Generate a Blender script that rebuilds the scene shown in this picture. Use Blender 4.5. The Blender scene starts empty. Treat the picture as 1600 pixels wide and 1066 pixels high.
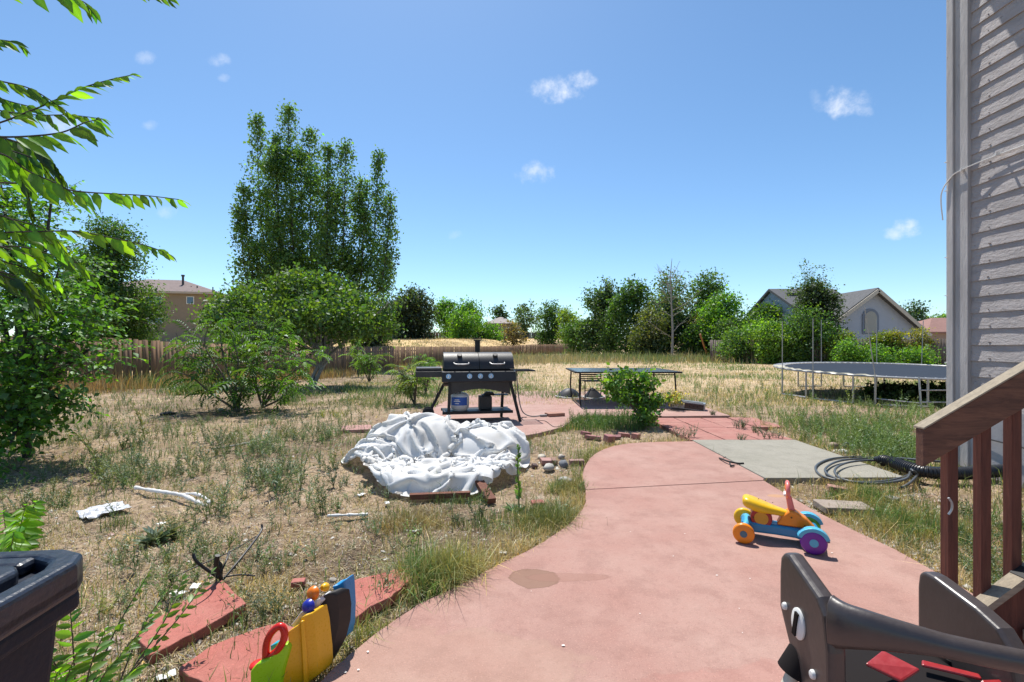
import bpy, math, random
import numpy as np
from mathutils import Vector, Matrix

C = bpy.context.scene.collection
F, HZ, EYE = 750.0, 541.0, 1.22            # focal length and horizon in photo pixels, eye height in metres
RNG = np.random.default_rng(7)
random.seed(7)

# ---------------- camera, sky, sun, exposure ----------------
cam_d = bpy.data.cameras.new('camera'); cam = bpy.data.objects.new('camera', cam_d); C.objects.link(cam)
cam.location = (0, 0, EYE); cam.rotation_euler = (math.radians(90), 0, 0)
cam_d.sensor_width = 36.0; cam_d.lens = 36.0 * F / 1600.0
cam_d.shift_y = (HZ - 533.0) / 1600.0
cam_d.clip_start = 0.02; cam_d.clip_end = 3000
bpy.context.scene.camera = cam
sc = bpy.context.scene
sc.view_settings.view_transform = 'Standard'; sc.view_settings.look = 'None'
sc.view_settings.gamma = 1.0; sc.view_settings.exposure = 0.6
sc.cycles.max_bounces = 6; sc.cycles.transparent_max_bounces = 8
sc.cycles.sample_clamp_indirect = 6.0

SUN_OFF = Vector((0.14, -0.46, -1.0)).normalized()      # the way the light travels
sun_to = -SUN_OFF
sun_d = bpy.data.lights.new('sun', 'SUN'); sun_d.energy = 4.3; sun_d.angle = math.radians(0.5); sun_d.color = (1.0, 0.955, 0.88)
sun = bpy.data.objects.new('sun', sun_d); C.objects.link(sun)
sun.rotation_euler = SUN_OFF.to_track_quat('-Z', 'Y').to_euler()
elev = math.asin(sun_to.z); azim = math.atan2(sun_to.x, sun_to.y)

w = bpy.data.worlds.new("World"); sc.world = w; w.use_nodes = True
def build_world():
    nt = w.node_tree; N = nt.nodes; L = nt.links; N.clear()
    out = N.new('ShaderNodeOutputWorld'); bg = N.new('ShaderNodeBackground')
    sky = N.new('ShaderNodeTexSky'); sky.sky_type = 'NISHITA'; sky.sun_disc = False
    sky.sun_elevation = elev; sky.sun_rotation = azim
    sky.altitude = 1600; sky.air_density = 1.0; sky.dust_density = 1.5; sky.ozone_density = 1.3
    bg.inputs['Strength'].default_value = 0.118
    def M(op, a, b=None, c=None):
        n = N.new('ShaderNodeMath'); n.operation = op
        for i, v in enumerate((a, b, c)):
            if v is None: continue
            if isinstance(v, (int, float)): n.inputs[i].default_value = v
            else: L.new(v, n.inputs[i])
        return n.outputs[0]
    tc = N.new('ShaderNodeTexCoord'); sp = N.new('ShaderNodeSeparateXYZ'); L.new(tc.outputs['Generated'], sp.inputs[0])
    yc = M('MAXIMUM', sp.outputs[1], 0.02)
    u = M('DIVIDE', sp.outputs[0], yc); v = M('DIVIDE', sp.outputs[2], yc)
    no = N.new('ShaderNodeTexNoise'); no.inputs['Scale'].default_value = 34; no.inputs['Detail'].default_value = 7
    no.inputs['Roughness'].default_value = 0.62; L.new(tc.outputs['Generated'], no.inputs['Vector'])
    nz = M('MULTIPLY', M('SUBTRACT', no.outputs['Fac'], 0.5), 3.4)
    tot = None
    clouds = [(340,93,20,12,.6),(226,91,17,11,.45),(868,140,42,22,1.),(908,126,26,18,.95),(1320,160,44,24,1.),(1345,170,20,13,.7),
              (836,269,32,17,.8),(1420,358,24,16,1.),(1398,366,24,10,.8),(233,196,16,9,.4),(350,121,10,7,.3),(1276,152,14,13,.35),(710,367,12,8,.3),(95,195,36,20,.6),(258,332,18,10,.4)]
    for (cx, cy, rx, ry, s) in clouds:
        du = M('DIVIDE', M('SUBTRACT', u, (cx-800)/F), rx*1.12/F); dv = M('DIVIDE', M('SUBTRACT', v, (HZ-cy)/F), ry*1.12/F)
        d = M('ADD', M('MULTIPLY', du, du), M('MULTIPLY', dv, dv))
        m = M('SUBTRACT', M('SUBTRACT', 1.0, d), M('MULTIPLY', nz, -1.0))
        mm = N.new('ShaderNodeMapRange'); mm.interpolation_type = 'SMOOTHSTEP'; L.new(m, mm.inputs[0]); mm.inputs[1].default_value = 0.0; mm.inputs[2].default_value = 2.1
        mm.inputs[3].default_value = 0.0; mm.inputs[4].default_value = s*0.88
        near = M('LESS_THAN', d, 3.2)
        k = M('MULTIPLY', mm.outputs[0], near)
        tot = k if tot is None else M('MAXIMUM', tot, k)
    tot = M('MULTIPLY', tot, M('GREATER_THAN', sp.outputs[1], 0.05))
    # vivid saturation of the dry high altitude air
    hs = N.new('ShaderNodeHueSaturation'); hs.inputs['Saturation'].default_value = 1.08; hs.inputs['Value'].default_value = 1.0
    tm = N.new('ShaderNodeMixRGB'); tm.blend_type = 'MULTIPLY'; tm.inputs[0].default_value = 1; tm.inputs[2].default_value = (.86, .975, 1.0, 1)
    L.new(sky.outputs[0], tm.inputs[1]); L.new(tm.outputs[0], hs.inputs['Color'])
    mix = N.new('ShaderNodeMixRGB'); L.new(tot, mix.inputs[0]); L.new(hs.outputs[0], mix.inputs[1]); mix.inputs[2].default_value = (6.2, 6.4, 6.8, 1)
    L.new(mix.outputs[0], bg.inputs['Color']); L.new(bg.outputs[0], out.inputs['Surface'])
build_world()

# ---------------- helpers ----------------
def P(px, py, z=0.0):
    """where the sight line through a photo pixel meets the level z"""
    y = F*(EYE-z)/(py-HZ); return (( px-800)/F*y, y, z)
def Q(px, py, y):
    return ((px-800)/F*y, y, EYE-(py-HZ)/F*y)

def rnd_hash(ix, iy, seed):
    h = (ix*374761393 + iy*668265263 + seed*974634777) & 0xffffffff
    h = ((h ^ (h >> 13))*1274126177) & 0xffffffff
    return ((h ^ (h >> 16)) & 0xffff)/65535.0
def vnoise(x, y, seed=0):
    x = np.asarray(x, float); y = np.asarray(y, float)
    ix = np.floor(x).astype(np.int64); iy = np.floor(y).astype(np.int64); fx = x-ix; fy = y-iy
    fx = fx*fx*(3-2*fx); fy = fy*fy*(3-2*fy)
    a = rnd_hash(ix, iy, seed); b = rnd_hash(ix+1, iy, seed); c = rnd_hash(ix, iy+1, seed); d = rnd_hash(ix+1, iy+1, seed)
    return (a*(1-fx)+b*fx)*(1-fy)+(c*(1-fx)+d*fx)*fy
def fbm(x, y, seed=0, o=4):
    s = 0; a = .5
    for i in range(o):
        s = s+a*vnoise(np.asarray(x)*2**i, np.asarray(y)*2**i, seed+i*17); a *= .5
    return s
def S(t):
    t = np.clip(t, 0, 1); return t*t*(3-2*t)
def pip(poly, x, y):
    x = np.asarray(x); y = np.asarray(y); r = np.zeros(x.shape, bool); n = len(poly)
    for i in range(n):
        x0, y0 = poly[i][:2]; x1, y1 = poly[(i+1) % n][:2]
        if y0 == y1: continue
        c = ((y0 > y) != (y1 > y)) & (x < (x1-x0)*(y-y0)/(y1-y0)+x0); r ^= c
    return r
def poly_dist(poly, x, y):
    d = np.full(np.shape(x), 1e9); n = len(poly)
    for i in range(n):
        ax, ay = poly[i][:2]; bx, by = poly[(i+1) % n][:2]
        dx, dy = bx-ax, by-ay; L2 = dx*dx+dy*dy+1e-12
        t = np.clip(((x-ax)*dx+(y-ay)*dy)/L2, 0, 1)
        d = np.minimum(d, np.hypot(x-ax-t*dx, y-ay-t*dy))
    return d

def fence_x(y): return -15.6+.23*y
def ground_z(x, y):
    x = np.asarray(x, float); y = np.asarray(y, float)
    z = -.035+(fbm(x*1.3, y*1.3, 3, 4)-.47)*.05*np.clip(y/3, .5, 1.4)
    z = z-.30*S((y-12)/12)*S((5-x)/9)
    d = fence_x(y)-x
    z = z+2.75*S((y-30)/50)*S(d/9)*(y < 82)+2.75*S((y-30)/50)*(y >= 82)*np.maximum(S(d/9), S((y-82)/14))
    return z

def link(o, parent=None):
    C.objects.link(o)
    if parent is not None: o.parent = parent
    return o
def tag(o, label=None, cat=None, group=None, kind=None):
    if label: o['label'] = label
    if cat: o['category'] = cat
    if group: o['group'] = group
    if kind: o['kind'] = kind
    return o
def thing(name, label, cat, loc=(0, 0, 0), rz=0, group=None):
    o = bpy.data.objects.new(name, None); o.empty_display_size = .1; C.objects.link(o)
    o.location = loc; o.rotation_euler = (0, 0, rz); return tag(o, label, cat, group)
def copy_tree(o, parent=None):
    c = o.copy(); C.objects.link(c); c.parent = parent
    for ch in list(o.children): copy_tree(ch, c)
    return c

def npmesh(name, V, T, m, parent=None, col=None, smooth=False, world=True):
    """a mesh object from arrays: V (n,3), T (k,3 or 4)"""
    V = np.asarray(V, np.float32); T = np.asarray(T, np.int32)
    if parent is not None and world: V = V-np.array(parent.location, np.float32)
    me = bpy.data.meshes.new(name); k = T.shape[1]
    me.vertices.add(len(V)); me.vertices.foreach_set('co', V.ravel())
    me.loops.add(T.size); me.loops.foreach_set('vertex_index', T.ravel())
    me.polygons.add(len(T)); me.polygons.foreach_set('loop_start', np.arange(len(T), dtype=np.int32)*k)
    me.polygons.foreach_set('loop_total', np.full(len(T), k, np.int32))
    if smooth: me.polygons.foreach_set('use_smooth', np.ones(len(T), bool))
    me.update(calc_edges=True)
    if col is not None:
        a = me.color_attributes.new('col', 'FLOAT_COLOR', 'POINT')
        cc = np.ones((len(V), 4), np.float32); cc[:, :3] = col; a.data.foreach_set('color', cc.ravel())
    me.materials.append(m)
    return link(bpy.data.objects.new(name, me), parent)

class MB:
    """collects shapes, then becomes one mesh object"""
    def __init__(s): s.v = []; s.f = []
    def add(s, vs, fs):
        b = len(s.v); s.v += [tuple(v) for v in vs]; s.f += [tuple(i+b for i in f) for f in fs]; return s
    def box(s, c, d, rz=0, M=None):
        x, y, z = d[0]/2, d[1]/2, d[2]/2
        vs = [Vector((i*x, j*y, k*z)) for i in (-1, 1) for j in (-1, 1) for k in (-1, 1)]
        R = M if M is not None else Matrix.Rotation(rz, 3, 'Z')
        vs = [R @ v+Vector(c) for v in vs]
        return s.add(vs, [(0, 1, 3, 2), (4, 6, 7, 5), (0, 4, 5, 1), (2, 3, 7, 6), (0, 2, 6, 4), (1, 5, 7, 3)])
    def bar(s, a, b, wd, th, up=(0, 0, 1)):
        """a rectangular bar from a to b: wd across, th along up"""
        a = Vector(a); b = Vector(b); d = b-a; L = d.length; d.normalize()
        u = Vector(up); sd = d.cross(u)
        if sd.length < 1e-4: sd = d.cross(Vector((1, 0, 0)))
        sd.normalize(); u = sd.cross(d)
        M = Matrix((sd, d, u)).transposed()
        return s.box((a+b)/2, (wd, L, th), M=M)
    def tube(s, pts, r, n=8, cap=True):
        pts = [Vector(p) for p in pts]; m = len(pts)
        if not hasattr(r, '__len__'): r = [r]*m
        prev = None; vs = []; fs = []
        for i, p in enumerate(pts):
            d = (pts[min(i+1, m-1)]-pts[max(i-1, 0)])
            if d.length < 1e-9: d = Vector((0, 0, 1))
            d.normalize()
            if prev is None:
                prev = d.cross(Vector((0, 0, 1)) if abs(d.z) < .9 else Vector((1, 0, 0)))
            u = prev-d*prev.dot(d)
            if u.length < 1e-6: u = d.orthogonal()
            u.normalize(); prev = u; w_ = d.cross(u)
            for k in range(n):
                a = 2*math.pi*k/n; vs.append(p+(u*math.cos(a)+w_*math.sin(a))*r[i])
        for i in range(m-1):
            for k in range(n):
                a, b = i*n+k, i*n+(k+1) % n; fs.append((a, b, b+n, a+n))
        if cap: fs.append(tuple(range(n-1, -1, -1))); fs.append(tuple((m-1)*n+k for k in range(n)))
        return s.add(vs, fs)
    def cyl(s, a, b, r, r2=None, n=20): return s.tube([a, b], [r, r if r2 is None else r2], n)
    def lathe(s, prof, o=(0, 0, 0), ax=(0, 0, 1), n=24):
        """prof: list of (radius, height along ax)"""
        ax = Vector(ax).normalized(); u = ax.orthogonal().normalized(); v = ax.cross(u); o = Vector(o); vs = []; fs = []
        for (r, h) in prof:
            for k in range(n):
                a = 2*math.pi*k/n; vs.append(o+ax*h+(u*math.cos(a)+v*math.sin(a))*max(r, 1e-4))
        for i in range(len(prof)-1):
            for k in range(n):
                a, b = i*n+k, i*n+(k+1) % n; fs.append((a, b, b+n, a+n))
        fs.append(tuple(range(n-1, -1, -1))); fs.append(tuple((len(prof)-1)*n+k for k in range(n)))
        return s.add(vs, fs)
    def prism(s, top, off):
        """a polygon and its copy moved by off, joined by sides"""
        n = len(top); off = Vector(off); a = [Vector(p) for p in top]; b = [p+off for p in a]
        fs = [tuple(range(n)), tuple(range(2*n-1, n-1, -1))]+[(i, i+n, (i+1) % n+n, (i+1) % n) for i in range(n)]
        return s.add(a+b, fs)
    def ball(s, c, r, nu=12, nv=8, jit=0, seed=0):
        rr = random.Random(seed); c = Vector(c)
        if not hasattr(r, '__len__'): r = (r, r, r)
        vs = [c+Vector((0, 0, r[2]))]; fs = []
        for j in range(1, nv):
            t = math.pi*j/nv
            for i in range(nu):
                a = 2*math.pi*i/nu; k = 1+rr.uniform(-jit, jit)
                vs.append(c+Vector((r[0]*math.sin(t)*math.cos(a)*k, r[1]*math.sin(t)*math.sin(a)*k, r[2]*math.cos(t)*k)))
        vs.append(c-Vector((0, 0, r[2]))); e = len(vs)-1
        for i in range(nu):
            fs.append((0, 1+i, 1+(i+1) % nu)); fs.append((e, e-nu+(i+1) % nu, e-nu+i))
            for j in range(nv-2):
                a, b = 1+j*nu+i, 1+j*nu+(i+1) % nu; fs.append((a, a+nu, b+nu, b))
        return s.add(vs, fs)
    def build(s, name, m, parent=None, world=False, smooth=None, bevel=0, seg=2, sub=0):
        vs = s.v
        if parent is not None and world:
            Mi = Matrix.Identity(4); q = parent
            while q is not None: Mi = Matrix.Translation(q.location) @ Matrix.Rotation(q.rotation_euler[2], 4, 'Z') @ Mi; q = q.parent
            Mi = Mi.inverted()
            vs = [Mi @ Vector(v) for v in vs]
        me = bpy.data.meshes.new(name); me.from_pydata([tuple(v) for v in vs], [], s.f); me.materials.append(m)
        import bmesh
        bm = bmesh.new(); bm.from_mesh(me); bmesh.ops.recalc_face_normals(bm, faces=bm.faces); bm.to_mesh(me); bm.free()
        if smooth is not None:
            me.polygons.foreach_set('use_smooth', np.ones(len(me.polygons), bool))
            if smooth < 180:
                me.set_sharp_from_angle(angle=math.radians(smooth))
        o = link(bpy.data.objects.new(name, me), parent)
        if bevel:
            b = o.modifiers.new('bevel', 'BEVEL'); b.width = bevel; b.segments = seg; b.limit_method = 'ANGLE'; b.angle_limit = math.radians(35)
        if sub:
            b = o.modifiers.new('sub', 'SUBSURF'); b.levels = sub; b.render_levels = sub
        return o
def smooth_pts(pts, k=6, closed=False):
    """Catmull-Rom through the points"""
    P_ = [np.array(p, float) for p in pts]; n = len(P_); out = []
    for i in range(n if closed else n-1):
        p0 = P_[(i-1) % n] if (closed or i > 0) else P_[0]; p1 = P_[i]; p2 = P_[(i+1) % n]
        p3 = P_[(i+2) % n] if (closed or i+2 < n) else P_[-1]
        for j in range(k):
            t = j/k; out.append(.5*((2*p1)+(-p0+p2)*t+(2*p0-5*p1+4*p2-p3)*t*t+(-p0+3*p1-3*p2+p3)*t**3))
    if not closed: out.append(P_[-1])
    return [tuple(p) for p in out]

# ---------------- materials ----------------
def mat(name, col, rough=.6, var=.0, vscale=6., bump=0., bscale=40., metal=0., spec=.5, col2=None, cover=.5, coord='Object', detail=6., trans=0., coat=0.):
    m = bpy.data.materials.new(name); m.use_nodes = True; nt = m.node_tree; N = nt.nodes; L = nt.links
    b = N['Principled BSDF']; b.inputs['Roughness'].default_value = rough; b.inputs['Metallic'].default_value = metal
    b.inputs['Specular IOR Level'].default_value = spec; b.inputs['Coat Weight'].default_value = coat
    tc = N.new('ShaderNodeTexCoord')
    c0 = (*col, 1)
    if var > 0 or col2 is not None:
        no = N.new('ShaderNodeTexNoise'); no.inputs['Scale'].default_value = vscale; no.inputs['Detail'].default_value = detail; no.inputs['Roughness'].default_value = .62
        L.new(tc.outputs[coord], no.inputs['Vector'])
        mr = N.new('ShaderNodeMapRange'); L.new(no.outputs['Fac'], mr.inputs[0]); mr.inputs[1].default_value = cover-.14; mr.inputs[2].default_value = cover+.14
        mx = N.new('ShaderNodeMixRGB'); L.new(mr.outputs[0], mx.inputs[0]); mx.inputs[1].default_value = c0
        c2 = col2 if col2 is not None else tuple(max(0, c*(1-var)) for c in col); mx.inputs[2].default_value = (*c2, 1)
        n2 = N.new('ShaderNodeTexNoise'); n2.inputs['Scale'].default_value = vscale*9; n2.inputs['Detail'].default_value = 4; L.new(tc.outputs[coord], n2.inputs['Vector'])
        m2 = N.new('ShaderNodeMapRange'); L.new(n2.outputs['Fac'], m2.inputs[0]); m2.inputs[1].default_value = .3; m2.inputs[2].default_value = .7
        m2.inputs[3].default_value = 1-var*.5; m2.inputs[4].default_value = 1+var*.35
        ml = N.new('ShaderNodeMixRGB'); ml.blend_type = 'MULTIPLY'; ml.inputs[0].default_value = 1; L.new(mx.outputs[0], ml.inputs[1]); L.new(m2.outputs[0], ml.inputs[2])
        L.new(ml.outputs[0], b.inputs['Base Color'])
        mr2 = N.new('ShaderNodeMapRange'); L.new(n2.outputs['Fac'], mr2.inputs[0]); mr2.inputs[3].default_value = max(0, rough-.12); mr2.inputs[4].default_value = min(1, rough+.12)
        L.new(mr2.outputs[0], b.inputs['Roughness'])
    else: b.inputs['Base Color'].default_value = c0
    if bump > 0:
        nb = N.new('ShaderNodeTexNoise'); nb.inputs['Scale'].default_value = bscale; nb.inputs['Detail'].default_value = 5; L.new(tc.outputs[coord], nb.inputs['Vector'])
        bu = N.new('ShaderNodeBump'); bu.inputs['Strength'].default_value = min(1, bump); bu.inputs['Distance'].default_value = .01
        L.new(nb.outputs['Fac'], bu.inputs['Height']); L.new(bu.outputs[0], b.inputs['Normal'])
    return m
def leaf_mat(name, tr=.42, rough=.45, gloss=.06, tint=(1.25, 1.35, .55)):
    m = bpy.data.materials.new(name); m.use_nodes = True; nt = m.node_tree; N = nt.nodes; L = nt.links; N.clear()
    out = N.new('ShaderNodeOutputMaterial'); at = N.new('ShaderNodeAttribute'); at.attribute_name = 'col'
    di = N.new('ShaderNodeBsdfDiffuse'); tl = N.new('ShaderNodeBsdfTranslucent'); gl = N.new('ShaderNodeBsdfGlossy'); gl.inputs['Roughness'].default_value = rough
    gl.inputs['Color'].default_value = (.9, .95, 1, 1)
    L.new(at.outputs['Color'], di.inputs['Color'])
    mu = N.new('ShaderNodeMixRGB'); mu.blend_type = 'MULTIPLY'; mu.inputs[0].default_value = 1; L.new(at.outputs['Color'], mu.inputs[1]); mu.inputs[2].default_value = (*tint, 1)
    L.new(mu.outputs[0], tl.inputs['Color'])
    a = N.new('ShaderNodeMixShader'); a.inputs[0].default_value = tr; L.new(di.outputs[0], a.inputs[1]); L.new(tl.outputs[0], a.inputs[2])
    b = N.new('ShaderNodeMixShader'); b.inputs[0].default_value = gloss; L.new(a.outputs[0], b.inputs[1]); L.new(gl.outputs[0], b.inputs[2])
    L.new(b.outputs[0], out.inputs['Surface']); return m
MT = {}
# ---------------- ground and paving ----------------
def soil_mat():
    m = bpy.data.materials.new('soil'); m.use_nodes = True; nt = m.node_tree; N = nt.nodes; L = nt.links; b = N['Principled BSDF']
    b.inputs['Roughness'].default_value = .95; b.inputs['Specular IOR Level'].default_value = .15
    tc = N.new('ShaderNodeTexCoord'); co = tc.outputs['Object']
    def noise(s, d=6, r=.6):
        n = N.new('ShaderNodeTexNoise'); n.inputs['Scale'].default_value = s; n.inputs['Detail'].default_value = d; n.inputs['Roughness'].default_value = r; L.new(co, n.inputs['Vector']); return n.outputs['Fac']
    def rng(v, a, b_, c=0, d=1):
        n = N.new('ShaderNodeMapRange'); L.new(v, n.inputs[0]); n.inputs[1].default_value = a; n.inputs[2].default_value = b_; n.inputs[3].default_value = c; n.inputs[4].default_value = d; return n.outputs[0]
    def mix(f, a, b_, bt='MIX'):
        n = N.new('ShaderNodeMixRGB'); n.blend_type = bt
        if isinstance(f, float): n.inputs[0].default_value = f
        else: L.new(f, n.inputs[0])
        for i, v in ((1, a), (2, b_)):
            if isinstance(v, tuple): n.inputs[i].default_value = (*v, 1)
            else: L.new(v, n.inputs[i])
        return n.outputs[0]
    at = N.new('ShaderNodeAttribute'); at.attribute_name = 'col'
    c = mix(rng(noise(1.1), .44, .6), (.47, .345, .235), (.30, .205, .13))       # pale trodden dirt / darker soil
    c = mix(rng(noise(4.5), .54, .66, 0, .75), c, (.36, .275, .135))             # straw litter
    c = mix(rng(noise(2.3, 7, .7), .52, .62, 0, .65), c, (.19, .135, .09))
    c = mix(rng(noise(26, 4), .50, .64, 0, .75), c, (.12, .085, .055))
    c = mix(rng(noise(7, 6, .7), .56, .66, 0, .6), c, (.52, .44, .35))
    c = mix(rng(noise(90, 3), .6, .68, 0, .65), c, (.60, .53, .43))              # pale grit
    c = mix(rng(noise(60, 3), .6, .7, 0, .6), c, (.09, .065, .045))
    c = mix(1.0, c, at.outputs['Color'], 'MULTIPLY')
    L.new(c, b.inputs['Base Color'])
    ad = N.new('ShaderNodeMath'); ad.operation = 'MULTIPLY_ADD'; L.new(noise(14, 8, .7), ad.inputs[0]); ad.inputs[1].default_value = 2.0; L.new(noise(70, 4), ad.inputs[2])
    bu = N.new('ShaderNodeBump'); bu.inputs['Strength'].default_value = .9; bu.inputs['Distance'].default_value = .022; L.new(ad.outputs[0], bu.inputs['Height']); L.new(bu.outputs[0], b.inputs['Normal'])
    return m

pth = lambda L_: [P(x, y)[:2] for x, y in L_]
PATH_L = pth([(1083, 689.5), (1000, 691.5), (955, 698), (925, 713), (911, 738), (915, 767), (912, 790), (886, 820), (840, 851), (770, 886), (700, 922), (640, 952), (560, 1010), (495, 1068)])
PATH_R = [(2.335, 6.25), (2.34, 4.42)]+pth([(1193, 751), (1270, 796), (1340, 831), (1400, 858), (1470, 897), (1525, 930)])+[(2.35, 2.1), (3.4, 1.85), (4.55, 1.75)]
pl = smooth_pts([(*p, 0) for p in PATH_L], 6); pl = [p[:2] for p in pl]
J0, J1 = P(915, 765)[:2], P(1193, 750.5)[:2]
far_sec = [p for p in pl if p[1] >= J0[1]+.004]; near_sec = [p for p in pl if p[1] < J0[1]-.004]
SLAB_FAR = far_sec+[(J0[0], J0[1]+.006), (J1[0], J1[1]+.006), (2.33, 4.44), (2.33, 6.18)]
SLAB_NEAR = [(J0[0]+.001, J0[1]-.006)]+near_sec+[(-.85, 1.2), (-.9, -2.5), (4.55, -2.5)]+[(4.55, 1.75), (3.4, 1.85), (2.35, 2.1)]+list(reversed(PATH_R[2:8]))[:-1]+[(J1[0], J1[1]-.006)]
SLAB_GREY = [(2.345, 6.24), (3.68, 6.24), (3.66, 4.46), (2.345, 4.43)]
PATIO = pth([(640, 652), (664, 641), (700, 625), (760, 614), (800, 612), (875, 611), (965, 613), (1055, 620.5), (1141, 649.5), (1028, 650.5), (905, 650), (879, 667), (840, 677), (800, 684), (740, 690), (690, 682)])
PAVERS_X0, PAVERS_Y0, PAVERS_Y1 = 2.335, 6.27, 8.28
ALLPAVE = [SLAB_FAR, SLAB_NEAR, SLAB_GREY, PATIO, [(2.33, 6.25), (3.75, 6.25), (3.95, 8.3), (2.33, 8.3)], [(4.5, -3), (12, -3), (12, 5.1), (4.5, 5.1)]]

def paved(x, y, grow=0.0):
    r = np.zeros(np.shape(x), bool)
    for p in ALLPAVE:
        r |= pip(p, x, y)
        if grow > 0: r |= poly_dist(p, x, y) < grow
    return r

def axis(lo, hi, n, k):
    t = np.linspace(-1, 1, n); v = np.sinh(k*t)/np.sinh(k); return np.where(v < 0, -v*lo, v*hi)
def make_ground():
    xs = axis(-900, 900, 460, 8.2); ys = np.concatenate([np.linspace(-12, 0, 20)[:-1], (np.sinh(7.0*np.linspace(0, 1, 520))/np.sinh(7.0))*1500])
    X, Y = np.meshgrid(xs, ys); Z = ground_z(X, Y)
    nr = (Y < 26) & (np.abs(X) < 30)
    Z = Z+np.where(nr, (fbm(X*6, Y*6, 11, 3)-.44)*.06, 0)
    pv = np.zeros(X.shape, bool); pv[nr] = paved(X[nr], Y[nr], .03); Z = np.where(pv, -.09, Z)
    # trodden, straw and greener stretches: the colour the ground itself has
    c = np.ones(X.shape+(3,)); 
    straw = S((Y-9.5)/5)*S((X+1.0)/2.5); nn = fbm(X*.35, Y*.35, 31, 4)
    for i, v in enumerate((1.35, 1.36, 1.25)): c[..., i] = c[..., i]*(1-straw)+v*straw
    hill = S((fence_x(Y)-X)/4)
    for i, v in enumerate((1.75, 1.7, 1.3)): c[..., i] = c[..., i]*(1-hill)+v*hill
    dark = (S((nn-.5)/.08)*.35)[..., None]*(1-straw[..., None]); c = c*(1-dark)
    # one broad soft-edged darker patch left of the path
    bx, by, _ = P(540, 900); sp = np.exp(-(((X-bx)/.9)**2+((Y-by)/.55)**2)); c = c*(1-.38*sp[..., None])
    V = np.stack([X, Y, Z], -1).reshape(-1, 3); nx, ny = len(xs), len(ys)
    i = np.arange(nx*ny).reshape(ny, nx); T = np.stack([i[:-1, :-1], i[:-1, 1:], i[1:, 1:], i[1:, :-1]], -1).reshape(-1, 4)
    o = npmesh('ground', V, T, soil_mat(), col=c.reshape(-1, 3), smooth=True); o['kind'] = 'structure'
make_ground()

def concrete(name, col, stain=None, dust=(.50, .40, .33), edge=None, vs=1.6):
    m = bpy.data.materials.new(name); m.use_nodes = True; nt = m.node_tree; N = nt.nodes; L = nt.links; b = N['Principled BSDF']
    b.inputs['Roughness'].default_value = .95; b.inputs['Specular IOR Level'].default_value = .12
    tc = N.new('ShaderNodeTexCoord'); co = tc.outputs['Object']
    def noise(s, d=6, r=.6):
        n = N.new('ShaderNodeTexNoise'); n.inputs['Scale'].default_value = s; n.inputs['Detail'].default_value = d; n.inputs['Roughness'].default_value = r; L.new(co, n.inputs['Vector']); return n.outputs['Fac']
    def rng(v, a, b_, c=0., d=1.):
        n = N.new('ShaderNodeMapRange'); L.new(v, n.inputs[0]); n.inputs[1].default_value = a; n.inputs[2].default_value = b_; n.inputs[3].default_value = c; n.inputs[4].default_value = d; return n.outputs[0]
    def mix(f, a, b_, bt='MIX'):
        n = N.new('ShaderNodeMixRGB'); n.blend_type = bt
        if isinstance(f, float): n.inputs[0].default_value = f
        else: L.new(f, n.inputs[0])
        for i, v in ((1, a), (2, b_)):
            if isinstance(v, tuple): n.inputs[i].default_value = (*v, 1)
            else: L.new(v, n.inputs[i])
        return n.outputs[0]
    c = mix(rng(noise(vs, 7, .65), .36, .64, 0, .75), tuple(col), tuple(dust))
    c = mix(rng(noise(vs*3.3, 7, .7), .48, .62, 0, .38), c, tuple(v*.70 for v in col))
    c = mix(rng(noise(vs*.45, 6, .7), .50, .60, 0, .30), c, tuple(v*.78 for v in col))
    c = mix(rng(noise(38, 5, .7), .52, .66, 0, .25), c, tuple(v*.66 for v in col))
    c = mix(rng(noise(130, 3), .57, .67, 0, .5), c, tuple(min(1, v*1.55) for v in col))
    c = mix(rng(noise(170, 3), .59, .70, 0, .6), c, tuple(v*.45 for v in col))
    if stain:
        sp = N.new('ShaderNodeSeparateXYZ'); L.new(co, sp.inputs[0])
        nz = noise(5, 5)
        def M(op, a, b_=None):
            n = N.new('ShaderNodeMath'); n.operation = op
            for i, v in enumerate((a, b_)):
                if v is None: continue
                if isinstance(v, (int, float)): n.inputs[i].default_value = v
                else: L.new(v, n.inputs[i])
            return n.outputs[0]
        for (sx, sy, rx, ry, amt, cc) in stain:
            du = M('DIVIDE', M('SUBTRACT', sp.outputs[0], sx), rx); dv = M('DIVIDE', M('SUBTRACT', sp.outputs[1], sy), ry)
            d = M('SQRT', M('ADD', M('MULTIPLY', du, du), M('MULTIPLY', dv, dv)))
            d = M('ADD', d, M('MULTIPLY', M('SUBTRACT', nz, .5), 1.1))
            f = rng(d, 1.0, .93, 0, amt); c = mix(f, c, cc)
            rim = M('MULTIPLY', rng(d, .86, .97), rng(d, 1.02, .97)); c = mix(M('MULTIPLY', rim, amt*.5), c, tuple(v*.6 for v in cc))
    L.new(c, b.inputs['Base Color'])
    ad = N.new('ShaderNodeMath'); ad.operation = 'MULTIPLY_ADD'; L.new(noise(9, 6), ad.inputs[0]); ad.inputs[1].default_value = .6; L.new(noise(240, 3), ad.inputs[2])
    bu = N.new('ShaderNodeBump'); bu.inputs['Strength'].default_value = .6; bu.inputs['Distance'].default_value = .005; L.new(ad.outputs[0], bu.inputs['Height']); L.new(bu.outputs[0], b.inputs['Normal'])
    return m
sx, sy, _ = P(832, 903); s2x, s2y, _ = P(900, 905)
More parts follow.
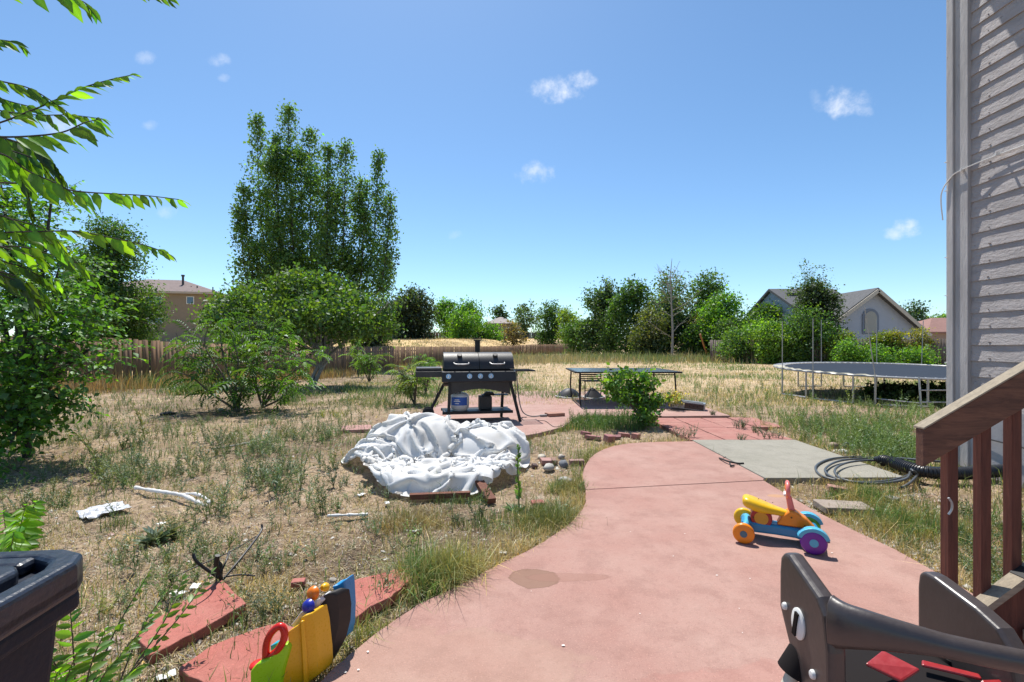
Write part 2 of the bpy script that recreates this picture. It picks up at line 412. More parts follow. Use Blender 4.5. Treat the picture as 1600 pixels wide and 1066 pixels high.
pink = concrete('pink_concrete', (.37, .21, .175), dust=(.43, .285, .24),
                stain=[(sx, sy, .13, .105, .8, (.24, .145, .105)), (s2x-.06, s2y+.02, .24, .045, .5, (.29, .16, .125)), (P(1180, 762)[0]+.05, P(1190, 775)[1], .07, .04, .5, (.5, .28, .12)),
                       (P(640, 1030)[0], P(640, 1030)[1]-.05, .7, .26, .22, (.42, .29, .21)), (1.1, 1.5, .9, .35, .16, (.45, .17, .14))])
pink_far = concrete('pink_patio_concrete', (.39, .235, .20), dust=(.45, .32, .275))
grey_c = concrete('grey_concrete', (.285, .27, .225), dust=(.33, .31, .265))
def slab(name, poly, m, z=0., t=.1):
    rr = random.Random(3); pts = [(x+rr.uniform(-.004, .004), y+rr.uniform(-.004, .004), z) for x, y in poly]
    o = MB().prism(pts, (0, 0, -t)).build(name, m); o['kind'] = 'structure'
    b = o.modifiers.new('bevel', 'BEVEL'); b.width = .007; b.segments = 2; b.limit_method = 'ANGLE'; b.angle_limit = math.radians(50)
    return o
slab('path', SLAB_NEAR, pink); slab('path_far_section', SLAB_FAR, pink); slab('path_side_section', SLAB_GREY, grey_c, .004)
slab('patio_paving', PATIO, pink_far)
# square pavers, four columns and four rows, laid as one sheet of paving with open joints
mbp = MB(); rr = random.Random(5); yy = PAVERS_Y0
for r in range(4):
    n = 3 if r < 2 else 4
    for cidx in range(n):
        x = PAVERS_X0+.455*cidx; rz = rr.uniform(-.018, .018)
        mbp.box((x+.225, yy+.245, -.04+rr.uniform(-.008, .004)), (.437, .475, .07), rz)
    yy += .495
pav = mbp.build('paver_paving', concrete('red_paver', (.37, .17, .145), dust=(.42, .24, .20), vs=2.2), bevel=.008); pav['kind'] = 'structure'
# paint flecks and dried splashes on the path
mbf = MB(); rr = random.Random(8)
for (px, py) in [(1155, 952), (1160, 990), (540, 1052), (575, 1020), (1070, 835), (560, 1048), (640, 925), (1172, 905), (1052, 870), (830, 925), (1000, 960), (880, 1010), (1120, 900), (985, 832), (1300, 865)]:
    x, y, _ = P(px, py); n = 7; r = rr.uniform(.002, .006); mbf.add([(x+r*rr.uniform(.6, 1.5)*math.cos(k*6.283/n), y+r*rr.uniform(.5, 1.2)*math.sin(k*6.283/n), .0045) for k in range(n)], [tuple(range(n))])
tag(mbf.build('path_paint_flecks', mat('chalk', (.75, .72, .68), .9)), kind='structure')

# ---------------- the lap sided house on the right ----------------
def paint_mat(name, col, bumpy=.8, sx=1, sz=1, sy=1):
    m = bpy.data.materials.new(name); m.use_nodes = True; nt = m.node_tree; N = nt.nodes; L = nt.links; b = N['Principled BSDF']; b.inputs['Roughness'].default_value = .7
    b.inputs['Specular IOR Level'].default_value = .3
    tc = N.new('ShaderNodeTexCoord'); mp = N.new('ShaderNodeMapping'); mp.inputs['Scale'].default_value = (sx, sy, sz); L.new(tc.outputs['Object'], mp.inputs[0])
    n = N.new('ShaderNodeTexNoise'); n.inputs['Scale'].default_value = 22; n.inputs['Detail'].default_value = 7; n.inputs['Roughness'].default_value = .7; L.new(mp.outputs[0], n.inputs['Vector'])
    n3 = N.new('ShaderNodeTexNoise'); n3.inputs['Scale'].default_value = 5; n3.inputs['Detail'].default_value = 5; L.new(mp.outputs[0], n3.inputs['Vector'])
    r = N.new('ShaderNodeMapRange'); L.new(n.outputs['Fac'], r.inputs[0]); r.inputs[1].default_value = .3; r.inputs[2].default_value = .36; r.inputs[3].default_value = .8; r.inputs[4].default_value = 0
    mx = N.new('ShaderNodeMixRGB'); L.new(r.outputs[0], mx.inputs[0]); mx.inputs[1].default_value = (*col, 1); mx.inputs[2].default_value = (.12, .10, .09, 1)
    r2 = N.new('ShaderNodeMapRange'); L.new(n3.outputs['Fac'], r2.inputs[0]); r2.inputs[1].default_value = .3; r2.inputs[2].default_value = .7; r2.inputs[3].default_value = .82; r2.inputs[4].default_value = 1.12
    ml = N.new('ShaderNodeMixRGB'); ml.blend_type = 'MULTIPLY'; ml.inputs[0].default_value = 1; L.new(mx.outputs[0], ml.inputs[1]); L.new(r2.outputs[0], ml.inputs[2]); L.new(ml.outputs[0], b.inputs['Base Color'])
    bu = N.new('ShaderNodeBump'); bu.inputs['Strength'].default_value = bumpy; bu.inputs['Distance'].default_value = .02; L.new(n.outputs['Fac'], bu.inputs['Height']); L.new(bu.outputs[0], b.inputs['Normal'])
    return m
hsid = paint_mat('weathered_lavender_grey_paint', (.41, .375, .365), 1., sz=1.6, sy=.7); htrim = paint_mat('trim_paint', (.45, .425, .41), .6, sz=.4, sx=2, sy=2); hfound = paint_mat('foundation_paint', (.40, .385, .39), .15)
WX, WY = 4.6, 4.95
house = thing('sided_house', 'grey lavender lap sided house with peeling paint and a white corner board', 'house', (WX+3, 2.0, 0))
mb = MB(); rr = random.Random(4); z = .60; k = 0
vs = []
while z < 6.2:
    h = .158; tlt = .011
    y0 = -3.0; nseg = 60
    ys_ = [y0+(WY-.1-y0)*i/nseg for i in range(nseg+1)]
    bot = [(WX-tlt+rr.uniform(-.002, .002), y, z+rr.uniform(-.002, .002)) for y in ys_]
    top = [(WX+.002, y, z+h+.004) for y in ys_]
    inn = [(WX+.012, y, z+.001) for y in ys_]
    n = nseg+1; f = []
    for i in range(nseg): f += [(i, i+1, n+i+1, n+i), (2*n+i, 2*n+i+1, i+1, i)]
    mb.add(bot+top+inn, f); z += h
mb.build('lap_siding', hsid, house, world=True)
mb = MB().box((WX+4.0, (WY-.09-3)/2, 3.1), (7.97, WY-.05+3, 5.2)); mb.build('wall', hfound, house, world=True)
MB().box((WX+.01, (WY-3)/2-.02, .28), (.05, WY+3, .66)).build('foundation', hfound, house, world=True)
MB().box((WX+.0, WY-.075, 3.1), (.075, .14, 6.2)).box((WX-.012, WY+.03, 3.1), (.09, .066, 6.2)).build('corner_board', htrim, house, world=True, bevel=.004)
MB().box((WX-.004, WY+.085, 3.1), (.05, .04, 6.2)).build('corner_channel', htrim, house, world=True, bevel=.006)
nm = mat('rusty_nail', (.10, .06, .045), .7); nl = MB(); rj = random.Random(12)
zz = .60
while zz < 5.4:
    for yy in (4.62, 4.21, 3.8): nl.cyl((WX-.009, yy+rj.uniform(-.02, .02), zz+.026), (WX-.0135, yy+rj.uniform(-.002, .002), zz+.026), .004, n=6)
    zz += .158
nl.build('nail_heads', nm, house, world=True)['kind'] = 'stuff'
# eaves and roof above the frame
MB().box((WX+4-.16, 1.1, 6.28), (8.35, 8.6, .06)).build('soffit', htrim, house, world=True)
MB().box((WX-.36, 1.1, 6.33), (.03, 8.66, .2)).build('fascia', htrim, house, world=True)
MB().prism([(WX-.42, -3.3, 6.42), (WX+4, -3.3, 8.4), (WX+8.4, -3.3, 6.42)], (0, 8.8, 0)).build('roof', mat('shingle_dark', (.08, .075, .07), .95, .3, 3), house, world=True)
# sagging cable clipped to the wall
cab = MB(); pts = [(WX-.05, WY+.12, 2.55+.0), (WX-.075, WY+.11, 2.82), (WX-.06, WY+.02, 2.96), (WX-.06, WY-.1, 3.0), (WX-.03, WY-.45, 3.02), (WX-.03, WY-1.2, 3.0), (WX-.03, WY-2.4, 3.02), (WX-.03, 0, 3.0)]
cab.tube(smooth_pts(pts, 6), .006, 6); 
for (y, z) in ((WY-.1, 3.0), (WY-.45, 3.02), (WY-1.2, 3.0)): cab.box((WX-.045, y, z), (.05, .012, .03))
o = cab.build('wall_cable', mat('cable_white', (.72, .70, .66), .5), house, world=True)
clm = mat('clip_white', (.75, .73, .70), .5)
for z in (1.05, 1.75, 2.15, 2.85, 3.15): MB().box((WX-.045, WY+.05, z), (.014, .10, .007)).build('cable_clip', clm, house, world=True)
MB().tube(smooth_pts([(WX-.03, WY-.12, .34), (WX-.05, 4.2, .31), (WX-.04, 3.6, .25), (WX-.04, 2.6, .2)], 6), .007, 6).build('low_cable', mat('cable_black', (.02, .02, .02), .5), house, world=True)

# ---------------- fences ----------------
def wood_mat(name, col, col2, sc_=(9, 9, .6), rough=.85, bump=.4, tint=True):
    m = bpy.data.materials.new(name); m.use_nodes = True; nt = m.node_tree; N = nt.nodes; L = nt.links; b = N['Principled BSDF']; b.inputs['Roughness'].default_value = rough; b.inputs['Specular IOR Level'].default_value = .25
    tc = N.new('ShaderNodeTexCoord'); mp = N.new('ShaderNodeMapping'); mp.inputs['Scale'].default_value = sc_; L.new(tc.outputs['Object'], mp.inputs[0])
    n = N.new('ShaderNodeTexNoise'); n.inputs['Scale'].default_value = 4; n.inputs['Detail'].default_value = 7; n.inputs['Roughness'].default_value = .7; n.inputs['Distortion'].default_value = .6; L.new(mp.outputs[0], n.inputs['Vector'])
    r = N.new('ShaderNodeMapRange'); L.new(n.outputs['Fac'], r.inputs[0]); r.inputs[1].default_value = .35; r.inputs[2].default_value = .65
    mx = N.new('ShaderNodeMixRGB'); L.new(r.outputs[0], mx.inputs[0]); mx.inputs[1].default_value = (*col, 1); mx.inputs[2].default_value = (*col2, 1)
    if tint:
        at = N.new('ShaderNodeAttribute'); at.attribute_name = 'col'; ml = N.new('ShaderNodeMixRGB'); ml.blend_type = 'MULTIPLY'; ml.inputs[0].default_value = 1
        L.new(mx.outputs[0], ml.inputs[1]); L.new(at.outputs['Color'], ml.inputs[2]); L.new(ml.outputs[0], b.inputs['Base Color'])
    else: L.new(mx.outputs[0], b.inputs['Base Color'])
    bu = N.new('ShaderNodeBump'); bu.inputs['Strength'].default_value = bump; bu.inputs['Distance'].default_value = .006; L.new(n.outputs['Fac'], bu.inputs['Height']); L.new(bu.outputs[0], b.inputs['Normal'])
    return m
fwood = wood_mat('fence_wood', (.30, .19, .115), (.20, .135, .09)); fpost = wood_mat('fence_post_wood', (.22, .15, .10), (.14, .10, .07), tint=False)
BOXF = np.array([(0, 1, 3, 2), (4, 6, 7, 5), (0, 4, 5, 1), (2, 3, 7, 6), (0, 2, 6, 4), (1, 5, 7, 3)])
def picket_fence(runs, h, label, pw=.14, gap=.010, seed=1, wood=None, off=0., hfun=None, name='picket_fence', warp=1.):
    rng = np.random.default_rng(seed); t = thing(name, label, 'fence', (*runs[0], 0)); V = []; T = []; CC = []; rails = MB(); plist = []; nb = 0
    for a, b in zip(runs[:-1], runs[1:]):
        a = np.array(a, float); b = np.array(b, float); L = np.linalg.norm(b-a); d = (b-a)/L; nrm = np.array([-d[1], d[0]]); n = int(L/(pw+gap))
        for i in range(n):
            c = a+d*(i+.5)*(pw+gap); g = float(ground_z(c[0], c[1])); hh = h+rng.uniform(-.025, .025)*warp; tz = rng.normal(0, .006)*warp; w2 = pw/2*rng.uniform(.93, 1.0); th = .009
            z0 = g-.05; z1 = g+hh
            vs = []
            for s1 in (-1, 1):
                for s2 in (-1, 1):
                    for zz in (z0, z1):
                        lean = tz*(1 if zz == z1 else 0)*6
                        p = c+d*(s1*w2+lean)+nrm*(s2*th+rng.normal(0, .002)); vs.append((p[0], p[1], zz))
            T.append(BOXF+8*nb); nb += 1; V += vs
            k = rng.uniform(.72, 1.22); CC += [(k, k*rng.uniform(.93, 1.03), k*rng.uniform(.86, 1.04))]*8
        for z in (.25, h-.3):
            m = max(1, int(L/2.4))
            for j in range(m):
                p0 = a+d*L*j/m+nrm*.03; p1 = a+d*L*(j+1)/m+nrm*.03
                rails.bar((p0[0], p0[1], ground_z(p0[0], p0[1])+z), (p1[0], p1[1], ground_z(p1[0], p1[1])+z), .035, .085)
        m = max(1, int(L/2.4))
        for j in range(m+1):
            p0 = a+d*L*j/m+nrm*.10; g = float(ground_z(p0[0], p0[1])); plist.append(MB().box((p0[0], p0[1], g+h/2-.08), (.09, .09, h+.06), math.atan2(d[1], d[0])))
    npmesh('pickets', V, np.concatenate(T), wood or fwood, t, np.array(CC)); rails.build('rails', fpost, t, world=True); 
    for q in plist: q.build('post', fpost, t, world=True)
    return t
picket_fence([(fence_x(9.5), 9.5), (fence_x(27), 27), (fence_x(66), 66), (11.5, 80)], 1.52, 'long weathered brown picket fence running along the left side of the yard into the distance', gap=.012)
gw = wood_mat('old_grey_fence_wood', (.20, .165, .14), (.13, .105, .09))
picket_fence([(15.5, 37.5), (19.8, 31.5), (34, 28.5)], 1.72, 'old grey brown picket fence behind the trampoline, overgrown with vines', seed=5, wood=gw)
dw = wood_mat('dark_fence_wood', (.035, .035, .05), (.02, .02, .03))
picket_fence([(-34, 31), (-14.8, 31)], 1.45, 'dark navy picket fence standing behind the brown fence under the tan house', seed=6, wood=dw, pw=.2, gap=0.004)
rw = wood_mat('red_brown_fence_wood', (.16, .10, .085), (.11, .075, .06))
picket_fence([(-42, 98), (-20, 100), (-3, 101)], 1.7, 'distant reddish brown fence along the top of the yellow bank', seed=7, wood=rw, pw=.3, gap=.01, warp=.5)
picket_fence([(-3, 101), (20, 104)], 1.45, 'distant grey fence along the bank right of the reddish one', seed=8, wood=gw, pw=.3, gap=.01, warp=.5)

# ---------------- neighbouring houses ----------------
def hip(x0, x1, y0, y1, ze, zr, ov=.5, rid=.5):
    """a hip roof as a prism body: eave rectangle with overhang, ridge along x"""
    a, b, c, d = x0-ov, x1+ov, y0-ov, y1+ov; ym = (c+d)/2; k = (d-c)/2*rid*2
    v = [(a, c, ze), (b, c, ze), (b, d, ze), (a, d, ze), (a+k, ym, zr), (b-k, ym, zr), (a, c, ze-.2), (b, c, ze-.2), (b, d, ze-.2), (a, d, ze-.2)]
    f = [(0, 1, 5, 4), (1, 2, 5), (2, 3, 4, 5), (3, 0, 4), (0, 6, 7, 1), (1, 7, 8, 2), (2, 8, 9, 3), (3, 9, 6, 0), (6, 9, 8, 7)]
    return v, f
glass = mat('window_glass', (.05, .09, .16), .08, spec=.9); wframe = mat('window_frame_white', (.72, .72, .70), .5)
def window(parent, cx, cy, cz, w_, h_, panes=2):
    """a window in a wall facing -y in the parent's own frame"""
    t = .07; m = MB()
    m.box((cx, cy-.03, cz+h_/2-t/2), (w_, .08, t)).box((cx, cy-.03, cz-h_/2+t/2), (w_, .08, t))
    for i in range(panes+1):
        m.box((cx-w_/2+t/2+(w_-t)*i/panes, cy-.03, cz), (t, .08, h_-2*t))
    o = m.build('window', wframe, parent)
    MB().box((cx, cy-.012, cz), (w_-.1, .03, h_-.1)).build('pane', glass, o)
# tan two storey house: local x along its front
t = thing('tan_house', 'tan two storey stucco house with a brown hip roof above the dark fence', 'house', (-52.5, 57.2, 0), math.radians(13))
tan = mat('tan_stucco', (.27, .215, .16), .9, .1, 2); rf = mat('brown_roof_tile', (.23, .17, .155), .9, .25, 2.5, bump=.6, bscale=6)
MB().box((7.6, 5.5, 3.8), (15.2, 11, 8.1)).build('wall', tan, t)
v, f = hip(0, 15.2, 0, 11, 7.95, 10.1, .6); ro = MB().add(v, f).build('roof', rf, t)
MB().box((7.6, -.63, 7.85), (16.4, .06, .26)).build('fascia', mat('tan_fascia', (.42, .36, .30), .7), t)
MB().cyl((10.6, 3.0, 9.0), (10.6, 3.0, 10.35), .13).cyl((10.6, 3.0, 10.3), (10.6, 3.0, 10.5), .2).build('flue', mat('flue_dark', (.06, .05, .05), .6), ro)
for (x, y) in ((12.8, 1.5), (14.3, 2.4), (11.9, 2.1)): MB().cyl((x, y, 8.3), (x, y, 8.95), .07).build('vent_pipe', mat('vent_dark', (.07, .06, .06), .6), ro)
window(t, 8.6, 0, 6.8, 1.75, 1.15); window(t, 12.6, 0, 6.95, .85, .95, 1); window(t, 8.7, 0, 4.35, 1.8, .72)
# small far house
t = thing('distant_house', 'small distant grey brown house with a pale roof between the far trees', 'house', (-6.4, 118, 0))
MB().box((3.6, 4, 4.6), (7, 8, 4.6)).build('wall', mat('grey_brown_stucco', (.20, .165, .14), .9), t)
v, f = hip(0, 7.1, 0, 8, 6.85, 8.6, .5, .42); MB().add(v, f).build('roof', mat('pale_roof', (.36, .31, .28), .9, .15, 3), t)
window(t, 5.4, 0, 5.5, 1.0, .8, 1)
t = thing('distant_house', 'pale far house half hidden behind the poplar and the dark round tree', 'house', (-32, 104, 0))
MB().box((4, 4, 4), (8, 8, 6)).build('wall', mat('pale_stucco', (.42, .38, .34), .9), t)
v, f = hip(0, 8, 0, 8, 7.0, 9.0, .5, .42); MB().add(v, f).build('roof', mat('pink_roof', (.40, .30, .28), .9, .15, 3), t)
# blue grey house on the right
blue = mat('blue_grey_siding', (.40, .44, .52), .8, .06, 2); roofg = mat('grey_shingle', (.115, .115, .12), .95, .25, 4, bump=.6, bscale=8); trimw = mat('cream_trim', (.50, .45, .38), .7)
t = thing('gabled_house', 'blue grey gabled house with a dark shingle roof behind the vine covered fence', 'house', (24, 38, 0))
def Wd(px, py, y): return Q(px, py, y)
# front gable: its outline at y = 38
pk = Wd(1365, 456, 38); le = Wd(1307, 499, 38); re_ = Wd(1440, 521, 38)
MB().prism([(le[0], 38, -.3), (re_[0], 38, -.3), (re_[0], 38, re_[2]), (pk[0], 38, pk[2]), (le[0], 38, le[2])], (0, 10, 0)).box((27.9, 46, 2.2), (6, 7.6, 4.7)).build('wall', blue, t, world=True)
def slope(a, b, y0, y1, th=.22, ov=.35):
    a = Vector((a[0], 0, a[2])); b = Vector((b[0], 0, b[2])); d = (b-a).normalized(); b2 = b+d*ov; nn = Vector((-d.z, 0, d.x)); nn = nn if nn.z > 0 else -nn
    return [(a.x, y0, a.z), (b2.x, y0, b2.z), (b2.x+nn.x*th, y0, b2.z+nn.z*th), (a.x, y0, a.z+th*1.25)], (0, y1-y0, 0)
mb = MB(); mb.prism(*slope(pk, le, 37.5, 46.2)); mb.prism(*slope(pk, re_, 37.5, 46.2))
x0, x1 = Wd(1205, 457, 46)[0], 31.0; zr = Wd(1205, 455, 46)[2]; ze = 4.65
mb.prism([(x0-.25, 41.6, ze-.3), (x0-.25, 46, zr), (x0-.25, 50.4, ze-.3), (x0-.25, 50.4, ze-.1), (x0-.25, 46, zr+.22), (x0-.25, 41.6, ze-.1)], (x1-x0, 0, 0))
ro = mb.build('roof', roofg, t, world=True)
MB().prism([(x0, 42, -.3), (x0, 50, -.3), (x0, 50, ze-.15), (x0, 46, zr-.05), (x0, 42, ze-.15)], (5.5, 0, 0)).build('gable_wall', blue, t, world=True)
m = MB()
for s in (le, re_):
    a = Vector((pk[0], 37.42, pk[2]+.05)); b = Vector((s[0], 37.42, s[2]+.02)); b = b+(b-a).normalized()*.35; m.bar(a, b, .06, .26)
m.build('rake_board', trimw, t, world=True)
for px, py, yy in ((1237, 461, 44.6), (1335, 460, 44.2)):
    c = Wd(px, py, yy); MB().box((c[0], yy, c[2]+.0), (.9, .6, .30)).build('roof_vent', mat('roof_vent_dark', (.03, .03, .03), .7), ro, world=True)
wx0, wz = Wd(1361, 500, 37.9)[0], Wd(1361, 503, 37.9)[2]
arch = [(wx0-.65, 37.93, wz-.95), (wx0+.65, 37.93, wz-.95), (wx0+.65, 37.93, wz+.4)]+[(wx0+.65*math.cos(a), 37.93, wz+.4+.65*math.sin(a)) for a in np.linspace(.2, math.pi-.2, 8)]+[(wx0-.65, 37.93, wz+.4)]
o = MB().prism(arch, (0, .05, 0)).build('arched_window', mat('arch_trim', (.18, .21, .27), .7), t, world=True)
arch2 = [(wx0+(p[0]-wx0)*.74, 37.90, wz+(p[2]-wz)*.86-.06) for p in arch]; MB().prism(arch2, (0, .03, 0)).build('pane', mat('blind_glass', (.33, .32, .29), .4), o, world=True)
o = MB().box((x0-.03, 45.9, 3.9), (.1, 1.9, 1.15)).build('window', wframe, t, world=True)
for yy in (45.45, 46.35): MB().box((x0-.06, yy, 3.9), (.1, .8, .95)).build('pane', glass, o, world=True)
t = thing('distant_house', 'red roofed house just showing behind the corner board of the near house', 'house', (52, 60, 0))
MB().box((5, 4, 1.5), (10, 8, 3.4)).build('wall', mat('brick_wall_far', (.30, .22, .18), .9), t)
v, f = hip(0, 10, 0, 8, 3.0, 5.0, .5, .5); MB().add(v, f).build('roof', mat('red_roof', (.30, .16, .13), .9, .2, 3), t)
# ---------------- foliage tools ----------------
def norm(a): return a/np.maximum(np.linalg.norm(a, axis=-1, keepdims=True), 1e-9)
def rdir(n, rng): return norm(rng.normal(size=(n, 3)))
# a leaf lies along +y, its width along x, its fold along z
LEAF = (np.array([(0, 0, 0), (-.30, .42, .07), (0, 1, -.05), (.30, .42, .07), (0, .45, -.03)]), np.array([(0, 4, 1), (1, 4, 2), (2, 4, 3), (3, 4, 0)]))
LEAF2 = (np.array([(0, 0, 0), (-.34, .40, .08), (0, 1, -.06), (.34, .40, .08)]), np.array([(0, 2, 1), (0, 3, 2)]))
def _elm():
    V = [(0, 0, 0)]; T = []
    pr = [(.10, .10), (.22, .17), (.36, .212), (.5, .22), (.64, .195), (.77, .145), (.89, .075)]
    for i, (t, hw) in enumerate(pr):
        bend = -.13*t*t; V += [(-hw, t-.01, bend+hw*.32), (0, t, bend), (hw, t-.01, bend+hw*.32)]
        V[-3] = (V[-3][0]*(1+.06*(-1)**i), V[-3][1], V[-3][2]); V[-1] = (V[-1][0]*(1+.06*(-1)**i), V[-1][1], V[-1][2])
    V.append((0, 1.05, -.14)); n = len(pr); T += [(0, 2, 1), (0, 3, 2)]
    for i in range(n-1):
        a = 1+3*i; T += [(a, a+1, a+4), (a, a+4, a+3), (a+1, a+2, a+5), (a+1, a+5, a+4)]
    a = 1+3*(n-1); e = len(V)-1; T += [(a, a+1, e), (a+1, a+2, e)]
    return np.array(V, float), np.array(T)
ELM = _elm()
def inst(tpl, O, D, Nn, size, wide=None):
    """place a template at O along D with normal Nn; returns vertices, triangles"""
    V0, T0 = tpl; n = len(O); D = norm(D); X = norm(np.cross(D, Nn)); Z = np.cross(X, D)
    s = np.broadcast_to(np.asarray(size, float).reshape(-1, 1, 1), (n, 1, 1)); wd = 1.0 if wide is None else np.asarray(wide, float).reshape(-1, 1, 1)
    V = O[:, None, :]+s*(V0[None, :, 0:1]*wd*X[:, None, :]+V0[None, :, 1:2]*D[:, None, :]+V0[None, :, 2:3]*Z[:, None, :])
    T = (np.arange(n)*len(V0))[:, None, None]+T0[None]
    return V.reshape(-1, 3), T.reshape(-1, 3)
def cols(base, n, k, rng, var=.22, hue=.12, clump=None):
    b = np.array(base, float)*np.array([1.5, 1.58, 1.25]); f = np.exp(rng.normal(0, var, (n, 1))); h = rng.normal(0, hue, (n, 1))
    c = b*f*np.concatenate([1+h*1.6, 1+h*.5, 1-h], 1)
    if clump is not None: c = c*clump
    return np.repeat(np.clip(c, .003, .9), k, 0)
class Bag:
    def __init__(s): s.V = []; s.T = []; s.C = []; s.n = 0
    def add(s, V, T, c):
        s.V.append(V); s.T.append(T+s.n); s.C.append(c); s.n += len(V)
    def leaves(s, tpl, O, D, Nn, size, col, wide=None):
        V, T = inst(tpl, O, D, Nn, size, wide); s.add(V, T, np.repeat(col, len(tpl[0]), 0) if len(col) == len(O) else col)
    def build(s, name, m, parent=None, smooth=False):
        return npmesh(name, np.concatenate(s.V), np.concatenate(s.T), m, parent, np.concatenate(s.C), smooth=smooth)
leafm = leaf_mat('foliage', .50, .5, .035, (1.45, 1.5, .45)); leafn = leaf_mat('near_foliage', .6, .45, .03, (1.5, 1.55, .35)); grassm = leaf_mat('grass_blades', .35, .5, .04, (1.1, 1.1, .7))
bark = mat('bark_grey', (.16, .13, .10), .95, .3, 8, bump=.8, bscale=30); barkd = mat('bark_dark', (.06, .048, .038), .95, .3, 8, bump=.6, bscale=30); barkp = mat('bark_pale', (.36, .33, .29), .9, .25, 9, bump=.5, bscale=30)
GREEN = dict(dark=(.030, .060, .022), mid=(.050, .095, .022), bright=(.085, .165, .025), yellow=(.13, .18, .03), grey=(.065, .098, .045), olive=(.075, .088, .035), poplar=(.062, .112, .032))

def crown(bag, blobs, nclump, per, size, rng, col, csig=.3, up=.35, gap=.0, droop=.2, gseed=0, var=.25):
    B = np.array(blobs, float); wgt = (B[:, 3]*B[:, 4]*B[:, 5])**.72; idx = rng.choice(len(B), nclump, p=wgt/wgt.sum()); b = B[idx]
    u = rdir(nclump, rng); r = rng.uniform(.35, 1.0, (nclump, 1))**.5*(1+rng.normal(0, .07, (nclump, 1))); c = b[:, :3]+u*r*b[:, 3:6]
    if gap > 0:
        sc_ = 1.6/np.mean(B[:, 3]); k = fbm((c[:, 0]+c[:, 1]*.37)*sc_, c[:, 2]*sc_, gseed+5, 3); q = np.quantile(k, gap); c = c[k > q]; u = u[k > q]
    n = len(c); cl = np.exp(rng.normal(0, .22, (n, 1))); hs = rng.normal(0, .07, (n, 1)); clc = cl*np.concatenate([1+hs*2, 1+hs, 1-hs], 1)
    sg = csig*np.exp(rng.normal(0, .3, (n, 1)))
    O = np.repeat(c, per, 0)+rng.normal(size=(n*per, 3))*np.repeat(sg, per, 0)*np.array([1, 1, .75])
    D = rdir(n*per, rng); D[:, 2] -= droop; Nn = rdir(n*per, rng)+np.array([0, 0, up*2])+.3*np.repeat(u, per, 0)
    s = size*np.exp(rng.normal(0, .25, n*per)); cc = cols(col, n*per, 1, rng, var, .10)*np.repeat(clc, per, 0)
    bag.leaves(LEAF2, O, D, Nn, s, cc); return c
def limbs(base, blobs, tw, rng, r0=.14, fork=.3, twigs=None, bark_=None, sway=.08, t=None, extra=None):
    m = MB(); b = Vector(base); tops = [Vector(q[:3]) for q in blobs]
    h = max(q.z for q in tops)-b.z; hub = b+Vector((tw[0], tw[1], h*fork))
    m.tube(smooth_pts([b-Vector((0, 0, .1)), b+(hub-b)*.5+Vector((rng.normal(0, sway*.5), rng.normal(0, sway*.5), 0)), hub], 4), list(np.linspace(r0*1.25, r0*.8, 9)), 8)
    for q in tops:
        mid = hub+(q-hub)*.5+Vector((rng.normal(0, sway), rng.normal(0, sway), .1*h*fork))
        pts = smooth_pts([hub, mid, q], 4); m.tube(pts, list(np.linspace(r0*.6, r0*.12, len(pts))), 5)
        if twigs is not None and len(twigs):
            d = np.linalg.norm(twigs-np.array(q), axis=1); 
            for c in twigs[np.argsort(d)[:7]]: m.tube([mid.lerp(q, .3+.6*rng.random()), Vector(c)], [r0*.16, r0*.03], 4, cap=False)
    return m
def auto_blobs(cx, cy, z0, wd, h, rng, n=11, depth=None, top=None, low=.12):
    """ellipsoids filling an uneven crown of width wd and height h"""
    dp = depth or wd*.8; out = []
    for i in range(n):
        t = low+(.95-low)*(i+.5)/n+rng.uniform(-.05, .05); prof = math.sin(math.pi*min(.97, max(.12, t*.82+.14)))**.7
        if top: prof *= 1-top*t
        a = rng.uniform(0, 6.283); rr_ = prof*.5*rng.uniform(.2, .8); r = wd*rng.uniform(.17, .26)*(.7+.5*prof)
        x = math.cos(a)*rr_*wd; x = max(-wd/2+r*.9, min(wd/2-r*.9, x)); zz = z0+h*t; rz = min(r*rng.uniform(.8, 1.2), z0+h-zz+.15*h*rng.random()+.05*h)
        out.append((cx+x, cy+math.sin(a)*rr_*dp, zz, r, r*.9, max(rz, .06*h)))
    return out
def tree_px(label, px0, px1, ptop, Y, color, pbase=None, n=9000, size=.22, nb=12, name='tree', cat='tree', group=None, gap=.12, csig=.35, seed=1, bk=None, top=None, low=.12, r0=.16, depth=None, droop=.2, per=14, blobs=None, lean=(0, 0)):
    rng = np.random.default_rng(seed); xc = ((px0+px1)/2-800)/F*Y; g = float(ground_z(xc, Y)); wd = (px1-px0)/F*Y; zt = EYE-(ptop-HZ)/F*Y
    t = thing(name, label, cat, (xc, Y, g), 0, group)
    n = int(n*1.5)
    bl = blobs or auto_blobs(xc, Y, g, wd, zt-g, rng, nb, depth, top, low)
    bag = Bag(); col = GREEN[color] if isinstance(color, str) else color
    c = crown(bag, bl, n//per, per, size, rng, col, csig, gap=gap, gseed=seed, droop=droop)
    bag.build('crown', leafm, t)
    limbs((xc-lean[0], Y, g), bl, lean, rng, r0, .28, c).build('trunk', bk or barkd, t, world=True, smooth=60)
    return t

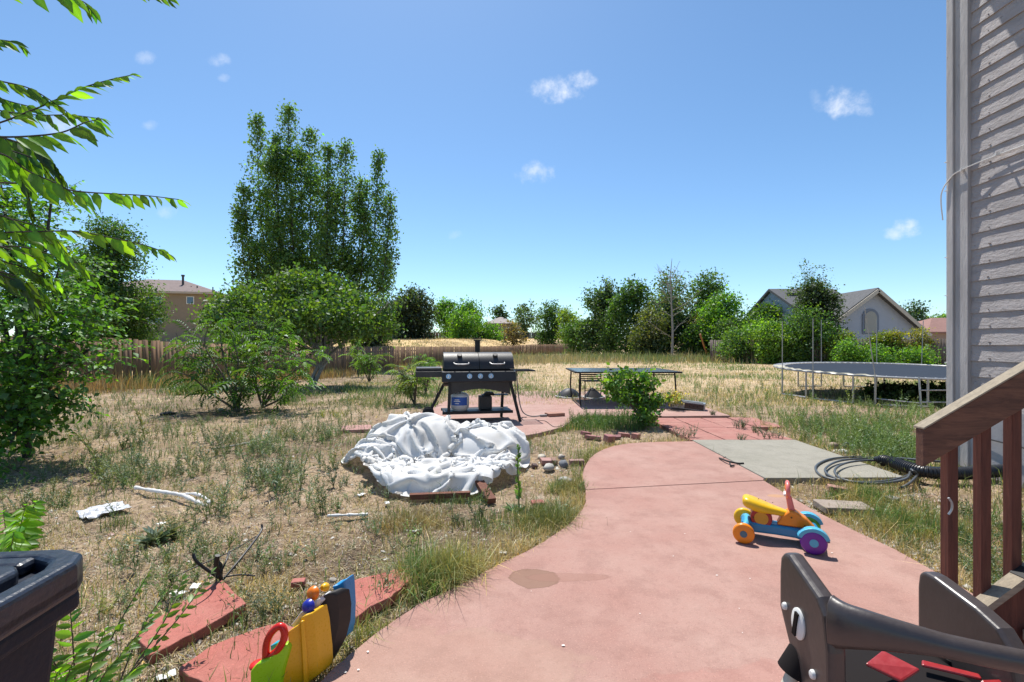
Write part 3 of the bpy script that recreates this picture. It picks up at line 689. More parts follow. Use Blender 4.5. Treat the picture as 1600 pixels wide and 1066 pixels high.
# far trees beyond the bank and the long row at the end of the yard
G_ROW = 'trees and tall shrubs in the row at the end of the yard'
tree_px('dark olive round dense tree left of the grill chimney, beyond the fence', 606, 680, 457, 76, (.034, .048, .026), n=9000, size=.36, csig=.55, seed=11, low=.06, gap=.03, nb=16)
tree_px('bright green tree with pointed tops, left one behind the round bush', 678, 722, 473, 88, 'bright', n=4200, size=.36, csig=.5, seed=12)
tree_px('bright green tree with a forked top beside the small distant house', 708, 756, 471, 92, (.06, .13, .025), n=4200, size=.36, csig=.5, seed=13)
tree_px('low bright willow bush standing in front of the far reddish fence', 694, 752, 489, 80, 'bright', n=4200, size=.32, csig=.5, seed=14, name='willow_bush', cat='bush', low=.05)
tree_px('small dark pine behind the roof of the small distant house', 769, 792, 477, 125, 'dark', n=1800, size=.5, csig=.6, seed=15, name='pine_tree')
tree_px('thin grey green tree with separate airy tufts, far off', 800, 843, 473, 104, 'grey', n=2600, size=.4, csig=.4, seed=16, gap=.35)
tree_px('brownish half dead bush on the yellow bank', 782, 822, 503, 84, (.12, .09, .06), n=1600, size=.3, csig=.4, seed=17, gap=.3, name='dry_bush', cat='bush')
tree_px('bright shrub low against the far grey fence', 740, 790, 509, 92, 'bright', n=1800, size=.35, csig=.5, seed=18, name='shrub', cat='bush', low=.05)
tree_px('green tree just left of the yellow green one, beyond the fence end', 838, 886, 473, 86, 'mid', n=4200, size=.32, csig=.5, seed=19, low=.06, group=G_ROW)
tree_px('yellow green rounded tree standing beyond the end of the fence', 870, 912, 482, 80.5, 'yellow', n=3600, size=.3, csig=.45, seed=20, low=.04, group=G_ROW)
tree_px('tall dark tree with a separate tuft high on its right', 900, 970, 452, 60, (.052, .09, .03), n=6500, size=.27, csig=.4, seed=21, low=.08, group=G_ROW, gap=.15, blobs=None)
tree_px('slim dark leafy top rising beside the tall dark tree', 928, 966, 436, 59, (.042, .07, .03), n=2200, size=.25, csig=.35, seed=22, low=.45, group=G_ROW, gap=.25)
tree_px('broad mid green tree in the row with a flat top', 955, 1035, 443, 54, 'mid', n=8500, size=.25, csig=.4, seed=23, low=.06, group=G_ROW, gap=.1)
tree_px('grey green airy tree behind the bare trunk', 1000, 1090, 429, 52, 'grey', n=6500, size=.24, csig=.38, seed=24, low=.15, group=G_ROW, gap=.3)
tree_px('wide grey green tree right of the bare trunk', 1060, 1142, 432, 53, (.062, .105, .038), n=7500, size=.25, csig=.4, seed=25, low=.1, group=G_ROW, gap=.22)
tree_px('olive shrub thicket at the foot of the bare trunk', 975, 1050, 487, 49, 'olive', n=5000, size=.2, csig=.35, seed=26, low=.04, group=G_ROW, name='shrub', cat='bush')
tree_px('bright green rounded tree left of the blue grey house', 1096, 1178, 463, 47, 'bright', n=9000, size=.23, csig=.38, seed=27, low=.05, group=G_ROW, gap=.08)
tree_px('mid green tree directly before the left gable of the blue house', 1150, 1222, 482, 45, 'mid', n=7000, size=.22, csig=.35, seed=28, low=.04, group=G_ROW, gap=.08)
tree_px('dark undergrowth bush behind the leaning orange stake', 1040, 1120, 500, 50.5, (.035, .055, .025), n=4500, size=.22, csig=.35, seed=29, low=.04, group=G_ROW, name='shrub', cat='bush')
for k, (a, b, tp, Y, col, lab) in enumerate(((880, 930, 500, 62, 'mid', 'low mid green shrub under the tall dark tree'), (925, 985, 490, 57, (.06, .10, .03), 'leafy shrub between the tall dark tree and the flat topped tree'), (1010, 1075, 452, 56, 'mid', 'green tree filling in behind the dead trunk'), (1120, 1165, 500, 44, 'mid', 'mid green undergrowth shrub beneath the bright rounded tree'), (1160, 1215, 508, 41, 'bright', 'bright shrub at the right end of the row'), (990, 1040, 510, 50, (.05, .08, .03), 'dark low shrub left of the dead trunk'), (1062, 1112, 512, 48, 'mid', 'green shrub behind the leaning stake'))):
    tree_px(lab, a, b, tp, Y, col, n=4500, size=.2, csig=.35, seed=140+k, low=.03, group=G_ROW, name='shrub', cat='bush', gap=.05)
for k, (a, b, tp, Y, lab) in enumerate(((1300, 1345, 535, 30.5, 'green bush at the fence foot behind the trampoline poles'), (1335, 1395, 545, 30.2, 'low bush at the fence foot in the middle of the vines'), (1400, 1470, 548, 29.6, 'low bush under the orange tipped vine'))):
    tree_px(lab, a, b, tp, Y-1.0, 'bright', n=2600, size=.11, csig=.2, seed=160+k, low=.03, name='shrub', cat='bush', gap=.05, r0=.04)
tree_px('mid green bush standing before the short bare fence stretch right of the stake', 1122, 1196, 518, 35.5, (.07, .125, .03), n=4200, size=.15, csig=.26, seed=170, low=.03, group=G_ROW, name='shrub', cat='bush', gap=.05, r0=.05)
tree_px('bright yellow green bush sprawling left of the trampoline', 1178, 1262, 510, 33, (.10, .17, .025), n=8000, size=.13, csig=.22, seed=30, low=.03, name='bush', cat='bush', gap=.05, nb=14)
tree_px('dark conifer like tree hiding the middle of the blue grey house', 1238, 1315, 436, 34, (.032, .05, .022), n=12000, size=.14, csig=.24, seed=31, low=.1, top=.35, gap=.1, nb=16)
tree_px('sparse pale twiggy tree whose loose branches stick out above the dark conifer', 1222, 1305, 417, 36, 'grey', n=1700, size=.13, csig=.16, seed=32, low=.5, gap=.45, nb=14, per=9, r0=.08, bk=bark)
tree_px('green bush at the foot of the dark conifer', 1222, 1300, 486, 32, 'mid', n=6500, size=.13, csig=.22, seed=33, low=.04, name='bush', cat='bush')
tree_px('dark pine crown seen beyond the right slope of the gable', 1404, 1460, 478, 75, (.03, .055, .03), n=3500, size=.34, csig=.5, seed=34)
tree_px('light green far tree next to the house corner', 1448, 1490, 492, 80, 'bright', n=2500, size=.34, csig=.5, seed=35)
tree_px('mid green tree between the tan house and the poplar', 325, 420, 449, 42, 'bright', n=7500, size=.2, csig=.4, seed=36)
tree_px('green tree below the tan house, behind the fence', 330, 440, 478, 36, 'mid', n=6000, size=.17, csig=.35, seed=37)
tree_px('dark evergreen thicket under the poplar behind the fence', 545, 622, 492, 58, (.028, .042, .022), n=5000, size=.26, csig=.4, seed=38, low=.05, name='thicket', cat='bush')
tree_px('broad dark green tree standing left of the tan house', 100, 236, 358, 21.5, 'mid', n=30000, size=.10, csig=.2, seed=39, low=.22, gap=.12, nb=18, depth=3.4)
# vines spilling over the old fence
for (a, b, tp, bs, lab, sd) in ((1298, 1352, 522, 568, 'yellow green vine clump hanging over the fence behind the leaning pole', 41), (1364, 1405, 524, 570, 'narrow vine curtain hanging on the fence right of the bare pickets', 42), (1398, 1468, 517, 560, 'wide orange tipped vine draped over the fence by the house corner', 43)):
    rng = np.random.default_rng(sd); Y = 30.0; x0, x1 = (a-800)/F*Y, (b-800)/F*Y; yy0 = 31.5-(x0-19.8)*3/14.2-.25; zt = EYE-(tp-HZ)/F*Y; zb = EYE-(bs-HZ)/F*Y
    bl = [(rng.uniform(x0+.2, x1-.2), yy0-(0 if i % 3 else .1), zt-(zt-zb)*(i/9)**1.2-.15, .42, .35, .3) for i in range(10)]
    t = thing('fence_vine', lab, 'vine', ((x0+x1)/2, yy0, -.03)); bag = Bag(); crown(bag, bl, 420, 12, .11, rng, (.12, .15, .025) if sd != 43 else (.16, .15, .03), .16, gap=.1); bag.build('foliage', leafm, t)
    MB().tube(smooth_pts([((x0+x1)/2, yy0-.1, -.1), ((x0+x1)/2+.2, yy0-.15, .8), ((x0+x1)/2-.2, yy0-.1, zt-.2)], 5), .025, 5).build('stem', bark, t, world=True)

# the poplar: many upright plumes
def poplar():
    rng = np.random.default_rng(51); Y = 33.0; bx = (500-800)/F*Y; g = float(ground_z(bx, Y)); t = thing('poplar_tree', 'tall many stemmed poplar with upright plumes rising beyond the fence', 'tree', (bx, Y, g))
    tips = [(400, 182, 1.5), (432, 215, 1.5), (450, 168, 1.9), (484, 205, 1.9), (512, 232, 1.2), (540, 226, 2.0), (566, 285, 1.4), (592, 240, 1.5), (611, 306, 1.2), (380, 292, 1.4), (374, 336, 1.3), (470, 240, 1.6), (430, 232, 1.6), (525, 300, 1.8), (455, 300, 1.8), (495, 330, 1.9), (400, 380, 1.4), (418, 300, 1.6), (570, 330, 1.4), (606, 400, 1.1)]
    bag = Bag(); m = MB(); m.tube([(bx, Y, g-.1), (bx+.05, Y, g+1.6)], [.30, .24], 10)
    for k, (px, py, wdt) in enumerate(tips):
        dy = rng.uniform(-2.0, 2.0); tx, ty, tz = Q(px, py, Y+dy); b0 = Vector((bx+(tx-bx)*.1, Y+dy*.15, g+1.5)); tp = Vector((tx, ty, tz))
        mid = Vector((bx+(tx-bx)*.82, Y+dy*.8, g+(tz-g)*.45)); pts = smooth_pts([b0, mid, tp], 12); pts = [Vector(p) for p in pts]
        m.tube(pts, list(np.linspace(.09, .010, len(pts))), 5)
        L = sum((pts[i+1]-pts[i]).length for i in range(len(pts)-1)); nc = int(L*27)
        tt = rng.uniform(.16, 1.0, nc); A = np.array(pts); pos = A[(tt*(len(A)-1)).astype(int)]+0
        fr = (tt*(len(A)-1))%1; nx_ = A[np.minimum((tt*(len(A)-1)).astype(int)+1, len(A)-1)]; pos = pos+(nx_-pos)*fr[:, None]
        rad = wdt*.68*(np.sin(np.pi*np.clip(tt*.86+.12, 0, 1))**.7+.10); ang = rng.uniform(0, 6.283, nc); q = rng.uniform(0, 1, nc)**.6*rad*(.75+.5*vnoise(tt*9, ang*0+k, 3))
        c = pos+np.stack([np.cos(ang)*q, np.sin(ang)*q, rng.uniform(-.1, .5, nc)*rad], 1)
        per = 9; n = nc*per; O = np.repeat(c, per, 0)+rng.normal(size=(n, 3))*np.array([.16, .16, .2]); D = rdir(n, rng); D[:, 2] -= .3; Nn = rdir(n, rng)+np.array([0, 0, .3])
        cl = np.repeat(np.exp(rng.normal(0, .25, (nc, 1))), per, 0)*np.array([1.15, 1.1, 1.0] if k % 3 == 0 else [1, 1, 1.08])
        bag.leaves(LEAF2, O, D, Nn, .165*np.exp(rng.normal(0, .25, n)), cols(GREEN['poplar'], n, 1, rng, .25, .1)*cl)
        for i in range(0, nc, 7):
            m.tube([Vector(pos[i])-Vector((0, 0, .5)), Vector(c[i])], [.02, .006], 4, cap=False)
    bl = [(*Q(px, py, Y+dy), r, r, r*1.3) for px, py, r, dy in ((440, 250, .9, .3), (500, 280, 1.0, 0), (415, 260, .7, 0), (520, 285, .9, 0), (455, 262, 1.2, .2), (430, 280, 1.2, 0), (575, 310, 1.1, 0), (590, 360, 1.0, .3), (388, 330, .9, 0), (480, 280, 1.2, -.4), (420, 400, 1.6, 0), (470, 380, 1.8, .6), (520, 390, 1.7, -.5), (560, 400, 1.5, .4), (590, 430, 1.1, 0), (440, 330, 1.4, .5), (500, 320, 1.5, -.6), (400, 350, 1.1, .2), (550, 340, 1.2, .3), (450, 440, 1.6, .0), (530, 440, 1.6, .2))]
    crown(bag, bl, 3700, 10, .145, rng, GREEN['poplar'], .17, gap=.40, droop=.3)
    bag.build('crown', leafm, t); m.build('trunk', barkd, t, world=True, smooth=60)
poplar()

# ---------------- fruit tree and drooping shrubs inside the yard ----------------
def frond(n=7, L=1.0, lw=.26):
    """a compound leaf along +y that arches down, with paired leaflets"""
    V = []; T = []
    for i in range(n):
        t = (i+.8)/n; y = L*math.sin(t*1.25)/math.sin(1.25)*.95; z = -.42*t**2.2
        for s in (-1, 1):
            b = len(V); ll = lw*(1-.45*abs(t-.45)); dx = s*ll; dz = z-.10*ll/lw*.9
            V += [(0, y, z), (dx*.45, y+.02-.045, z+.01), (dx, y+.09, dz-.05), (dx*.5, y+.085, z-.015)]; T += [(b, b+1, b+2), (b, b+2, b+3)]
    b = len(V); V += [(0, L*.95, -.42), (-.05, L*1.03, -.5), (0, L*1.15, -.62), (.05, L*1.03, -.5)]; T += [(b, b+1, b+2), (b, b+2, b+3)]
    return np.array(V), np.array(T)
FROND = frond(); PEACH = None
def shrub_stems(t, stems, rng, bk, r=.022):
    m = MB(); tips = []
    for pts in stems:
        sp = smooth_pts(pts, 5); m.tube(sp, list(np.linspace(r, r*.3, len(sp))), 6); tips.append(np.array(sp))
    return m, tips
def frond_shrub(label, base, stems, nfr, size, col, seed, name='sumac_shrub', per=1, spread=.18, bk=bark, frm=.3, cat='shrub'):
    """stems: lists of points; fronds grow from their upper parts"""
    rng = np.random.default_rng(seed); t = thing(name, label, cat, base); m, tips = shrub_stems(t, stems, rng, bk); bag = Bag()
    for sp in tips:
        k = nfr; tt = rng.uniform(frm, 1, k)**.7; ii = (tt*(len(sp)-1)).astype(int); O0 = sp[ii]; off = rdir(k, rng)*spread*rng.uniform(.3, 1.2, (k, 1)); off[:, 2] = np.abs(off[:, 2])*.7; O = O0+off
        for a, b in zip(O0[::3], O[::3]): m.tube([Vector(a), Vector(b)], [.006, .003], 4, cap=False)
        for _ in range(per):
            D = rdir(k, rng); D[:, 2] = rng.uniform(-.35, .55, k); Nn = np.array([0, 0, 1.])+rng.normal(0, .25, (k, 3))
            bag.leaves(FROND, O, D, Nn, size*np.exp(rng.normal(0, .2, k)), np.repeat(cols(col, k, 1, rng, .22, .1), 1, 0))
    bag.build('foliage', leafm, t); m.build('stem', bk, t, world=True, smooth=60); return t
bA = P(373, 643)
def up(px, py, Y): return Q(px, py, Y)
sA = [[bA, up(360, 612, 9.2), up(335, 578, 9.1), up(300, 558, 9.0), up(270, 545, 9.0)], [bA, up(345, 600, 9.3), up(318, 552, 9.4), up(292, 515, 9.4)], [bA, up(368, 600, 9.2), up(372, 560, 9.2), up(360, 520, 9.3)],
      [bA, up(350, 590, 9.0), up(320, 540, 8.9), up(330, 500, 9.0)], [bA, up(378, 605, 9.0), up(392, 570, 8.9), up(410, 548, 8.8)], [bA, up(340, 598, 9.4), up(300, 575, 9.6), up(275, 520, 9.6)]]
frond_shrub('dark drooping leaved shrub with leaning stems, leftmost in front of the fence', (bA[0], bA[1], -.04), sA+[[bA, up(330, 615, 9.0), up(300, 590, 8.9), up(268, 580, 8.9)], [bA, up(372, 625, 9.0), up(384, 600, 8.9), up(392, 590, 8.8)], [bA, up(350, 560, 9.6), up(345, 520, 9.8), up(352, 492, 9.9)]], 23, .30, (.046, .088, .020), 61, per=1, frm=.12, spread=.24)
bB = P(410, 637)
sB = [[bB, up(422, 600, 9.4), up(440, 560, 9.4), up(455, 520, 9.4)], [bB, up(400, 596, 9.6), up(395, 550, 9.6), up(388, 500, 9.7)], [bB, up(430, 605, 9.2), up(460, 580, 9.1), up(478, 570, 9.0)], [bB, up(415, 590, 9.8), up(425, 540, 9.9), up(430, 500, 9.9)],
      [bB, up(425, 610, 9.1), up(430, 580, 9.0), up(436, 560, 9.0)], [bB, up(398, 600, 9.8), up(380, 540, 10), up(372, 492, 10.1)]]
frond_shrub('brighter drooping shrub in front of the grey trunked tree', (bB[0], bB[1], -.04), sB+[[bB, up(440, 622, 9.0), up(452, 604, 8.9), up(470, 596, 8.9)], [bB, up(450, 590, 9.8), up(480, 560, 10), up(500, 548, 10.1)]], 24, .28, (.060, .12, .022), 62, frm=.10, spread=.26)
def yard_tree():
    rng = np.random.default_rng(63); b = P(488, 603, -.3); Y = 15.6; b = ((488-800)/F*Y, Y, float(ground_z((488-800)/F*Y, Y))); t = thing('orchard_tree', 'spreading grey branched tree leaning beside the fence under the tall poplar', 'tree', b)
    blobs = []
    for (px, py, r, dy) in [(370, 500, .75, 0), (395, 470, .8, .5), (425, 462, .7, 0), (455, 440, .55, -.3), (480, 455, .8, .2), (515, 447, .6, .3), (550, 470, .7, 0), (345, 480, .4, 0), (395, 545, .45, -.2), (470, 540, .4, -1), (545, 490, .5, -1.0), (330, 500, .35, .2), (612, 470, .35, 0), (580, 490, .75, .3), (598, 508, .5, 0), (450, 490, .9, -.8), (500, 490, .9, -.9), (540, 510, .7, -.7), (400, 520, .7, -.6), (350, 505, .5, .4), (430, 530, .6, -.6), (490, 460, .9, .9), (420, 480, .8, .9), (560, 515, .4, .2), (370, 470, .55, .6), (520, 475, .8, .8)]:
        x, y, z = Q(px, py, Y+dy*1.3); blobs.append((x, y, z, r, r*1.1, r*.62))
    bag = Bag(); c = crown(bag, blobs, 1750, 13, .12, rng, (.060, .102, .026), .2, gap=.24, gseed=3, droop=.5); bag.build('crown', leafm, t)
    m = MB(); hub = Vector(Q(510, 555, Y)); b = Vector(b)
    for s in (0, 1): m.tube(smooth_pts([b+Vector((.12*s-.1, 0, -.05)), b+Vector((.1+.15*s, 0, .5)), hub+Vector((.12*s, .1*s, 0))], 5), [.075-.003*i for i in range(11)], 8)
    for q in blobs:
        q = Vector(q[:3]); st = b.lerp(hub, rng.uniform(.55, 1.0)); mid = st.lerp(q, .5)+Vector((rng.normal(0, .1), rng.normal(0, .1), .12)); pts = smooth_pts([st, mid, q], 5); m.tube(pts, list(np.linspace(.04, .010, len(pts))), 6)
        d = np.linalg.norm(c-np.array(q), axis=1)
        for e in c[np.argsort(d)[:8]]: m.tube([mid.lerp(q, rng.uniform(0, 1)), Vector(e)], [.012, .004], 4, cap=False)
    m.build('trunk', barkp, t, world=True, smooth=60)
yard_tree()
def sapling(label, px, py_base, top, halfw, size, col, seed, n=6, nfr=16, name='sumac_sapling', Y=None, spread=.1, frm=.25, bz=None):
    rng = np.random.default_rng(seed); b = P(px, py_base); Yb = Y or b[1]; b = ((px-800)/F*Yb, Yb, float(ground_z((px-800)/F*Yb, Yb)) if bz is None else bz); st = []
    for i in range(n):
        tx = px+halfw*rng.uniform(-1, 1)*.8; ty = top+(py_base-top)*rng.uniform(.0, .35); q = Q(tx, ty, Yb+rng.uniform(-1, 1)*halfw/F*Yb*.7); mid = Vector(b).lerp(Vector(q), .5)+Vector((rng.normal(0, .04), rng.normal(0, .04), .05)); st.append([b, mid, q])
    return frond_shrub(label, b, st, nfr, size, col, seed, name, spread=spread, frm=frm)
sapling('small sapling growing right beside the fence below the poplar', 577, 592, 545, 24, .34, (.07, .125, .03), 64, Y=19.0)
sapling('young bush with pale hanging leaves left of the grill', 648, 640, 566, 36, .24, (.085, .125, .035), 65, n=7, nfr=18, Y=10.2)
sapling('leafy sapling just behind the left shelf of the grill', 665, 610, 548, 22, .22, (.06, .12, .03), 66, Y=12.5, n=5)
sapling('leggy sapling with a bare stem left of the fence vines row', 560, 560, 528, 14, .4, (.08, .14, .03), 67, Y=24, n=3, nfr=10)
# dense shrub growing beside the table
def table_shrub():
    rng = np.random.default_rng(68); b = P(1008, 664); t = thing('leafy_shrub', 'bushy green shrub growing through the paving in front of the patio table', 'shrub', (b[0], b[1], -.04)); bl = []
    for (px, py, r) in [(953, 592, .10), (975, 586, .09), (1003, 588, .11), (1015, 600, .12), (990, 606, .14), (962, 612, .12), (975, 622, .10), (1000, 625, .15), (1018, 632, .13), (1008, 648, .13), (952, 600, .08), (1030, 622, .07), (1015, 658, .10)]:
        x, y, z = Q(px, py, b[1]+rng.uniform(-.2, .25)); bl.append((x, y, z, r, r, r*.9))
    bag = Bag(); c = crown(bag, bl, 330, 9, .062, rng, (.070, .135, .028), .055, gap=.05, droop=.3); bag.build('foliage', leafm, t)
    m = MB()
    for q in bl: m.tube(smooth_pts([b, Vector(b).lerp(Vector(q[:3]), .5)+Vector((0, 0, .05)), q[:3]], 4), [.012, .011, .01, .009, .008, .007, .006, .005, .004][:9], 5)
    m.build('stem', bark, t, world=True)
    bag = Bag(); o = P(1052, 640); crown(bag, [(o[0], o[1], .22, .16, .16, .12)], 60, 8, .05, rng, (.26, .22, .11), .05); bag.build('dry_twigs', leafm, t)
table_shrub()

# ---------------- elm at the left: near branches and the big bush ----------------
def spray(bag, m, pts, leaf, rng, col, n=None, r0=.004, sag=.75, start=.1, side=1.0, tpl=ELM, up_=(0, 0, 1), frac=1.):
    """a twig with alternating leaves that hang to either side"""
    sp = np.array(smooth_pts(pts, 8)); L = np.linalg.norm(np.diff(sp, axis=0), axis=1).sum(); m.tube([Vector(p) for p in sp], list(np.linspace(r0, r0*.35, len(sp))), 5)
    n = n or int(L/(leaf*.50)); O = []; D = []; Nn = []; Sz = []
    for i in range(n):
        t = start+(1-start)*(i+.5)/n; k = min(int(t*(len(sp)-1)), len(sp)-2); p = sp[k]+(sp[k+1]-sp[k])*(t*(len(sp)-1)-k); d = sp[k+1]-sp[k]; d = d/np.linalg.norm(d)
        s = 1 if i % 2 else -1; sd = np.cross(d, np.array(up_)); sd /= np.linalg.norm(sd)+1e-9
        dd = d*rng.uniform(.35, .8)+s*sd*side*rng.uniform(.35, .9)+np.array([0, 0, -sag*rng.uniform(.3, 1.1)]); O.append(p); D.append(dd)
        Nn.append(np.array([rng.normal(0, .4), rng.normal(0, .5)-.85, .55])+s*sd*.3); Sz.append(leaf*(1-.45*max(0, t-.65)/.35)*rng.uniform(.75, 1.12))
    O.append(sp[-1]); D.append(sp[-1]-sp[-2]+np.array([0, 0, -.002])); Nn.append(np.array([0, 0, 1.])); Sz.append(leaf*.6)
    O, D, Nn, Sz = map(np.array, (O, D, Nn, Sz)); cc = cols(col, len(O), 1, rng, .28, .12)
    if tpl is ELM:                                         # a paler midrib and slightly yellowed edges
        k = len(tpl[0]); rib = np.ones((k, 3)); rib[0] = 1.6; rib[2::3] = (1.5, 1.4, 1.5); rib[1::6] = (1.15, .9, .9); V, T = inst(tpl, O, D, Nn, Sz, rng.uniform(.72, 1.15, len(O))); bag.add(V, T, np.repeat(cc, k, 0)*np.tile(rib, (len(O), 1)))
    else: bag.leaves(tpl, O, D, Nn, Sz, cc)
def near_elm():
    rng = np.random.default_rng(71); Tx, Ty = -2.7, 1.7; t = thing('elm_tree', 'elm whose long leafy twigs reach in from the left above the yard', 'tree', (Tx, Ty, -.04)); bag = Bag(); m = MB()
    m.tube([(Tx, Ty, -.1), (Tx+.03, Ty, 1.0), (Tx-.02, Ty+.05, 2.2), (Tx+.05, Ty+.1, 3.4)], [.11, .09, .07, .04], 10)
    G = (.070, .145, .018)
    tw = [ # pixel path, depth at start and end, leaf length, sag
        ([(-220, 250), (-60, 205), (0, 214), (60, 212), (100, 206), (132, 192), (150, 188)], 1.25, 1.35, .082, 1.1),
        ([(-200, 230), (-30, 200), (48, 173), (90, 155), (130, 137), (175, 124), (208, 117)], 1.65, 1.7, .062, .5),
        ([(-200, 330), (-60, 290), (60, 288), (120, 299), (175, 303), (230, 306), (280, 312)], 1.4, 1.45, .078, 1.0),
        ([(-220, 420), (-80, 370), (0, 364), (60, 362), (120, 362), (180, 373), (228, 384), (262, 396)], 1.45, 1.5, .072, .7),
        ([(-200, 260), (-60, 246), (0, 240), (45, 268), (95, 290), (135, 318)], 1.2, 1.3, .08, 1.2),
        ([(-180, 260), (-40, 230), (30, 248), (70, 266), (100, 300)], 1.3, 1.5, .08, 1.2),
        ([(-200, 100), (-60, 60), (-10, 62), (22, 66), (34, 72)], 1.5, 1.6, .06, .5),
        ([(-150, -60), (0, -25), (80, -12), (128, 2), (142, 14)], 1.4, 1.5, .06, 1.0),
        ([(60, -60), (150, -30), (205, -14), (250, -4), (268, -2)], 1.6, 1.7, .05, .9),
        ([(-180, 150), (-50, 118), (5, 128), (50, 140), (95, 168), (110, 180)], 1.55, 1.7, .055, .9),
        ([(-180, 180), (-50, 165), (10, 175), (60, 180), (110, 180), (160, 186)], 1.7, 1.8, .055, .8),
        ([(-180, 420), (-60, 395), (20, 385), (70, 395), (120, 412), (150, 440)], 1.6, 1.8, .07, .9),
        ([(-180, 340), (-60, 330), (10, 340), (60, 370), (100, 395), (130, 420)], 1.4, 1.6, .075, 1.0),
        ([(-180, 440), (-60, 430), (0, 425), (40, 440), (70, 460)], 1.5, 1.6, .07, .9),
        ([(-200, 215), (-60, 215), (-10, 222), (20, 250), (40, 290), (50, 330)], 1.35, 1.4, .075, 1.1),
        ([(-200, 190), (-80, 150), (-20, 150), (20, 160), (60, 172), (85, 195)], 1.8, 1.9, .06, .8)]
    for _ in range(8):                                    # inner twigs, thickest at the left edge
        yy = rng.uniform(170, 470); x1 = rng.uniform(40, 125); tw.append(([(-200, yy-60+rng.normal(0, 20)), (-60, yy-30), (x1*.3, yy-8), (x1*.7, yy+8), (x1, yy+rng.uniform(15, 50))], rng.uniform(1.3, 1.7), rng.uniform(1.4, 1.9), rng.uniform(.055, .08), 1.1))
    for (pp, y0, y1, lf, sag) in tw:
        pts = [Q(px, py, y0+(y1-y0)*i/(len(pp)-1)) for i, (px, py) in enumerate(pp)]
        spray(bag, m, pts, lf*rng.uniform(.85, 1.1), rng, tuple(np.array(G)*rng.choice([.45, .65, .8, 1.0])), sag=sag*.85, r0=.0035, side=.38); a = Vector(pts[0]); m.tube([a, a.lerp(Vector((Tx, Ty, a.z-.3)), 1.0)], [.006, .02], 6)
    bag.build('foliage', leafn, t, smooth=True); m.build('trunk', barkd, t, world=True, smooth=60)
near_elm()
def elm_bush():
    rng = np.random.default_rng(72); t = thing('elm_bush', 'big dense glossy elm bush filling the left side before the fence', 'bush', (-5.2, 5.6, -.04)); bag = Bag(); m = MB(); bl = []
    for (px, py, r, Y) in [(-40, 330, .8, 6.2), (20, 350, .6, 6.4), (60, 330, .35, 6.2), (90, 300, .25, 6.1), (-60, 450, 1.0, 5.8), (40, 440, .75, 5.6), (100, 420, .4, 5.9), (120, 470, .4, 5.6), (60, 500, .7, 5.2), (140, 500, .35, 5.4), (30, 560, .7, 5.0), (100, 560, .5, 5.1), (150, 545, .25, 5.2), (20, 620, .55, 4.9), (80, 610, .35, 5.0), (-60, 600, .9, 5.4), (40, 660, .3, 4.8), (-120, 690, .7, 4.7), (30, 395, .6, 6), (10, 290, .4, 6.3), (-20, 690, .3, 4.5), (25, 695, .16, 4.5), (75, 650, .26, 5.0), (50, 690, .2, 4.8), (105, 625, .2, 5.2)]:
        x, y, z = Q(px-8, py, Y); bl.append((x, y, max(z, .12), r*.88, r*.88, r*.72))
    B = np.array(bl); n = 520; wg = B[:, 3]**2; idx = rng.choice(len(B), n, p=wg/wg.sum()); u = rdir(n, rng); c = B[idx, :3]+u*B[idx, 3:6]*rng.uniform(.55, 1.1, (n, 1))
    cc = []
    for i in range(n):                                   # leafy twigs, each with its row of leaves
        d = np.array([rng.normal(.55, .6), rng.normal(-.2, .6), rng.normal(.05, .35)]); d /= np.linalg.norm(d); L = rng.uniform(.28, .55); p0 = c[i]; p0[2] = max(p0[2], .1)
        k = int(L/.028); tt = (np.arange(k)+.5)/k; O = p0+d*L*tt[:, None]+np.array([0, 0, -.10])*(tt**2)[:, None]; sd = np.cross(d, [0, 0, 1.]); sd /= np.linalg.norm(sd)+1e-9; s = np.where(np.arange(k) % 2, 1, -1)[:, None]
        D = d*.55+s*sd*.7+np.array([0, 0, -.35])+rng.normal(0, .25, (k, 3)); Nn = np.array([0, -.1, 1.])+rng.normal(0, .35, (k, 3)); base = (.055, .12, .018) if i % 5 else (.09, .19, .02)
        bag.leaves(LEAF, O, D, Nn, rng.uniform(.045, .072, k), cols(base, k, 1, rng, .2, .1))
        if i % 2 == 0: m.tube([Vector(p0-d*.15), Vector(O[-1])], [.005, .002], 4, cap=False)
    crown(bag, bl, 1500, 9, .062, rng, (.055, .118, .018), .10, gap=.25, droop=.35)
    for (pp, Y) in (([(60, 560), (120, 560), (170, 548), (215, 541)], 5.0), ([(100, 500), (150, 505), (190, 515)], 5.1), ([(60, 330), (95, 300), (128, 283)], 6.0), ([(90, 430), (140, 420), (200, 425)], 5.6), ([(60, 590), (110, 590), (165, 588)], 5.0), ([(70, 470), (130, 476), (185, 494)], 5.2), ([(80, 520), (140, 528), (196, 530)], 5.3)):
        spray(bag, m, [Q(px, py, Y) for px, py in pp], .075, rng, (.10, .21, .02), tpl=LEAF, sag=.5)
    hub = Vector((-5.45, 5.4, .35)); m.tube([(-5.45, 5.4, -.1), hub], [.05, .035], 8)
    for q in bl: m.tube(smooth_pts([hub, hub.lerp(Vector(q[:3]), .5)+Vector((0, 0, .15)), q[:3]], 4), list(np.linspace(.04, .01, 9)), 6)
    bag.build('foliage', leafm, t); m.build('trunk', barkd, t, world=True, smooth=60)
elm_bush()
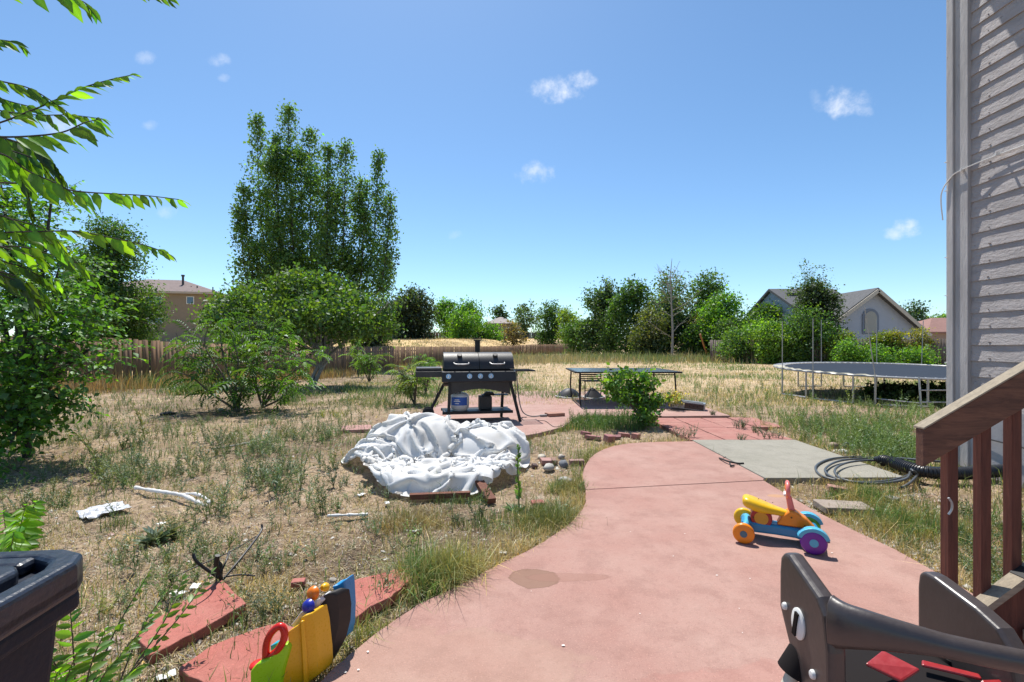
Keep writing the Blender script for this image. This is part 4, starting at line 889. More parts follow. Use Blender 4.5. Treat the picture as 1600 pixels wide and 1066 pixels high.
# elm suckers round the bin
def suckers(label, stems, leaf, col, seed, name='elm_sucker', cat='plant', m_=leafn, sag=.3, n=None):
    rng = np.random.default_rng(seed); bag = Bag(); m = MB(); b0 = stems[0][0]; t = thing(name, label, cat, (b0[0], b0[1], -.04))
    for s in stems: spray(bag, m, s, leaf*rng.uniform(.8, 1.1), rng, col, sag=sag, start=.25, r0=.0035, n=n)
    bag.build('foliage', m_, t, smooth=True); m.build('stem', bark, t, world=True); return t
def stemline(px0, py0, px1, py1, Yt, bend=0.):
    a = P(px0, py0, -.03); b = Q(px1, py1, Yt); mid = (Vector(a)+Vector(b))/2+Vector((bend, 0, .04)); return [a, tuple(mid), b]
suckers('low leafy elm sucker between the bin and the cracked red slab', [stemline(120, 1130, 165, 985, 1.5), stemline(120, 1130, 110, 955, 1.5), stemline(125, 1130, 205, 1010, 1.45), stemline(130, 1130, 240, 965, 1.6), stemline(120, 1130, 60, 1000, 1.4), stemline(120, 1130, 230, 900, 1.7)], .05, (.06, .12, .025), 81)
suckers('bright leafy sprout at the very bottom beside the bin', [stemline(60, 1200, 40, 1040, 1.25), stemline(70, 1200, 120, 1020, 1.3), stemline(70, 1200, 215, 1045, 1.25), stemline(60, 1200, 90, 1050, 1.3)], .055, (.07, .145, .02), 82)
suckers('long thin sprout leaning over the cracked red slab', [stemline(175, 1090, 285, 905, 1.9, .05), stemline(170, 1090, 330, 895, 1.95, .05), stemline(180, 1085, 255, 930, 1.8)], .05, (.07, .13, .035), 83)
suckers('bright green weed sprig behind the bin lid', [stemline(20, 900, 40, 790, 2.0), stemline(15, 900, 5, 800, 2.0), stemline(15, 900, 22, 830, 1.9), stemline(20, 900, 55, 785, 2.05)], .085, (.085, .18, .02), 84, name='leafy_weed', sag=.6)
# ---------------- grass, weeds, litter: nobody could count them ----------------
def screen_pts(n, lo, hi, rng, xl=-1.35, xr=1.3, pw=1.0):
    """ground points, thick near by and thinning with distance; lo..hi are distances"""
    s = rng.uniform(1/hi**pw, 1/lo**pw, n); y = s**(-1/pw); x = rng.uniform(xl, xr, n)*y; return x, y
RIGHT = [P(905, 648)[:2], P(1141, 648)[:2], (4.2, 8.2), (3.75, 6.2), (3.72, 4.2), (4.5, 4.3), (4.56, 4.95), (30, 5.2), (60, 40), (9, 60), (5, 40), (1.7, 14), (1.5, 9)]
def blades(name, x, y, hgt, wid, base, rng, lean=.5, m=None, hue=.12, var=.25, tipc=1.25, z0=None, kind='stuff', parent=None):
    """bent tapering blades as one mesh"""
    n = len(x); z = ground_z(x, y)-.012 if z0 is None else z0; a = rng.uniform(0, 6.283, n); h = hgt*np.exp(rng.normal(0, .3, n)); l = np.abs(rng.normal(0, lean, n))
    dx, dy = np.cos(a), np.sin(a); wv = np.maximum(wid, .00085*np.hypot(x, y))*rng.uniform(.7, 1.3, n); b = rng.uniform(0, 6.283, n); sx_, sy_ = np.cos(b)*wv/2, np.sin(b)*wv/2
    o = np.stack([x, y, z], 1); s = np.stack([sx_, sy_, 0*sx_], 1)
    m1 = o+np.stack([dx*h*l*.3, dy*h*l*.3, h*.55], 1); m2 = o+np.stack([dx*h*l*1.0, dy*h*l*1.0, h*np.maximum(.15, 1-.35*l)], 1)
    V = np.stack([o-s, o+s, m1-s*.8, m1+s*.8, m2], 1).reshape(-1, 3); k = (np.arange(n)*5)[:, None, None]; T = (k+np.array([(0, 1, 3), (0, 3, 2), (2, 3, 4)])[None]).reshape(-1, 3)
    base = np.asarray(base, float); base = base if base.ndim == 2 else np.broadcast_to(base, (n, 3))
    f = np.exp(rng.normal(0, var, (n, 1))); hh = rng.normal(0, hue, (n, 1)); c = base*f*np.concatenate([1+hh, 1+hh*.2, 1-hh], 1); c = np.clip(c, .004, .95)
    o_ = npmesh(name, V, T, m or grassm, parent, np.repeat(c, 5, 0))
    if kind: o_['kind'] = kind
    return o_
def filt(x, y, keep): k = keep; return x[k], y[k]
def patch(x, y, sc_, seed, th, soft=.06): return S((fbm(x*sc_, y*sc_, seed, 4)-th)/soft)

STRAW = np.array((.54, .43, .21)); STRAW2 = np.array((.38, .30, .16)); GRN = np.array((.105, .185, .042)); GG = np.array((.17, .215, .075)); YG = np.array((.25, .28, .08)); SAGE = np.array((.17, .22, .095))
def near_grass():
    rng = np.random.default_rng(101)
    # matted straw and short dead blades everywhere that is not paved
    x, y = screen_pts(210000, 1.25, 42, rng, pw=1.25); left = x < fence_x(y)
    straw_zone = S((y-9)/4)*S((x-.2)/2)
    pr = .22+.75*patch(x, y, 1.6, 21, .45)+.6*straw_zone+.25*S((y-8)/6); pr = np.where(x > 2.6, pr+.12*(y < 9), pr)
    k = (rng.random(len(x)) < pr) & ~paved(x, y, -1) & ~left; x, y = x[k], y[k]
    e = np.minimum.reduce([poly_dist(p, x, y) for p in ALLPAVE[:5]]); kk = (e > .02); x, y = x[kk], y[kk]
    gmix = patch(x, y, .55, 33, .46, .10)[:, None]*.75; right = S((x-1.0-.12*y)/1.2)[:, None]*S((11-y)/3)[:, None]; base = STRAW*(1-gmix)+(GG*.6+STRAW2*.4)*gmix; g3 = ((x > 2.0) & (y < 4.4))[:, None]; base = np.where(g3, STRAW*.8+YG*.1, base*(1-.25*right)+YG*.9*.25*right)
    blades('dry_grass', x, y, .052+.05*S((y-7)/8), .0035, base, rng, lean=1.0)
    # green and grey green grass in drifts
    x, y = screen_pts(150000, 1.5, 40, rng, pw=1.15)
    rz = pip(RIGHT, x, y); strawz = S((y-10.5)/3)*S((x-.2)/2)*(1-.0)
    pr = .04+.85*patch(x, y, .9, 41, .50, .05)*(y > 3.2)*np.where((x > 2.) & (y < 4.4), .45, 1.)+.55*rz*patch(x, y, 1.1, 43, .40, .08)+.5*S((y-8)/3)*S((2-x)/2)*patch(x, y, .6, 47, .40, .1); pr = pr*(1-.72*strawz*(1-patch(x, y, .35, 49, .52, .05)))
    k = (rng.random(len(x)) < pr) & ~(x < fence_x(y)); x, y = x[k], y[k]; k = ~paved(x, y); x, y = x[k], y[k]
    rz = pip(RIGHT, x, y)[:, None]; base = (SAGE*.5+GRN*.6)*(1-rz)+(GRN*.8+YG*.45)*rz; nz = fbm(x*.8, y*.8, 77, 3)[:, None]; base = base*(1-S((nz-.45)/.1)*.5)+YG*.8*S((nz-.45)/.1)*.5
    blades('green_grass', x, y, .11, .004, base, rng, lean=.55)
    # fringes along the paving edges
    X = []; Y = []; segs = []
    for p, th, nn in ((near_sec, .16, 9000), (far_sec, .10, 2600), ([J1]+PATH_R[2:9], .20, 4200), ([(3.68, 6.24), (3.66, 4.46), (2.4, 4.42)], .14, 2500), ([P(905, 650)[:2], P(879, 667)[:2], P(840, 677)[:2], P(800, 684)[:2]], .12, 1500), ([P(1141, 649.5)[:2], P(1055, 620.5)[:2], P(965, 613)[:2], P(875, 611)[:2]], .15, 1500), ([(3.95, 8.3), (3.75, 6.25)], .12, 900)):
        p = np.array(p, float); L = np.hypot(*np.diff(p, axis=0).T); cs = np.concatenate([[0], np.cumsum(L)]); t = rng.uniform(0, cs[-1], nn); i = np.clip(np.searchsorted(cs, t)-1, 0, len(L)-1); f = ((t-cs[i])/L[i])[:, None]
        q = p[i]*(1-f)+p[i+1]*f; off = np.abs(rng.normal(0, th, (nn, 1)))*np.where(rng.random((nn, 1)) < .5, 1, -1); d = (p[i+1]-p[i])/L[i][:, None]; q = q+np.stack([-d[:, 1], d[:, 0]], 1)*off; X.append(q[:, 0]); Y.append(q[:, 1])
    x = np.concatenate(X); y = np.concatenate(Y); pr = .2+.8*patch(x, y, 2.2, 53, .42, .08); k = (rng.random(len(x)) < pr) & ~paved(x, y, 0) & (y > 1.3); x, y = x[k], y[k]
    g = patch(x, y, 1.5, 57, .46, .1)[:, None]*np.where(x > 1.8, .35, 1.)[:, None]; blades('edge_grass', x, y, .085, .0032, STRAW*(1-g)+YG*g, rng, lean=.7)
    # tall seeded dry grass along the fence foot, and on the far bank
    yf = rng.uniform(11, 70, 16000)**1.0; yf = 11+(70-11)*rng.random(15000)**1.8; xf = fence_x(yf)+.25+np.abs(rng.normal(0, .8, len(yf))); k = rng.random(len(yf)) < .25+.75*patch(xf, yf, .5, 61, .45); xf, yf = xf[k], yf[k]
    gm = patch(xf, yf, .4, 63, .5)[:, None]; blades('tall_dry_grass', xf, yf, .42, .006, np.array((.36, .25, .12))*(1-gm)+GG*1.1*gm, rng, lean=.35)
    xb, yb = screen_pts(50000, 27, 100, rng, xl=-.7, xr=.35); k = (xb < fence_x(yb)-.6) | (yb > 84); k &= yb < 97; xb, yb = xb[k], yb[k]; gm = patch(xb, yb, .12, 67, .5)[:, None]
    blades('bank_grass', xb, yb, .22, .02, np.array((.42, .35, .19))*(1-gm)+GG*1.1*gm, rng, lean=.6)
    # far straw meadow beyond the patio
    xm, ym = screen_pts(70000, 10, 60, rng, xl=-.35, xr=1.3, pw=.7); k = (xm > fence_x(ym)+.5) & ~((ym > 36) & (rng.random(len(xm)) < .3)); xm, ym = xm[k], ym[k]; kk = rng.random(len(xm)) < .35+.65*patch(xm, ym, .5, 68, .44, .08); xm, ym = xm[kk], ym[kk]; gm = patch(xm, ym, .32, 69, .47, .07)[:, None]*.9
    blades('meadow_grass', xm, ym, .085+.11*gm[:, 0], .008, np.array((.52, .44, .22))*(1-gm)+(GRN*1.2)*gm, rng, lean=.9)
    x = rng.uniform(-3, 28, 14000); y = 34+np.abs(rng.normal(0, 4, 14000))*1.2+rng.uniform(-2, 12, 14000); k = (x > fence_x(y)+.5) & (x < y*.56); x, y = x[k], y[k]; gm = patch(x, y, .25, 71, .45)[:, None]
    blades('row_foot_grass', x, y, .55, .03, np.array((.36, .31, .17))*(1-gm)+GG*gm, rng, lean=.35)
near_grass()

def weed_tpl(kind, rng):
    """one weed of unit height: stem strips and leaves; returns V, T"""
    V = []; T = []
    def strip(a, b, w_):
        a, b = np.array(a), np.array(b); s = np.cross(b-a, [rng.normal(), rng.normal(), .1]); s = s/np.linalg.norm(s)*w_; k = len(V); V.extend([a-s, a+s, b+s*.5, b-s*.5]); T.extend([(k, k+1, k+2), (k, k+2, k+3)])
    def leaf(o, d, l, w_):
        d = np.array(d, float); d /= np.linalg.norm(d); s = np.cross(d, [0, 0, 1.]+rng.normal(0, .4, 3)); s = s/np.linalg.norm(s)*w_; o = np.array(o); k = len(V); V.extend([o, o+d*l*.45-s+(0, 0, .02), o+d*l, o+d*l*.45+s+(0, 0, .02)]); T.extend([(k, k+1, k+2), (k, k+2, k+3)])
    if kind == 'rosette':
        for i in range(16):
            a = rng.uniform(0, 6.283); leaf((0, 0, .02), (math.cos(a), math.sin(a), rng.uniform(.1, .9)), rng.uniform(.5, 1.), .09)
    else:
        ns = {'spike': 4, 'bushy': 7, 'tall': 3}[kind]
        for _ in range(ns):
            a = rng.uniform(0, 6.283); sp = {'spike': .38, 'bushy': .6, 'tall': .25}[kind]*rng.uniform(.3, 1); h = rng.uniform(.65, 1.0); tip = np.array((math.cos(a)*sp, math.sin(a)*sp, h)); mid = tip*.5+np.array((0, 0, .06)); strip((0, 0, 0), mid, .011); strip(mid, tip, .008)
            nl = {'spike': 10, 'bushy': 8, 'tall': 11}[kind]
            for j in range(nl):
                t = .15+.85*j/nl; o = mid*2*t if t < .5 else mid+(tip-mid)*(t-.5)*2; b = rng.uniform(0, 6.283); leaf(o, (math.cos(b), math.sin(b), rng.uniform(.1, 1.1)), (.17 if kind != 'bushy' else .15)*(1.2-.75*t), .019 if kind != 'bushy' else .028)
    return np.array(V), np.array(T)
WEED = {k: [weed_tpl(k, np.random.default_rng(200+i)) for i in range(4)] for k in ('rosette', 'spike', 'bushy', 'tall')}
def weeds(name, x, y, h, kind, col, rng, parent=None, stuff=True, var=.22, z0=None):
    bag = Bag(); n = len(x); z = ground_z(x, y)-.01 if z0 is None else np.full(n, z0); g = rng.integers(0, 4, n); hh = np.asarray(h)*np.exp(rng.normal(0, .28, n)); col = np.asarray(col, float); col = col if col.ndim == 2 else np.broadcast_to(col, (n, 3))
    for q in range(4):
        k = g == q; m_ = int(k.sum())
        if m_ == 0: continue
        V0, T0 = WEED[kind][q]; a = rng.uniform(0, 6.283, m_); ca, sa = np.cos(a)[:, None], np.sin(a)[:, None]; s = hh[k][:, None]; lx, ly = rng.normal(0, .15, (m_, 1)), rng.normal(0, .15, (m_, 1))
        X = (V0[None, :, 0]*ca-V0[None, :, 1]*sa+V0[None, :, 2]*lx)*s+x[k][:, None]; Y = (V0[None, :, 0]*sa+V0[None, :, 1]*ca+V0[None, :, 2]*ly)*s+y[k][:, None]; Z = V0[None, :, 2]*s+z[k][:, None]
        V = np.stack([X, Y, Z], -1).reshape(-1, 3); T = ((np.arange(m_)*len(V0))[:, None, None]+T0[None]).reshape(-1, 3)
        f = np.exp(rng.normal(0, var, (m_, 1))); hu = rng.normal(0, .12, (m_, 1)); c = col[k]*f*np.concatenate([1+hu, 1+hu*.2, 1-hu], 1); nv = len(V0)
        cc = np.repeat(c, nv, 0)*np.exp(rng.normal(0, .16, (m_*nv//1, 1))); bag.add(V, T, np.clip(cc, .004, .9))
    o = bag.build(name, grassm, parent)
    if stuff: o['kind'] = 'stuff'
    return o
def pxreg(poly, n, rng, z=-.03):
    """n ground points inside a region given by its corners"""
    W = [P(a, b, z)[:2] for a, b in poly]; ax = [p[0] for p in poly]; ay = [p[1] for p in poly]; px = rng.uniform(min(ax), max(ax), n*4); py = rng.uniform(min(ay), max(ay), n*4); k = pip(poly, px, py); px, py = px[k][:n], py[k][:n]
    y = F*(EYE-z)/(py-HZ); return (px-800)/F*y, y
def near_weeds():
    rng = np.random.default_rng(111)
    X = []; Y = []
    for poly, n in (([(130, 640), (360, 660), (350, 760), (170, 770), (100, 700)], 380), ([(300, 640), (560, 650), (540, 730), (420, 760), (320, 740)], 290), ([(350, 700), (460, 700), (450, 790), (360, 790)], 110), ([(150, 760), (520, 740), (620, 860), (430, 900), (200, 850)], 130), ([(400, 640), (640, 640), (560, 690), (400, 700)], 140),
                    ([(80, 600), (340, 610), (320, 650), (60, 660)], 260), ([(540, 600), (660, 610), (640, 650), (470, 640)], 200), ([(0, 640), (130, 640), (110, 800), (0, 830)], 150), ([(180, 830), (300, 840), (280, 960), (190, 950)], 40), ([(390, 880), (480, 900), (440, 970), (380, 970)], 16)):
        a, b = pxreg(poly, n, rng); X.append(a); Y.append(b)
    x = np.concatenate(X); y = np.concatenate(Y); k = (rng.random(len(x)) < .08+.92*patch(x, y, 1.9, 85, .48, .04)) & ~paved(x, y, .03); x, y = x[k], y[k]
    weeds('sage_weeds', x, y, .17*(.55+.9*vnoise(x*1.3, y*1.3, 7)), 'spike', SAGE*.85, rng); q = rng.random(len(x)) < .5; weeds('green_yard_weeds', x[q]+.1, y[q]+.08, .10, 'bushy', GRN, rng)
    x, y = screen_pts(2600, 2.0, 16, rng, xl=-1.2, xr=.1, pw=1.0); k = (rng.random(len(x)) < .08+.55*patch(x, y, .9, 87, .5)) & ~paved(x, y, .04) & (x > fence_x(y)) ; x, y = x[k], y[k]; weeds('low_weeds', x, y, .10, 'bushy', SAGE, rng)
    # lush weeds right of the patio
    X = []; Y = []
    for poly, n in (([(1070, 606), (1225, 600), (1240, 640), (1470, 640), (1475, 720), (1400, 742), (1240, 686), (1140, 648)], 1900), ([(1180, 640), (1400, 650), (1440, 730), (1250, 690)], 500), ([(1225, 590), (1480, 596), (1480, 650), (1230, 640)], 700)):
        a, b = pxreg(poly, n, rng); X.append(a); Y.append(b)
    x = np.concatenate(X); y = np.concatenate(Y); k = (rng.random(len(x)) < .25+.75*patch(x, y, .8, 91, .44)) & ~paved(x, y, .03); x, y = x[k], y[k]; q = rng.random(len(x)) < .72; x, y = x[q], y[q]; weeds('tall_green_weeds', x, y, .19, 'tall', np.array((.15, .225, .06)), rng)
    a, b = pxreg([(1205, 770), (1470, 770), (1470, 900), (1380, 850), (1280, 795)], 60, rng); k = ~paved(a, b, .02); weeds('low_green_weeds', a[k], b[k], .09, 'bushy', np.array((.09, .14, .035)), rng)
    a, b = pxreg([(1500, 800), (1600, 820), (1600, 960), (1500, 900)], 90, rng); k = ~paved(a, b, .02); weeds('stair_weeds', a[k], b[k], .11, 'bushy', np.array((.09, .15, .04)), rng)
    a, b = pxreg([(890, 645), (1020, 650), (1030, 672), (880, 670)], 160, rng); k = ~paved(a, b, -.0) | (rng.random(len(a)) < .15); weeds('patio_edge_weeds', a[k], b[k], .17, 'tall', np.array((.105, .185, .045)), rng)
    rng2 = np.random.default_rng(5); x, y = pxreg([(890, 648), (1020, 652), (1000, 673), (870, 672)], 2600, rng2); k = ~paved(x, y, 0); blades('patio_edge_grass', x[k], y[k], .13, .004, GRN*1.2, rng2, lean=.5)
    x, y = pxreg([(470, 600), (700, 612), (680, 640), (430, 632)], 7000, rng2); q = rng2.random(len(x)) < .15+.85*patch(x, y, .9, 95, .47, .08); x, y = x[q], y[q]; gm = patch(x, y, .8, 97, .45, .1)[:, None]; blades('patio_left_grass', x, y, .07+.09*gm[:, 0], .005, (GRN*.75+GG*.2)*gm+GG*1.0*(1-gm), rng2, lean=.6)
near_weeds()
# single plants that stand out
def plant_at(label, px, py, h, kind, col, seed, name='weed', n=5, r=.05, z0=None, extra=None, on=-.03):
    rng = np.random.default_rng(seed); b = P(px, py, on); t = thing(name, label, 'weed', (b[0], b[1], on)); x = b[0]+rng.normal(0, r, n); y = b[1]+rng.normal(0, r, n)
    weeds('foliage', x, y, h, kind, col, rng, t, stuff=False, z0=on-.005)
    for i in range(n): MB().tube([(x[i], y[i], on-.03), (x[i]+.003, y[i], on+h*.5)], [.003, .0015], 5).build('stem', MT['stem'], t, world=True)
    if extra: extra(t, b)
    return t
MT['stem'] = mat('green_stem', (.11, .15, .05), .7)
for (px, py, lab, hh, rr_) in ((1065, 683, 'grey green weed clump growing in a paver joint, nearest the pink path', .12, .07), (1163, 687, 'flat weed clump at the edge of the grey slab', .07, .05), (1158, 668, 'small weed clump in the middle of the red pavers', .13, .04), (1183, 675, 'weed clump in a paver joint beside the middle one', .10, .05), (1208, 684, 'weed clump at the far right corner of the pavers', .12, .06), (1113, 648, 'tiny weed by the silver box', .10, .03)):
    plant_at(lab, px, py, hh, 'bushy', np.array((.10, .14, .07)), px, 'weed_clump', 9, rr_, on=0.0)
def thistle(t, b):
    m = MB(); m.tube(smooth_pts([(b[0], b[1], -.03), (b[0]+.005, b[1], .15), (b[0]-.01, b[1], .30), (b[0]+.012, b[1], .47)], 4), list(np.linspace(.007, .003, 13)), 6); m.build('flower_stalk', MT['stem'], t, world=True)
    rng = np.random.default_rng(9); bag = Bag(); z = rng.uniform(.05, .46, 60); O = np.stack([b[0]+0*z, b[1]+0*z, z], 1); D = rdir(60, rng); D[:, 2] = .9; bag.leaves(LEAF, O, D, rdir(60, rng), .045*(1.15-z), cols((.10, .17, .05), 60, 1, rng)); bag.build('stalk_leaf', leafm, t)
plant_at('tall single green stalk with broad base leaves, right of the white sheet', 810, 798, .13, 'rosette', np.array((.12, .22, .05)), 301, 'mullein_weed', 3, .02, extra=thistle)
plant_at('short spiky dark weed in front of the white sheet', 752, 812, .15, 'spike', np.array((.07, .11, .04)), 302, n=3, r=.02)
plant_at('low dark weed mat just below the front of the white sheet', 722, 818, .07, 'bushy', np.array((.06, .10, .035)), 303, n=9, r=.05)
plant_at('wilting broad leaved weed between the plastic bag and the black stakes', 245, 845, .15, 'rosette', np.array((.13, .15, .07)), 304, n=4, r=.03)
plant_at('wilted leafy weed by the front corner of the red slab', 408, 965, .16, 'spike', np.array((.09, .12, .06)), 305, n=4, r=.04)
plant_at('dark broad leaved weed left of the white sheet', 540, 760, .14, 'bushy', np.array((.06, .11, .05)), 306, n=4, r=.05)
plant_at('yellow green flowering mound near the pale red slab', 518, 652, .14, 'bushy', np.array((.24, .27, .03)), 307, n=14, r=.14)
plant_at('smaller yellow flowering mound left of the mound by the slab', 452, 682, .11, 'bushy', np.array((.26, .25, .05)), 308, n=8, r=.10)
plant_at('upright dark weed in the dry patch, left of the white rag', 215, 700, .22, 'spike', np.array((.06, .10, .04)), 309, n=6, r=.06)
# tufts
def tuft(label, px, py, n, r, h, col, seed):
    rng = np.random.default_rng(seed); b = P(px, py); t = thing('grass_tuft', label, 'grass tuft', (b[0], b[1], -.03)); x = b[0]+rng.normal(0, r, n); y = b[1]+rng.normal(0, r*.8, n); k = ~paved(x, y, .0) | (rng.random(n) < .06); x, y = x[k], y[k]
    g = patch(x, y, 6, seed, .46, .1)[:, None]; blades('blades', x, y, h, .0035, np.array(col)*(1-g)+GRN*1.2*g, rng, lean=.75, kind=None, parent=t)
    blades('dead_blades', x[::2], y[::2], h*.7, .0035, STRAW, rng, lean=1.0, kind=None, parent=t)
tuft('large pale bunchgrass tuft overhanging the path edge beside the broken red slab', 690, 900, 2300, .115, .17, (.33, .32, .11), 401)
tuft('thick green tuft in the bend of the path, right of the mound of dry grass', 862, 812, 2300, .13, .13, (.19, .21, .06), 402)
tuft('yellow tuft against the path, just above the bend', 888, 760, 900, .09, .10, (.30, .28, .09), 403)
tuft('golden dry tuft below the hose coil', 1352, 775, 1500, .12, .13, (.42, .34, .12), 404)
tuft('big dry tuft right of the flat stone', 1420, 818, 2400, .17, .13, (.34, .31, .11), 405)
tuft('bright green grass tuft at the fence foot left of the sumac shrub', 300, 612, 900, .28, .28, (.10, .19, .03), 406)
tuft('straw coloured tuft between the white sheet and the orange rag', 640, 812, 900, .13, .09, (.32, .25, .11), 407)

# straw, twigs, pebbles and bark chips lying about
def litter():
    rng = np.random.default_rng(121); n = 90000; x, y = screen_pts(n, 1.3, 13, rng, pw=1.4); k = ~paved(x, y, .0) & (x > fence_x(y)); x, y = x[k], y[k]; n = len(x)
    a = rng.uniform(0, 3.14, n); L = rng.uniform(.01, .05, n)*np.clip(y/3, .7, 2.2); w_ = np.maximum(.0012, .0005*y); d = np.stack([np.cos(a)*L/2, np.sin(a)*L/2, rng.normal(0, .004, n)], 1); s = np.stack([-np.sin(a)*w_, np.cos(a)*w_, 0*a], 1); o = np.stack([x, y, ground_z(x, y)+(fbm(x*6, y*6, 11, 3)-.44)*.06+.006], 1)
    V = np.stack([o-d-s, o-d+s, o+d+s, o+d-s], 1).reshape(-1, 3); T = np.arange(4*n).reshape(n, 4); pal = np.array([(.50, .40, .22), (.36, .27, .15), (.22, .15, .09), (.60, .52, .36), (.10, .07, .05)]); c = pal[rng.integers(0, 5, n)]
    npmesh('straw_litter', V, T, grassm, None, np.repeat(c, 4, 0))['kind'] = 'stuff'
    # pebbles and chips
    X = []; Y = []
    a_, b_ = screen_pts(8000, 1.4, 10, rng, pw=1.4); X.append(a_); Y.append(b_)
    for poly, m in (([(1200, 765), (1300, 790), (1470, 880), (1470, 900), (1330, 840), (1230, 785)], 1700), ([(1250, 690), (1300, 690), (1450, 745), (1400, 745)], 500), ([(1380, 760), (1470, 770), (1470, 900)], 1100), ([(800, 680), (920, 680), (910, 760), (830, 760)], 350), ([(490, 600), (570, 605), (560, 620), (480, 618)], 160), ([(1500, 780), (1600, 800), (1600, 960), (1500, 920)], 500)):
        p, q = pxreg(poly, m, rng); X.append(p); Y.append(q)
    x = np.concatenate(X); y = np.concatenate(Y); k = ~paved(x, y, .0) & (x > fence_x(y)); x, y = x[k], y[k]; n = len(x); r = .005*np.exp(rng.normal(.35, .5, n)); r = np.minimum(r, .028)
    oc = np.array([(1, 0, 0), (.5, .87, 0), (-.5, .87, 0), (-1, 0, 0), (-.5, -.87, 0), (.5, -.87, 0), (.1, .1, 1), (0, 0, -1)], float); Tt = np.array([(i, (i+1) % 6, 6) for i in range(6)])
    a = rng.uniform(0, 6.283, n); V0 = oc[None]*np.exp(rng.normal(0, .22, (n, 8, 1)))*np.stack([r, r*rng.uniform(.5, 1, n), r*rng.uniform(.35, .8, n)], 1)[:, None]; ca, sa = np.cos(a)[:, None], np.sin(a)[:, None]
    V = np.stack([V0[..., 0]*ca-V0[..., 1]*sa+x[:, None], V0[..., 0]*sa+V0[..., 1]*ca+y[:, None], V0[..., 2]+ground_z(x, y)[:, None]+((fbm(x*6, y*6, 11, 3)-.44)*.06)[:, None]+.002], -1).reshape(-1, 3); T = ((np.arange(n)*8)[:, None, None]+Tt[None]).reshape(-1, 3)
    pal = np.array([(.50, .46, .40), (.36, .31, .26), (.28, .20, .15), (.60, .56, .50), (.40, .24, .19), (.18, .14, .11)]); npmesh('gravel', V, T, grassm, None, np.repeat(pal[rng.integers(0, 6, n)]*rng.uniform(.8, 1.1, (n, 1)), 8, 0))['kind'] = 'stuff'
litter()
# ---------------- objects: far to near ----------------
blackm = mat('black_metal', (.020, .020, .022), .5, .25, 6, metal=.0, spec=.35); blackp = mat('black_lid_paint', (.030, .030, .033), .45, .3, 5, spec=.5, bump=.15, bscale=120); steel = mat('galvanised_steel', (.50, .50, .50), .42, .2, 8, metal=.55)
chrome = mat('chrome_knob', (.6, .6, .6), .25, metal=.9); white_p = mat('white_plastic', (.72, .72, .70), .45); rubber = mat('black_rubber', (.018, .018, .018), .7)

